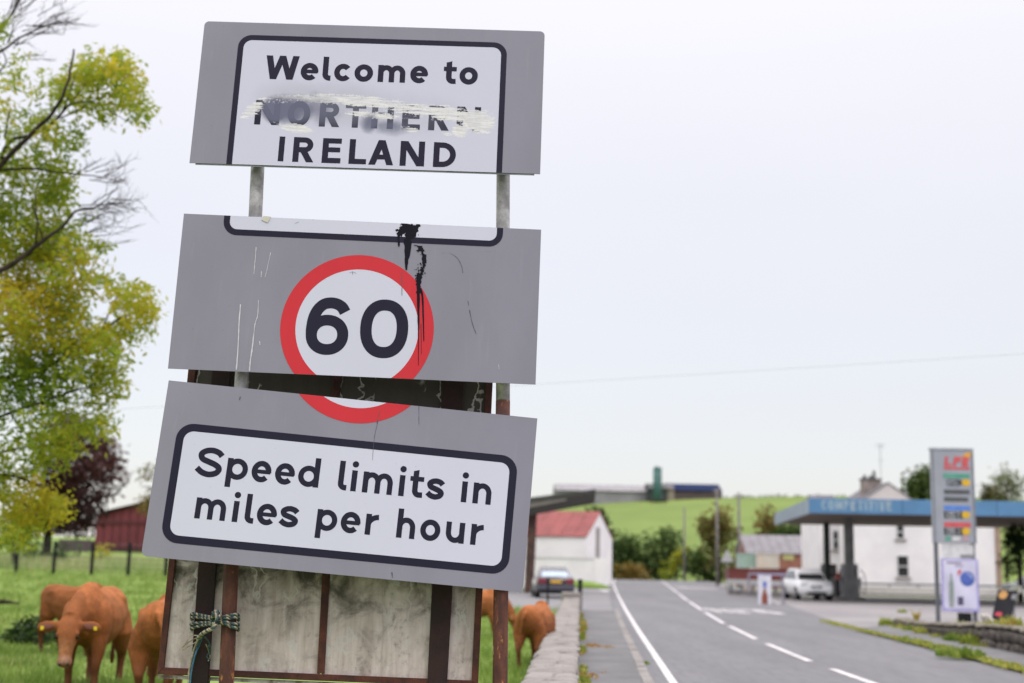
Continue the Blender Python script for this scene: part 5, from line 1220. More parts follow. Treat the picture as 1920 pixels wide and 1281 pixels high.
# ================================================================== CARS
TYRE = M('tyre', (.02, .02, .021), rough=.85); RIM = M('alloy_rim', (.4, .4, .42), rough=.35, metal=.7)
GLASSC = M('car_glass', (.025, .03, .035), (.02, .024, .028), rough=.06, spec=.6); GLASSB = M('sky_lit_glass', (.36, .43, .53), (.31, .38, .47), rough=.12, metal=.85)
def car(label, name, loc, head, paint, prof, belt, roofz, hw, wheels, wr, glass, length_front, details):
    """prof: (x, z_bottom, z_top, half width factor) from tail (x<0) to nose (x>0); cabin: belt points and roof points along x"""
    th = Thing(name, label, 'car', loc); Rz = Matrix.Rotation(head, 3, 'Z'); T_ = lambda x, y, z_: th.loc + Rz @ Vector((x, y, z_))
    rings = []
    for (x, zl, zt_, k) in prof:
        h_ = hw * k; zm = zl + (zt_ - zl) * .55
        rings.append([T_(x, -h_ * .86, zl), T_(x, -h_ * .97, zl + .08), T_(x, -h_, zm), T_(x, -h_ * .97, zt_ - .07), T_(x, -h_ * .86, zt_), T_(x, 0, zt_ + .03), T_(x, h_ * .86, zt_), T_(x, h_ * .97, zt_ - .07), T_(x, h_, zm), T_(x, h_ * .97, zl + .08), T_(x, h_ * .86, zl)])
    mb = MB(); mb.loft(rings); th.part('body', mb, paint, smooth=True)
    # cabin: pillars and roof as one shell, panes set into it
    (xb0, xr0, xr1, xb1), zb_ = belt; hb_, hr = hw * .86, hw * .66
    zr = roofz
    def cab(x, y, z_): return T_(x, y, z_)
    low = [(xb0, -hb_), (xb1, -hb_), (xb1, hb_), (xb0, hb_)]; top = [(xr0, -hr), (xr1, -hr), (xr1, hr), (xr0, hr)]
    mb = MB(); mids = [((a[0] + c[0] * 3) / 4, (a[1] + c[1] * 3) / 4) for a, c in zip(low, top)]
    lay = [(low, zb_ - .06), (mids, zb_ + (zr - zb_) * .75), (top, zr - .03), ([(x * .96 + (xr0 + xr1) / 2 * .04, y * .86) for x, y in top], zr)]
    mb.loft([[cab(x, y, z_) for x, y in l] for l, z_ in lay]); th.part('cabin', mb, paint, smooth=False, bevel=.03)
    L3 = [Vector((x, y, zb_)) for x, y in low]; T3 = [Vector((x, y, zr - .06)) for x, y in top]
    def pane(name, i, j, s0, s1, t0=.08, t1=.90):
        a, b, c, d = L3[i], L3[j], T3[j], T3[i]
        f = lambda s, t: (a * (1 - s) + b * s) * (1 - t) + (d * (1 - s) + c * s) * t
        n = (b - a).cross(d - a).normalized(); ctr = Vector((0, 0, zb_)); 
        if n.dot(f(.5, .5) - ctr) < 0: n = -n
        q = [f(s0, t0), f(s1, t0), f(s1, t1), f(s0, t1)]
        mb = MB(); mb.hexa([T_(*(p + n * .018)) for p in q], Rz @ (-n * .01)); th.part(name, mb, glass)
    pane('rear_window', 3, 0, .08, .92); pane('windscreen', 1, 2, .06, .94)
    for i, j in ((0, 1), (2, 3)):
        for s0, s1 in ((.10, .36), (.39, .64), (.67, .92)) if prof[0][2] > .9 else ((.12, .47), (.51, .90)): pane('side_window', i, j, s0, s1)
    for x in wheels:
        for sgn in (-1, 1):
            c = Vector((x, sgn * (hw - .10), wr)); n = 20
            ring = lambda r_, y: [T_(c.x + r_ * cos(2 * pi * k / n), c.y + sgn * y, c.z + r_ * sin(2 * pi * k / n)) for k in range(n)]
            mb = MB(); mb.loft([ring(wr * .97, -.10), ring(wr, -.07), ring(wr, .08), ring(wr * .93, .11), ring(wr * .66, .112)]); w_ = th.part('wheel', mb, TYRE, smooth=True)
            mb = MB(); mb.loft([ring(wr * .64, .10), ring(wr * .60, .122), ring(wr * .2, .128)]); th.part('rim', mb, RIM, parent=w_)
            mb = MB(); mb.loft([ring(wr * 1.16, -.12), ring(wr * 1.16, .095)]); th.part('wheel_arch', mb, BLACKM)
    for (nm, x, y0, y1, z0, z1, dx, mat, lab) in details:
        mb = MB(); mb.hexa([T_(x, y0, z0), T_(x, y1, z0), T_(x, y1, z1), T_(x, y0, z1)], Rz @ Vector((dx, 0, 0))); th.part(nm, mb, mat, bevel=.012)
    return th
# dark saloon, seen from behind
cpos = at(1038, 1120, 63); BP = M('dark_blue_paint', (.028, .030, .045), (.022, .024, .036), rough=.25, coat=.8)
LR = M('tail_lamp_red', (.20, .014, .030), rough=.4); PY = M('plate_yellow', (.72, .40, .015), rough=.5); BUMP = M('grey_trim', (.075, .072, .10), rough=.4); UND = M('under_black', (.012, .012, .013), rough=.8)
car('dark saloon car seen from behind, with a yellow rear number plate', 'saloon_car', (cpos.x, 65, 0), pi / 2 + .04, BP,
    [(-2.28, .42, .93, .88), (-2.18, .28, .99, .96), (-1.6, .24, 1.0, 1), (-.9, .22, .97, 1), (.2, .22, .96, 1), (1.1, .22, .93, 1), (1.9, .25, .85, .96), (2.2, .36, .72, .86)],
    ((-1.75, -.95, .35, 1.15), .94), 1.44, .90, (-1.35, 1.35), .31, GLASSB, 0,
    [('tail_lamp', -2.31, -.84, -.46, .68, .90, .08, LR, 0), ('tail_lamp', -2.31, .46, .84, .68, .90, .08, LR, 0), ('garnish', -2.305, -.44, .44, .70, .82, .05, UND, 0), ('number_plate', -2.325, -.27, .27, .70, .82, .02, PY, 0), ('bumper', -2.37, -.84, .84, .40, .62, .16, BUMP, 0), ('valance', -2.31, -.80, .80, .20, .39, .2, UND, 0)])
# white crossover, three-quarter front
spos = gz(1524, 1126, 0); WP = M('white_paint', (.86, .86, .87), (.83, .83, .84), rough=.25, coat=.6); HL = M('headlamp_glass', (.55, .58, .62), rough=.1)
hd = radians(-90)
car('white crossover car parked facing the road at the petrol pumps', 'crossover_car', (spos.x, spos.y + 1.3, 0), hd, WP,
    [(-2.15, .45, 1.0, .86), (-2.0, .30, 1.06, .95), (-1.3, .26, 1.06, 1), (-.3, .26, 1.05, 1), (.8, .26, 1.04, 1), (1.5, .26, 1.0, 1), (2.0, .28, .90, .95), (2.2, .36, .74, .84)],
    ((-2.02, -1.65, .30, 1.25), 1.03), 1.60, .92, (-1.35, 1.38), .35, GLASSC, 0,
    [('headlamp', 2.13, -.80, -.46, .74, .88, .06, HL, 0), ('headlamp', 2.13, .46, .80, .74, .88, .06, HL, 0), ('grille', 2.17, -.30, .30, .66, .74, .06, UND, 0), ('lower_grille', 2.19, -.50, .50, .30, .43, .04, UND, 0), ('number_plate', 2.225, -.26, .26, .48, .58, .02, M('plate_white', (.7, .7, .7)), 0), ('badge', 2.235, -.07, .07, .66, .76, .015, RIM, 0)])
# dark car at the right edge
dp = gz(1938, 1118, 0)
car('dark parked car cut off by the right edge in front of the white house', 'parked_car', (dp.x + .6, dp.y + 1.5, 0), radians(195), M('black_blue_paint', (.02, .024, .032), rough=.2, coat=.8),
    [(-2.15, .42, .95, .86), (-2.0, .28, 1.0, .95), (-1.3, .24, 1.0, 1), (-.3, .24, .98, 1), (.8, .24, .97, 1), (1.5, .24, .92, 1), (2.0, .26, .84, .95), (2.2, .34, .70, .84)],
    ((-2.0, -1.5, .35, 1.2), .96), 1.47, .90, (-1.35, 1.38), .32, GLASSC, 0, [('headlamp', 2.13, -.80, -.46, .66, .80, .06, HL, 0), ('headlamp', 2.13, .46, .80, .66, .80, .06, HL, 0), ('bumper', 2.16, -.8, .8, .30, .52, .06, UND, 0)])

# ================================================================== STREET FURNITURE, POLES
def bollard(px, ytop, ybot, D, w, label, cat='post'):
    p, q = at(px, ytop, D), at(px, ybot, D); th = Thing('post', label, cat, (q.x, D, 0)); mb = MB(); mb.tube([(q.x, D, -.1), (q.x, D, p.z - .06)], w, 10); th.part('shaft', mb, BLACKM, smooth=False); mb = MB(); mb.tube([(q.x, D, p.z - .058), (q.x, D, p.z - .01), (q.x, D, p.z)], [w * 1.15, w * 1.1, w * .5], 10); th.part('cap', mb, BLACKM)
bollard(1087.5, 1086, 1131, 45.5, .075, 'thick black post at the far end of the coping wall'); bollard(1026.5, 1082, 1142, 46, .036, 'thin black field post in front of the dark saloon car')
D = 92.0
tw = Thing('warning_sign', 'grey back of a triangular warning sign on a pole beyond the junction', 'road sign', (at(1363, 1078, D).x, D, 0))
tq = [at(1351, 1054, D), at(1376, 1054, D), at(1363.5, 1030, D)]; mb = MB(); mb.prism(tq, (0, .02, 0)); tw.part('plate', mb, M('sign_back_grey', (.46, .45, .47), rough=.6), bevel=.004)
mb = MB(); mb.tube([(tq[2].x, D + .06, -.1), (tq[2].x, D + .06, tq[2].z - .1)], .04, 8); tw.part('pole', mb, GREYC)
WOODP = M('weathered_pole', (.19, .18, .165), (.13, .12, .11), scale=3, rough=.9)
def pole(px, ytop, D, label, w=.13, arm=True):
    p = at(px, ytop, D); th = Thing('utility_pole', label, 'utility pole', (p.x, D, 0), 'wooden utility poles below the hill'); mb = MB(); mb.tube([(p.x, D, -1.5), (p.x, D, p.z)], [w * 1.2, w * .85], 8); th.part('shaft', mb, WOODP, smooth=True)
    if arm:
        mb = MB(); mb.box((p.x, D, p.z - .35), (.75, .1, .1)); th.part('crossarm', mb, WOODP)
        for dx in (-.3, 0, .3): mb = MB(); mb.tube([(p.x + dx, D, p.z - .298), (p.x + dx, D, p.z - .12)], .045, 6); th.part('insulator', mb, M('insulator', (.22, .16, .14), rough=.4))
pole(1283, 952, 165, 'pale slim utility pole rising from the yellow bush', .13, False); pole(1344, 915, 122, 'grey utility pole with crossarm left of the round bush'); pole(1385, 924, 112, 'utility pole right behind the triangular sign')

# ================================================================== FARM ON THE HILL
D = 425.0
def hz_(x, y): return ground_h(x, y)
def farm_box(name, label, cat, xa, xb, ytop, ybot, D, dep, wall, roof, bays, roofh=.35):
    p0, p1 = at(xa, ybot, D), at(xb, ytop, D); w = p1.x - p0.x; f = Fr((p0.x, D, 0), (1, 0)); zb_ = min(p0.z, hz_((p0.x + p1.x) / 2, D)) - 1; zt_ = p1.z; ze = p0.z + (p1.z - p0.z) * (1 - roofh)
    th = Thing(name, label, cat, f.P(w / 2, 0, zb_)); mb = MB(); f.box(mb, 0, w, .12, dep, zb_, ze); th.part('shell', mb, wall)
    for k in range(bays): mb = MB(); f.box(mb, w * k / bays + .06, w * (k + 1) / bays - .06, 0, .11, zb_, ze - .05); th.part('wall_bay', mb, wall)
    for k in range(bays):
        mb = MB(); a0, a1 = w * k / bays, w * (k + 1) / bays - .05; mb.hexa([f.P(a0, -.6, ze), f.P(a1, -.6, ze), f.P(a1, dep / 2, zt_), f.P(a0, dep / 2, zt_)], (0, 0, .15)); th.part('roof_sheet', mb, roof)
        mb = MB(); mb.hexa([f.P(a0, dep + .6, ze), f.P(a1, dep + .6, ze), f.P(a1, dep / 2 + .01, zt_), f.P(a0, dep / 2 + .01, zt_)], (0, 0, .15)); th.part('roof_sheet', mb, roof)
    return th
GS = M('grey_farm_cladding', (.30, .295, .325), (.24, .235, .26), scale=.25, rough=.8); GR = M('pale_farm_roof', (.30, .29, .305), (.25, .24, .25), scale=.15, rough=.9, spec=.1)
farm_box('farm_shed', 'long grey livestock shed along the top of the green hill', 'shed', 1040, 1216, 908, 944, D, 18, GS, GR, 12, .38)
farm_box('farm_shed', 'dark farm shed at the foot of the green silo', 'shed', 1214, 1252, 906, 938, D - 4, 12, M('dark_farm_wall', (.045, .055, .058), rough=.8), M('dark_farm_roof', (.06, .07, .065), rough=.8), 3)
farm_box('farm_shed', 'farm shed with a dark blue roof on the brow of the hill', 'shed', 1262, 1354, 907, 938, D, 14, M('brown_farm_wall', (.13, .10, .105), (.09, .07, .075), scale=.3, rough=.8, spec=.1), M('blue_farm_roof', (.024, .034, .085), rough=.9, spec=.02), 7, .45)
farm_box('farm_cottage', 'small stone gabled store between the silo and the blue roofed shed', 'shed', 1247, 1264, 905, 936, D - 2, 8, M('cream_farm_wall', (.36, .31, .25), rough=.9), SLATE, 2, .4)
sp0, sp1 = at(1231.5, 938, D - 10), at(1231.5, 874, D - 10); silo = Thing('silo', 'tall dark green farm silo standing above the hilltop sheds', 'silo', (sp0.x, D - 10, sp0.z))
SG = M('silo_green', (.035, .12, .11), (.03, .10, .092), scale=.5, rough=.5); r_ = 1.15
mb = MB(); mb.tube([(sp0.x, D - 10, sp0.z - 2), (sp0.x, D - 10, sp1.z - .9)], r_, 16); silo.part('barrel', mb, SG, smooth=True)
mb = MB(); mb.tube([(sp0.x, D - 10, sp1.z - .89), (sp0.x, D - 10, sp1.z - .3), (sp0.x, D - 10, sp1.z)], [r_ * 1.04, r_ * .7, .3], 16); silo.part('dome', mb, SG)
for k in range(5): zz = sp0.z + 1 + k * 2; mb = MB(); mb.tube([(sp0.x, D - 10, zz), (sp0.x, D - 10, zz + .15)], r_ + .05, 16); silo.part('hoop', mb, SG)
mb = MB(); mb.box((sp0.x + r_ + .15, D - 10.3, (sp0.z + sp1.z) / 2), (.3, .3, (sp1.z - sp0.z) * .95)); silo.part('ladder', mb, M('silo_ladder', (.06, .13, .125)))

w0_, w1_ = at(1050, 718, 32), at(1920, 665, 32); wd_ = (w1_ - w0_) / (w1_.x - w0_.x)
ow = Thing('overhead_wire', 'thin dark overhead wire crossing the pale sky behind the road sign', 'wire', w0_ + wd_ * (0 - w0_.x))
mb = MB(); mb.tube([w0_ + wd_ * (X - w0_.x) - Vector((0, 0, .25 * (1 - (X / 45.0) ** 2) - .25)) for X in range(-45, 46, 5)], .0025, 5); ow.part('cable', mb, M('cable_grey', (.12, .12, .13), rough=.7))
# ================================================================== TREES AND BUSHES
BARK = M('bark', (.05, .038, .030), (.024, .018, .016), scale=6, rough=.95, spec=.1, bump=.6, stretch=(1, 1, .3))
GREEN_YEL = LEAF('ash_leaves', [(.06, .13, .012), (.17, .26, .02), (.33, .38, .03), (.50, .43, .035), (.64, .48, .04)], .55)
COPPER = LEAF('copper_leaves', [(.022, .010, .010), (.045, .016, .016), (.075, .024, .022), (.10, .045, .026)], .3)
BUSHG = LEAF('hedge_leaves', [(.022, .05, .012), (.05, .09, .018), (.09, .13, .025), (.15, .14, .03)], .35)
OLIVE = LEAF('olive_leaves', [(.05, .055, .012), (.11, .10, .02), (.18, .13, .025), (.22, .13, .035)], .35)
YELB = LEAF('yellow_leaves', [(.13, .19, .015), (.26, .30, .02), (.42, .38, .03)], .45)
PALEG = LEAF('pale_leaves', [(.10, .13, .06), (.17, .20, .10), (.24, .25, .14)], .4)

# --- big yellow-green tree on the left: limbs measured along their own depth
TD = 19.0; TS = TD / 27.0
big = Thing('tree', 'big spreading tree with yellow green autumn leaves and bare twigs on the left', 'tree', (at(-190, 1100, TD).x, TD, field_h(at(-190, 1100, TD).x, TD)))
def limb(mb, pts, r0, r1, dy=None, n=7):
    P_ = [at(px, py, TD + (d if dy is None else dy) * TS) for (px, py, d) in [(q if len(q) == 3 else (*q, 0)) for q in pts]]
    P_ = smooth_path(P_, 5); k = len(P_); P_ = [p + Vector((R(-1, 1), R(-1, 1), R(-1, 1))) * .008 for p in P_]
    mb.tube(P_, [(r0 + (r1 - r0) * i / (k - 1)) * TS for i in range(k)], n); return P_
bx = big.loc
tk = MB(); tk.tube(smooth_path([bx + Vector((dx_ * TS, dy_ * TS, dz_ * TS)) for dx_, dy_, dz_ in ((0, 0, -.4), (.05, 0, 2), (.2, .1, 4.5), (.5, .1, 7), (.7, 0, 10), (.6, .2, 13))], 5), [.34] + [.31 - .009 * i for i in range(24)] + [.07], 12); trunk = big.part('trunk', tk, BARK, smooth=True)
mb = MB(); lim = []
LM = [([(-150, 470), (-60, 400), (-5, 318, -1), (58, 252, -1.2), (100, 210, -1.3), (125, 160, -1.2), (139, 94, -1)], .10, .02),
      ([(-160, 560), (-80, 420, .5), (0, 300, .4), (20, 264, .2), (78, 246, 0), (122, 205, 0), (160, 160, 0), (213, 112, 0)], .09, .012),
      ([(10, 262, .2), (14, 230, .2), (20, 203, .2)], .04, .02), ([(118, 210), (130, 175), (140, 143), (150, 120)], .03, .01), ([(100, 226), (150, 205), (190, 182), (255, 170)], .025, .008), ([(120, 200, -.5), (170, 190, -.8), (215, 215, -.8), (252, 232, -.8)], .02, .006),
      ([(-170, 150), (-60, 130), (0, 98, .6), (45, 66, .6), (100, 45, .6), (150, 36, .6)], .06, .006), ([(-60, 140, 1), (0, 60, 1), (37, 0, 1), (55, -50, 1)], .05, .02), ([(-20, 150), (10, 120), (3, 90, 0)], .03, .01),
      ([(-120, 300), (-20, 318, -.6), (60, 316, -.6), (115, 325, -.6), (185, 331, -.5), (240, 346, -.5)], .05, .005), ([(-150, 600), (-40, 530, -1), (32, 490, -1), (80, 452, -1), (112, 430, -1), (145, 395, -1), (182, 388, -1), (222, 350, -1)], .10, .006),
      ([(80, 452, -1), (72, 420, -1), (60, 385, -1)], .03, .008), ([(65, 462, -1), (70, 430, -1.1), (66, 360, -1)], .03, .01),
      ([(-160, 760), (-30, 720, .5), (80, 690, 0), (165, 642, 0), (220, 600, 0), (252, 588, 0), (290, 575, 0)], .09, .008), ([(190, 622), (215, 565), (235, 540), (270, 530)], .025, .006), ([(-160, 820), (-60, 800), (30, 770), (120, 740), (200, 712)], .08, .01), ([(-170, 900), (-90, 900), (0, 890), (60, 905), (100, 925)], .07, .012), ([(-150, 640, 1), (-40, 640, 1), (60, 610, 1), (130, 560, 1), (180, 490, .8)], .07, .008), ([(-150, 860, .8), (-50, 860, .8), (40, 840, .8), (130, 830, .6), (190, 800, .5)], .05, .008)]
for pts, a, b in LM: lim.append(limb(mb, pts, a * .72, b))
big.part('limb', mb, BARK, smooth=True, kind='stuff')
# bare twigs
mb = MB()
def twig_from(p, d, L_, r, depth):
    pts = [p]; q = p.copy(); dd = d.copy()
    for i in range(4): dd = (dd + Vector((R(-.22, .22), R(-.22, .22), R(-.12, .2)))).normalized(); q = q + dd * L_ / 4; pts.append(q.copy())
    mb.tube(pts, [r, r * .8, r * .6, r * .45, r * .3], 4, caps=False)
    if depth > 0:
        for i in range(1, 5):
            if random.random() < .85: twig_from(pts[i], (dd + Vector((R(-.9, .9), R(-.9, .9), R(-.5, .7)))).normalized(), L_ * R(.45, .7), r * .55, depth - 1)
for (px, py, dx, dz, L_, n) in [(185, 331, 1, .15, .55, 4), (150, 326, 1, .4, .5, 3), (215, 345, 1, .2, .35, 3), (165, 392, 1, .3, .75, 5), (195, 375, 1, .35, .6, 4), (205, 385, 1, -.1, .5, 3), (160, 420, 1, .2, .7, 4), (175, 440, 1, .15, .55, 4), (185, 470, 1, .1, .4, 3), (60, 55, 1, .15, .7, 5), (95, 47, 1, .05, .55, 4), (40, 72, .8, -.3, .5, 3), (80, 30, .9, .5, .5, 3), (20, 85, .8, .6, .7, 3), (30, 20, .7, .6, .7, 3), (10, 40, .5, .8, .8, 3), (60, 105, 1, 0, .3, 2)]:
    for _ in range(n):
        p = at(px + R(-22, 14), py + R(-10, 10), TD + R(-.8, .4)); twig_from(p, Vector((dx + R(-.3, .3), R(-.5, .5), dz + R(-.35, .35))).normalized(), TS * L_ * R(.7, 1.15), .0085, 2)
big.part('bare_twigs', mb, BARK, kind='stuff')
# foliage: leaf sprays gathered in uneven clumps around the limb ends
mb = MB()
def clump(px, py, rx, ry, n, tone, d=0.0, dd=1.1, L_=(.10, .21)):
    """n sprays spread through one uneven clump"""
    for _ in range(int(n * 1.65)):
        a, b, c = R(-1.25, 1.25), R(-1.25, 1.25), R(-1.1, 1.1)
        p0 = at(px + a * rx, py + b * ry, TD + (d + c * dd) * TS)
        if a * a + b * b + c * c * .8 + 1.15 * mnoise.noise(p0 * 2.1) + .5 * mnoise.noise(p0 * 5.2) > .80: continue
        t0 = tone + .06 + .34 * mnoise.noise(p0 * 1.1 + Vector((9, 0, 0))) + R(-.1, .1)
        sd = Vector((R(-.4, 1), R(-.7, .7), R(-.75, .55))).normalized()
        for k in range(8):
            p = p0 + sd * (.034 * k) + Vector((R(-.045, .045), R(-.045, .045), R(-.045, .035))); mb.leaf(p, R(*L_) * TS, R(.018, .036) * TS, max(0, min(1, t0 + R(-.14, .14))))
for c in [(205, 125, 62, 30, 230, .55), (235, 165, 42, 40, 180, .50), (257, 208, 24, 28, 90, .45), (165, 175, 60, 40, 170, .45), (100, 185, 55, 55, 110, .42), (60, 240, 55, 50, 130, .38), (130, 262, 35, 26, 60, .3), (190, 215, 26, 20, 40, .4), (140, 125, 22, 20, 50, .5), (15, 150, 35, 30, 60, .42), (-10, 40, 35, 35, 70, .4), (5, 200, 22, 18, 30, .5), (25, 105, 14, 10, 14, .5),
          (20, 310, 60, 50, 220, .42), (90, 350, 52, 55, 260, .34), (50, 410, 75, 55, 330, .42), (120, 405, 40, 40, 150, .30), (40, 480, 60, 60, 380, .62), (110, 490, 55, 50, 300, .50), (160, 470, 34, 26, 80, .38), (30, 560, 62, 60, 420, .66), (110, 560, 60, 55, 330, .44), (175, 520, 24, 22, 45, .40), (60, 640, 75, 60, 420, .56), (130, 625, 48, 50, 230, .38), (235, 560, 42, 32, 170, .50), (268, 575, 24, 28, 90, .52), (228, 618, 48, 26, 130, .44), (185, 640, 34, 34, 120, .42), (40, 710, 70, 55, 330, .36), (120, 705, 62, 50, 270, .40), (190, 720, 36, 48, 160, .42), (205, 670, 22, 26, 50, .4), (55, 785, 66, 52, 260, .30), (130, 790, 60, 48, 200, .34), (195, 790, 24, 28, 50, .42), (30, 860, 60, 48, 180, .36), (95, 845, 44, 36, 130, .38), (-40, 400, 60, 150, 420, .45), (-40, 650, 60, 150, 420, .42), (-50, 860, 60, 90, 240, .36), (-90, 250, 60, 110, 220, .4), (65, 925, 44, 34, 150, .74), (105, 945, 26, 22, 70, .78), (40, 970, 40, 32, 120, .56), (10, 930, 36, 36, 90, .5), (20, 1005, 34, 22, 60, .36)]:
    clump(*c, d=R(-.7, .7))
big.part('foliage', mb, GREEN_YEL, parent=None, recalc=False)

def sub_tree(name, label, px, pybase, D, trunk_r, trunk_pts, clumps, mat, leaf=(.16, .3), lw=(.04, .07), cat='tree', per=6, limbs=True, group=None, gap=-.1, base_z=None, dd=None):
    """tree from picture-measured clumps (px,py,rx,ry,n,tone) at distance D"""
    b = at(px, pybase, D); b.z = b.z if base_z is None else base_z; th = Thing(name, label, cat, b, group)
    tp = [at(x, y, D) for x, y in trunk_pts]; tp[0].z = b.z - .15
    mb = MB(); k = len(tp); pp = smooth_path(tp, 4); mb.tube(pp, [trunk_r * (1 - .75 * i / (len(pp) - 1)) for i in range(len(pp))], 9); th.part('trunk', mb, BARK, smooth=True)
    if limbs:
        mb = MB()
        for c in clumps:
            e = at(c[0], c[1], D + R(-.4, .4)); s_ = min(pp, key=lambda q: (q - Vector((pp[0].x, D, min(pp[-1].z, e.z - .3 * abs(e.x - pp[0].x))))).length); md = (s_ + e) / 2 + Vector((0, 0, .2)); mb.tube(smooth_path([s_, md, e], 4), [trunk_r * .32 * (1 - .8 * i / 8) for i in range(9)], 5)
        th.part('limbs', mb, BARK, kind='stuff')
    mb = MB(); sc = D / F_PX
    for (cx, cy, rx, ry, n, tone) in clumps:
        for _ in range(n):
            while True:
                a, b_, c_ = R(-1, 1), R(-1, 1), R(-1, 1); q = a * a + b_ * b_ + c_ * c_
                if .12 < q < 1: break
            p0 = at(cx + a * rx, cy + b_ * ry, D) + Vector((0, c_ * (dd or min(rx, ry) * sc * 1.1), 0))
            if mnoise.noise(p0 * (.9 if D < 90 else .35)) < gap: continue
            t0 = tone + .3 * mnoise.noise(p0 * (.7 if D < 90 else .3) + Vector((3, 1, 0))) + R(-.06, .06)
            for _ in range(per):
                s_ = leaf[1] * 1.2; p = p0 + Vector((R(-s_, s_), R(-s_, s_), R(-s_, s_))); mb.leaf(p, R(*leaf), R(*lw), max(0, min(1, t0 + R(-.15, .15))))
    th.part('crown', mb, mat, recalc=False); return th
FZ = lambda px, D: field_h(at(px, 1040, D).x, D)
sub_tree('copper_beech', 'dark purple leaved tree between the yellow tree and the red barn', 88, 1060, 60, .24, [(86, 1060), (90, 1005), (100, 940), (120, 860)], [(150, 830, 50, 40, 160, .6), (175, 860, 45, 36, 200, .62), (120, 880, 44, 44, 210, .45), (165, 905, 50, 34, 240, .42), (195, 880, 30, 18, 60, .65), (118, 935, 52, 38, 320, .3), (160, 938, 28, 24, 90, .3), (128, 974, 42, 18, 170, .22), (85, 968, 44, 22, 140, .25), (200, 912, 16, 12, 14, .5), (60, 960, 36, 30, 100, .3), (130, 800, 40, 26, 60, .6), (165, 972, 16, 9, 26, .25)], COPPER, (.2, .38), (.05, .09), base_z=FZ(88, 60), dd=2.0)
sub_tree('young_tree', 'small yellow leaved tree with a pale stem left of the copper tree', 25, 1074, 52, .09, [(26, 1074), (24, 1020), (22, 960)], [(20, 985, 34, 26, 90, .45), (30, 1020, 22, 24, 50, .3), (10, 1010, 30, 18, 50, .4)], GREEN_YEL, (.16, .28), (.04, .06), base_z=FZ(25, 52), dd=1.0)
for k, (px, y, tn) in enumerate([(110, 1032, .3), (146, 1030, .2), (187, 1033, .55), (60, 1030, .2)]):
    sub_tree('sapling', ['low green sapling in front of the grey shed wall', 'dark thin sapling beyond the second fence gap', 'yellowish leaning sapling before the red barn', 'dark ragged sapling near the pale stemmed tree'][k], px, 1062, 54 + k, .03, [(px, 1062), (px + 2, 1040), (px + 4, y - 8)], [(px + 3, y, 10, 12, 22, tn), (px, y + 14, 9, 9, 14, tn)], BUSHG if tn < .5 else GREEN_YEL, (.12, .22), (.03, .05), base_z=FZ(px, 54 + k), dd=.4)
sub_tree('hanging_branch_tree', 'leafy tree mostly hidden behind the bottom panel with sprigs poking out', 330, 1060, 66, .2, [(330, 1060), (330, 980), (320, 900)], [(276, 886, 13, 6, 16, .5), (268, 893, 7, 4, 6, .5), (282, 918, 10, 12, 14, .5), (300, 950, 34, 26, 100, .5), (272, 942, 9, 7, 10, .5), (330, 900, 40, 40, 120, .45), (262, 912, 4, 8, 3, .4)], OLIVE, (.16, .3), (.04, .07), base_z=FZ(330, 66), dd=1.2)

# --- red barn and fence on the left
D = 78.0
zf = FZ(220, D)
a_, b_ = at(176, 1033, D), at(430, 1033, D); fr = Fr((a_.x, D, zf - .4), (1, 0)); W_ = b_.x - a_.x
rb = Thing('red_barn', 'dark red sheeted barn with a shallow curved roof beyond the field', 'barn', fr.P(W_ / 2, 0, 0))
RBM = M('red_barn_sheet', (.155, .026, .036), (.12, .020, .028), scale=.6, rough=.75, fine=.2)
zo = fr.o.z; el, er = at(178, 966, D).z - zo, at(276, 944, D).z - zo
tq_ = (at(276, 944, D).x - a_.x) / W_
def roofz(t): return el + (er - el) * (t if t < .5 else 1 - t) / tq_
n_ = 16
for k in range(n_):
    t0, t1 = k / n_, (k + 1) / n_; mb = MB(); j = R(0, .03)
    mb.prism([fr.P(W_ * t0 + .02, j, .6), fr.P(W_ * t1 - .03, j, .6), fr.P(W_ * t1 - .03, j, roofz(t1)), fr.P(W_ * t0 + .02, j, roofz(t0))], fr.e2 * .08); rb.part('cladding_sheet', mb, RBM)
mb = MB(); fr.box(mb, 0, W_, .12, 12, 0, .62); rb.part('footing', mb, M('barn_footing', (.12, .05, .055), rough=.9))
mb = MB(); mb.prism([fr.P(W_ * t / 12, .12, .5) for t in (0, 12)] + [fr.P(W_ * t / 12, .12, roofz(t / 12) - .02) for t in range(12, -1, -1)], fr.e2 * 12); rb.part('shell', mb, RBM)
mb = MB(); A = [fr.P(W_ * t / 12, -.2, roofz(t / 12) + .02) for t in range(13)]; B = [p + fr.e2 * 12.5 for p in A]; mb.add(A + B, [(i, i + 1, 14 + i, 13 + i) for i in range(12)]); mb.add([p + Vector((0, 0, .12)) for p in A + B], [(i, i + 1, 14 + i, 13 + i) for i in range(12)]); rb.part('roof', mb, M('barn_roof', (.14, .10, .09), (.10, .07, .065), rough=.9))
zr_ = at(200, 978, D).z - zo; mb = MB(); fr.box(mb, .3, W_ - .3, -.05, -.003, zr_ - .12, zr_ + .04); rb.part('door_rail', mb, M('barn_rail', (.085, .018, .022), rough=.8))
a2, b2 = at(112, 1033, D), at(173, 1033, D); f2 = Fr((a2.x, D - .3, zf - .4), (1, 0)); w2 = b2.x - a2.x; hz2 = at(140, 1012, D).z - (zf - .4)
gs = Thing('lean_to', 'low purplish grey lean-to against the left end of the red barn', 'shed', f2.P(w2 / 2, 0, 0)); LGM = M('mauve_grey_sheet', (.085, .055, .068), (.07, .045, .056), scale=.8, rough=.8)
for k in range(6): mb = MB(); f2.box(mb, w2 * k / 6, w2 * (k + 1) / 6 - .03, 0, .06, 0, hz2 + R(-.01, .01)); gs.part('cladding_sheet', mb, LGM)
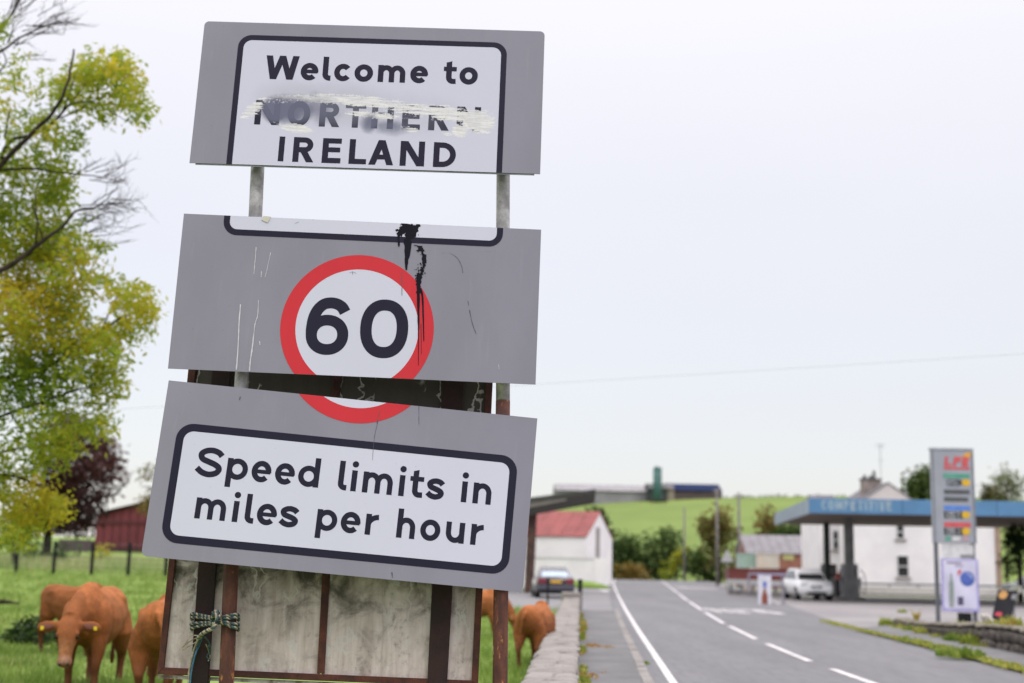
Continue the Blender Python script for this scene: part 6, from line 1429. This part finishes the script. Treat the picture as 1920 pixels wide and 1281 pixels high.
mb = MB(); f2.box(mb, 0, w2, .065, 5, 0, hz2 - .05); gs.part('shell', mb, LGM)
fn = Thing('field_fence', 'black post and wire mesh fence across the far side of the cattle field', 'fence', at(140, 1072, 48))
prev = None
for px, yt, yb in [(-38, 1010, 1064), (32, 1013, 1068), (102, 1014, 1072), (173, 1016, 1075), (242, 1017, 1078), (312, 1018, 1082), (382, 1020, 1085)]:
    b = at(px - 2, yb, 47); zb_ = field_h(b.x, 47); t_ = at(px + 2, yt, 47); mb = MB(); mb.tube([(b.x, 47, min(zb_ - .2, b.z)), (b.x, 47, t_.z - .05), (b.x, 47, t_.z)], [.066, .066, .035], 8); fn.part('post', mb, BLACKM)
    cur = (Vector((b.x, 47.06, b.z)), t_.z)
    if prev:
        mb = MB()
        for k in range(7):
            q = .06 + .88 * k / 6; a = prev[0] + Vector((0, 0, (prev[1] - prev[0].z) * q)); c = cur[0] + Vector((0, 0, (cur[1] - cur[0].z) * q)); md = (a + c) / 2 - Vector((0, 0, .015)); mb.tube([a, md, c], .006, 4)
        for k in range(1, 9):
            q = k / 9; a = prev[0].lerp(cur[0], q); h = (prev[1] - prev[0].z) * (1 - q) + (cur[1] - cur[0].z) * q; mb.tube([a + Vector((0, 0, .06 * h)), a + Vector((0, 0, .94 * h))], .004, 4)
        fn.part('wire_mesh', mb, M('dark_wire', (.10, .10, .10), rough=.6), kind='stuff')
    prev = cur
# dark thistle clump and a fallen branch in the field
g = gz(62, 1205, .1); mb = MB(); th = Thing('thistle_clump', 'dark green ragged thistle clump beside the cows on the left', 'plant', (g.x, g.y, field_h(g.x, g.y)))
for _ in range(900):
    a = R(0, 2 * pi); q = random.random() ** .6; p = Vector((g.x + cos(a) * q * .42, g.y + sin(a) * q * .5, th.loc.z + R(0, .42) * (1 - q * q * .7))); mb.leaf(p, R(.08, .2), R(.012, .03), max(0, min(1, .15 + R(-.15, .25))))
th.part('leaves', mb, BUSHG, recalc=False); mb = MB()
for k in range(9): a = k * .7; mb.tube([(g.x + cos(a) * .08, g.y + sin(a) * .08, th.loc.z - .02), (g.x + cos(a) * .28, g.y + sin(a) * .28, th.loc.z + .36)], [.012, .006], 5)
th.part('stems', mb, BARK, kind='stuff')
p, q = at(-10, 1119, 30), at(38, 1117, 30); fbx = Thing('fallen_branch', 'grey fallen branch lying in the pasture at the left edge', 'branch', (p.x, 30, field_h(p.x, 30))); mb = MB(); zz = field_h(p.x, 30) + .06; mb.tube([(p.x - .4, 30, zz), (p.x + .2, 30.05, zz + .05), (q.x, 30, zz + .02)], [.06, .05, .02], 7); fbx.part('bough', mb, BARK); mb = MB(); mb.tube([(p.x + .1, 30, zz + .04), (p.x + .3, 29.8, zz + .12)], [.025, .01], 5); fbx.part('twig', mb, BARK)

# --- trees and bushes along the foot of the hill
def tree_(label, px, D, clumps, mat, leaf=(.5, .95), lw=(.14, .26), name='bush', tr=.16, per=5, gap=-.25):
    xs_ = [c[0] for c in clumps]; top = min(c[1] for c in clumps); b = 1087
    return sub_tree(name, label, px, b, D, tr, [(px, b), (px, (b + top) / 2), (px, top)], clumps, mat, leaf, lw, 'bush' if name == 'bush' else 'tree', per, True, None, gap, ground_h(at(px, 1085, D).x, D))
tree_('dark conifer hugging the gable end of the red-roofed barn', 1122, 118, [(1122, 990, 10, 18, 70, .1), (1129, 1010, 10, 22, 90, .1), (1131, 1040, 8, 22, 80, .12), (1116, 968, 9, 10, 30, .12)], BUSHG, (.35, .6), (.1, .18), 'conifer')
tree_('rounded dark green bush nearest the boundary wall', 1172, 192, [(1170, 1026, 28, 24, 110, .3), (1160, 1050, 24, 24, 90, .3), (1190, 1050, 24, 26, 90, .28), (1175, 1072, 34, 14, 90, .25), (1148, 1070, 12, 16, 40, .15)], BUSHG)
tree_('low russet bush at the foot of the rounded dark bushes', 1180, 186, [(1178, 1074, 22, 9, 50, .7), (1195, 1078, 14, 7, 26, .7)], OLIVE)
tree_('taller dark round bush left of the yellow bush', 1245, 194, [(1242, 1022, 28, 28, 130, .3), (1225, 1045, 24, 28, 100, .32), (1258, 1045, 22, 28, 90, .25), (1240, 1070, 36, 16, 100, .2), (1247, 1003, 16, 12, 40, .4)], BUSHG)
tree_('bright yellow bush at the bend where the road goes over the crest', 1268, 172, [(1262, 1070, 14, 13, 60, .5), (1272, 1056, 12, 14, 50, .55), (1280, 1045, 9, 12, 30, .8), (1252, 1080, 10, 8, 26, .4)], YELB, (.4, .7), (.12, .2))
tree_('olive brown tree crowding the middle utility pole', 1348, 150, [(1335, 990, 20, 16, 60, .35), (1350, 975, 14, 16, 40, .6), (1345, 1015, 22, 22, 90, .3), (1365, 1005, 20, 26, 80, .55), (1355, 1045, 24, 24, 100, .22), (1322, 985, 8, 10, 20, .4), (1378, 1030, 14, 22, 50, .5), (1385, 1055, 14, 14, 40, .4)], OLIVE, (.4, .75), (.12, .22), 'tree')
tree_('low brownish hedge bush between the yellow bush and the warning sign', 1310, 170, [(1300, 1060, 20, 18, 70, .2), (1325, 1062, 20, 16, 70, .15), (1312, 1045, 16, 14, 40, .45), (1340, 1068, 14, 10, 40, .2)], BUSHG)
tree_('tall russet conifer left of the blue canopy end', 1440, 165, [(1442, 945, 12, 16, 40, .75), (1440, 970, 17, 20, 70, .7), (1445, 1000, 20, 20, 80, .55), (1455, 985, 14, 24, 50, .65), (1438, 1020, 20, 12, 50, .4)], OLIVE, (.4, .75), (.12, .22), 'conifer')
tree_('broad dark hedge tree behind the grey-roofed shed', 1505, 160, [(1490, 995, 26, 14, 80, .3), (1525, 990, 28, 18, 100, .08), (1555, 990, 20, 20, 60, .05), (1480, 1010, 26, 10, 60, .4)], BUSHG, (.4, .75), (.12, .22), 'tree')
tree_('round mid green tree left of the price sign', 1735, 170, [(1728, 905, 26, 20, 100, .6), (1750, 895, 24, 18, 90, .55), (1715, 920, 16, 12, 40, .6), (1740, 920, 36, 16, 90, .4), (1770, 910, 20, 20, 60, .45)], BUSHG, (.5, .85), (.14, .24), 'tree')
tree_('pale sparse tree right of the price sign', 1888, 175, [(1885, 895, 22, 16, 50, .6), (1870, 915, 16, 16, 34, .55), (1902, 910, 18, 20, 44, .6), (1888, 930, 28, 14, 50, .5)], PALEG, (.5, .85), (.13, .22), 'tree', .2, 4, -.05)
tree_('low olive scrub between the price sign and the pale tree', 1848, 160, [(1845, 926, 14, 8, 34, .3), (1856, 920, 8, 10, 20, .4), (1836, 932, 10, 5, 14, .3), (1868, 932, 12, 6, 16, .25)], OLIVE, (.4, .7), (.12, .2))
tree_('nearly black yew at the right edge behind the dark parked car', 1912, 74, [(1910, 1010, 14, 22, 100, .02), (1916, 1040, 18, 26, 140, .02), (1900, 1055, 10, 18, 50, .03)], BUSHG, (.2, .4), (.06, .11), 'yew')
# hedgerow dots along the skyline and two hilltop cattle
mb = MB()
for px in list(range(1360, 1500, 4)) + list(range(1500, 1920, 5)):
    p = at(px + R(-2, 2), 935, 470); zz = ground_h(p.x, 470)
    if mnoise.noise(Vector((px * .07, 0, 0))) < -.1: continue
    for _ in range(16): mb.leaf(Vector((p.x + R(-1, 1), 470 + R(-2, 2), zz + R(0, 2.0))), R(.5, 1), R(.2, .4), R(0, .6))
stuff('hedgerow', mb, BUSHG, 'thin hedgerow along the skyline of the green hill', 'hedge')
for px, lab in ((1226, 'dark cow grazing on the hill below the silo'), (1242, 'dark cow grazing on the hill, right of another'),):
    d = ray(px, 946); t = 300
    while t < 440 and CAMP.z + d.z / d.y * t > ground_h(CAMP.x + d.x / d.y * t, t): t += 1
    x_, z_ = CAMP.x + d.x / d.y * t, ground_h(CAMP.x + d.x / d.y * t, t); th = Thing('distant_cow', lab, 'cow', (x_, t, z_), 'dark cows on the hill')
    mb = MB(); mb.loft([[Vector((x_ + dx, t + ry * cos(2 * pi * k / 8), z_ + 1.05 + dz + rz * sin(2 * pi * k / 8))) for k in range(8)] for dx, ry, rz, dz in ((-1.0, .2, .25, .05), (-.7, .35, .4, 0), (.3, .36, .42, 0), (.7, .28, .36, .02), (1.1, .15, .2, -.2), (1.45, .1, .12, -.55))])
    for dx in (-.7, .55):
        for dy in (-.2, .2): mb.tube([(x_ + dx, t + dy, z_ + .9), (x_ + dx, t + dy, z_ - .05)], [.12, .06], 6)
    th.part('body', mb, M('dark_hide', (.03, .022, .02), rough=.9), smooth=True)

# ================================================================== CATTLE
m, n, b_, out = newmat('tan_hide'); x = NX(n); vc = n.nodes.new('ShaderNodeAttribute'); vc.attribute_name = 'coat'
f = x.noise(x.map(x.coord(), (1, 1, 1)), 7, 6, .6); hair = x.noise(x.map(x.coord(), (26, 26, 5)), 4, 4, .6)
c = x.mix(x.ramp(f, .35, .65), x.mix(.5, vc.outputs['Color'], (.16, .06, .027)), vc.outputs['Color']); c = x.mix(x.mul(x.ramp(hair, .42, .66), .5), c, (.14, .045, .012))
n.links.new(c, b_.inputs['Base Color']); b_.inputs['Roughness'].default_value = .8; b_.inputs['Specular IOR Level'].default_value = .12; x.bump(x.add(hair, x.mul(f, 2)), .25, .012, b_); HIDE = m
EYE_ = M('cow_eye', (.012, .008, .006), rough=.35, spec=.2); TAGY = M('ear_tag_yellow', (.75, .55, .02), rough=.4); NOST = M('nostril', (.03, .015, .014), rough=.6); EARIN = M('ear_inside', (.14, .05, .03), rough=.9)
def cow(name, label, loc, heading, sc, poll, muzzle, swing=(0, 0, 0, 0), tail=0.0, faced=True, group='brown cattle in the field'):
    """one continuous hide: lofted trunk, jointed legs, neck and head fused by a voxel remesh"""
    th = Thing(name, label, 'cow', loc, group); Rz = Matrix.Rotation(heading, 3, 'Z'); mb = MB()
    def ell(x_, y_, z_, ry, rz, n=14): return [Vector((x_, y_ + ry * cos(2 * pi * k / n) * (1 - .12 * max(0, sin(2 * pi * k / n))), z_ + rz * sin(2 * pi * k / n))) for k in range(n)]
    mb.loft([ell(x_, 0, z_, ry, rz) for x_, z_, ry, rz in [(x_, z_ + .05, ry * .90, rz * .88) for x_, z_, ry, rz in [(-.93, 1.02, .06, .10), (-.88, .99, .17, .22), (-.76, .95, .26, .31), (-.58, .92, .30, .35), (-.3, .86, .335, .39), (0, .83, .35, .42), (.28, .85, .33, .42), (.5, .89, .28, .39), (.66, .93, .22, .33), (.80, .96, .15, .24), (.88, .97, .08, .14)]]])
    P0, P1 = Vector(poll), Vector(muzzle)
    nb = Vector((.60, 0, 1.02)); nm = (nb * .5 + P0 * .5) + Vector((.02, 0, .03))
    mb.tube([nb - Vector((.18, 0, 0)), nb, nm, P0 - (P1 - P0) * .02], [(.20, .33), (.17, .30), (.13, .21), (.105, .13)], 12)
    mb.tube([Vector((.72, 0, .78)), nm - Vector((0, 0, .16)), P0 + (P1 - P0) * .25 - Vector((.05, 0, .04))], [.13, .09, .07], 8)
    ax = (P1 - P0).normalized(); sd_ = Vector((-ax.y, ax.x, 0)); sd_ = sd_.normalized() if sd_.length > .05 else Vector((0, 1, 0)); up = ax.cross(sd_); up = -up if up.dot(Vector((1, 0, .6))) < 0 else up; hl = (P1 - P0).length
    def hring(t, rs, ru, off=0, n=14): c = P0 + ax * hl * t + up * off; return [c + sd_ * (rs * 1.0 * cos(2 * pi * k / n)) + up * (ru * sin(2 * pi * k / n)) for k in range(n)]
    mb.loft([hring(t, a, b2, o) for t, a, b2, o in [(-.13, .05, .05, 0), (-.06, .105, .085, .0), (.08, .125, .115, 0), (.28, .128, .125, 0), (.42, .108, .12, -.005), (.6, .082, .10, -.005), (.78, .076, .085, 0), (.9, .09, .08, 0), (.98, .085, .066, 0), (1.03, .05, .04, 0)]])
    # brow ridges
    for s_ in (-1, 1):
        mb.ball(P0 + ax * hl * .30 + sd_ * .105 * s_ + up * .05, .036, 8, 6)
        e0 = P0 + ax * hl * .05 + sd_ * .10 * s_ - up * .01; ed = (sd_ * s_ + Vector((0, 0, -.10)) - up * .1).normalized()
        mb.tube([e0, e0 + ed * .07, e0 + ed * .15, e0 + ed * .23, e0 + ed * .27], [(.035, .045), (.03, .065), (.026, .08), (.024, .06), (.014, .02)], 10)
    mb.ball((.5, .2, .86), (.17, .10, .26), 10, 8); mb.ball((.5, -.2, .86), (.17, .10, .26), 10, 8); mb.ball((-.46, .195, 1.10), (.15, .07, .08), 8, 6); mb.ball((-.46, -.195, 1.10), (.15, .07, .08), 8, 6)
    for i, (fx, sy) in enumerate(((.56, 1), (.56, -1), (-.66, 1), (-.66, -1))):
        s_ = swing[i]
        if i < 2: pts = [((.54, .10 * sy, .98), .05), ((.555, .125 * sy, .84), .125), ((.52 + s_ * .15, .175 * sy, .66), .11), ((.53 + s_ * .4, .175 * sy, .48), .075), ((.55 + s_ * .6, .17 * sy, .38), .062), ((.55 + s_ * .75, .17 * sy, .26), .044), ((.55 + s_ * .95, .17 * sy, .11), .047), ((.57 + s_, .17 * sy, .055), .056), ((.585 + s_, .17 * sy, .0), .066)]
        else: pts = [((-.62, .08 * sy, 1.04), .08), ((-.62, .13 * sy, .90), .17), ((-.55 + s_ * .15, .20 * sy, .68), .155), ((-.64 + s_ * .35, .19 * sy, .50), .09), ((-.73 + s_ * .55, .18 * sy, .40), .064), ((-.70 + s_ * .75, .175 * sy, .27), .045), ((-.67 + s_ * .95, .17 * sy, .11), .048), ((-.645 + s_, .17 * sy, .055), .056), ((-.63 + s_, .17 * sy, .0), .066)]
        mb.tube([Vector(p) for p, _ in pts], [r_ for _, r_ in pts], 10)
    mb.tube([Vector((-.86, 0, 1.14)), Vector((-.95, tail * .2, 1.12)), Vector((-1.0, tail * .5, .98)), Vector((-.99, tail * .8, .75)), Vector((-.97, tail, .5)), Vector((-.97, tail, .36)), Vector((-.97, tail, .25))], [.05, .04, .028, .022, .022, .04, .02], 8)
    me0 = mb.mesh('hide'); finish(me0); tmp = bpy.data.objects.new('tmp', me0); COL.objects.link(tmp)
    rm = tmp.modifiers.new('r', 'REMESH'); rm.mode = 'VOXEL'; rm.voxel_size = .019; sm = tmp.modifiers.new('s', 'SMOOTH'); sm.iterations = 8; sm.factor = .5
    dg_ = bpy.context.evaluated_depsgraph_get(); me = bpy.data.meshes.new_from_object(tmp.evaluated_get(dg_)); bpy.data.objects.remove(tmp); me.name = 'hide'
    ca = me.color_attributes.new('coat', 'FLOAT_COLOR', 'POINT'); cols = []
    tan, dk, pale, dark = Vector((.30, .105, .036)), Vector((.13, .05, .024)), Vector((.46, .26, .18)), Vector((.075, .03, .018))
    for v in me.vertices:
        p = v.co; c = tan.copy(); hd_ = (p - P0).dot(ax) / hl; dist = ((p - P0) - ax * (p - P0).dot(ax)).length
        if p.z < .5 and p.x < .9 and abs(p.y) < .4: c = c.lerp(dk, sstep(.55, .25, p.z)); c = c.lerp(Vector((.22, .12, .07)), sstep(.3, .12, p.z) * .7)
        if dist > .18: c = c * (1 + .14 * mnoise.noise(p * 2.3 + Vector((sc * 40, 0, 0))) + .45 * sstep(.92, 1.2, p.z) - .35 * sstep(.72, .46, p.z))  # random coat tone, plus a highlight painted on the back and a darker underside
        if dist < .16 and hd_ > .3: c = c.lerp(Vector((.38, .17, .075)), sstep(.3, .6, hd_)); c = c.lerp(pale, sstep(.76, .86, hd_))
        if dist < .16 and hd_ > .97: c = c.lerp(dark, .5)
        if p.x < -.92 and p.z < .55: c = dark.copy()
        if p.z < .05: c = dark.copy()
        # dark ring round the eye
        for s_ in (-1, 1):
            e = (p - (P0 + ax * hl * .36 + sd_ * .115 * s_ + up * .05)).length
            if e < .05: c = c.lerp(dk, sstep(.05, .02, e))
        cols += [c.x, c.y, c.z, 1]
    ca.data.foreach_set('color', cols)
    nrm_ = [v.normal.copy() for v in me.vertices]; cos_ = []
    for v, nn_ in zip(me.vertices, nrm_): c_ = v.co; cos_.append(c_ + nn_ * ((.005 * mnoise.noise(c_ * 5)) + .002 * mnoise.noise(c_ * 14)))
    flat = []
    for c_ in cos_: flat += list(Rz @ (c_ * sc))
    me.vertices.foreach_set('co', flat); me.update()
    for p in me.polygons: p.use_smooth = True
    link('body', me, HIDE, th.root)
    T_ = lambda p: th.loc + Rz @ (Vector(p) * sc)
    if faced:
        for s_ in (-1, 1):
            ec = P0 + ax * hl * .37 + sd_ * .117 * s_ + up * .045; mb = MB(); mb.ball(T_(ec), .021 * sc, 10, 6); th.part('eye', mb, EYE_, smooth=True)
            e0 = P0 + ax * hl * .05 + sd_ * .10 * s_ - up * .01; ed = (sd_ * s_ + Vector((0, 0, -.10)) - up * .1).normalized(); tc_ = e0 + ed * .20 + up * .034
            q = [tc_ + ed * a - Vector((0, 0, 1)) * b2 for a, b2 in ((-.02, .0), (.02, .0), (.02, .045), (-.02, .045))]; mb = MB(); mb.hexa([T_(p) for p in q], Rz @ (up * .012)); th.part('ear_tag', mb, TAGY, bevel=.004)
            ei = e0 + ed * .14 + up * .024; mb = MB(); mb.ball(T_(ei), (.085, .042, .012), 10, 6, Rz @ Matrix((ed, up.cross(ed), up)).transposed()); th.part('ear_inside', mb, EARIN, smooth=True)
            nc = P0 + ax * hl * .985 + sd_ * .045 * s_ + up * .045; mb = MB(); mb.ball(T_(nc), .019 * sc, 8, 5); th.part('nostril', mb, NOST, smooth=True)
    return th
def fpos(px, py, D): p = at(px, py, D); return (p.x, D, field_h(p.x, D))
# front cow: head low, looking into the camera
l = fpos(172, 1284, 15.8)
cow('cow', 'tan cow with yellow ear tags lowering its head to look at the camera', l, radians(-86), .93, (1.12, -.05, .88), (1.31, -.03, .40), (.10, -.06, -.08, .12), .02)
l = fpos(136, 1218, 20.5); cow('cow', 'dark brown calf standing behind the tan cow beside the thistle clump', l, radians(-35), .80, (1.05, 0, .7), (1.25, 0, .25), (0, .08, .05, -.06), .05)
l = fpos(300, 1292, 14.6); cow('cow', 'brown cow seen from behind, half hidden by the left edge of the old board', l, radians(98), .87, (1.05, .15, .7), (1.25, .25, .25), (.05, 0, .06, -.05), -.16)
l = fpos(1004, 1256, 20.5); cow('cow', 'small tan calf grazing with its back turned beside the coping wall', l, radians(76), .74, (1.05, -.1, .65), (1.22, -.15, .2), (0, .06, -.08, .07), .12)
l = fpos(885, 1180, 29.0); cow('cow', 'brown cow mostly hidden behind the rusty right hand post', l, radians(-8), .80, (1.08, 0, .6), (1.22, 0, .16), (0, .06, .08, -.05), .05)
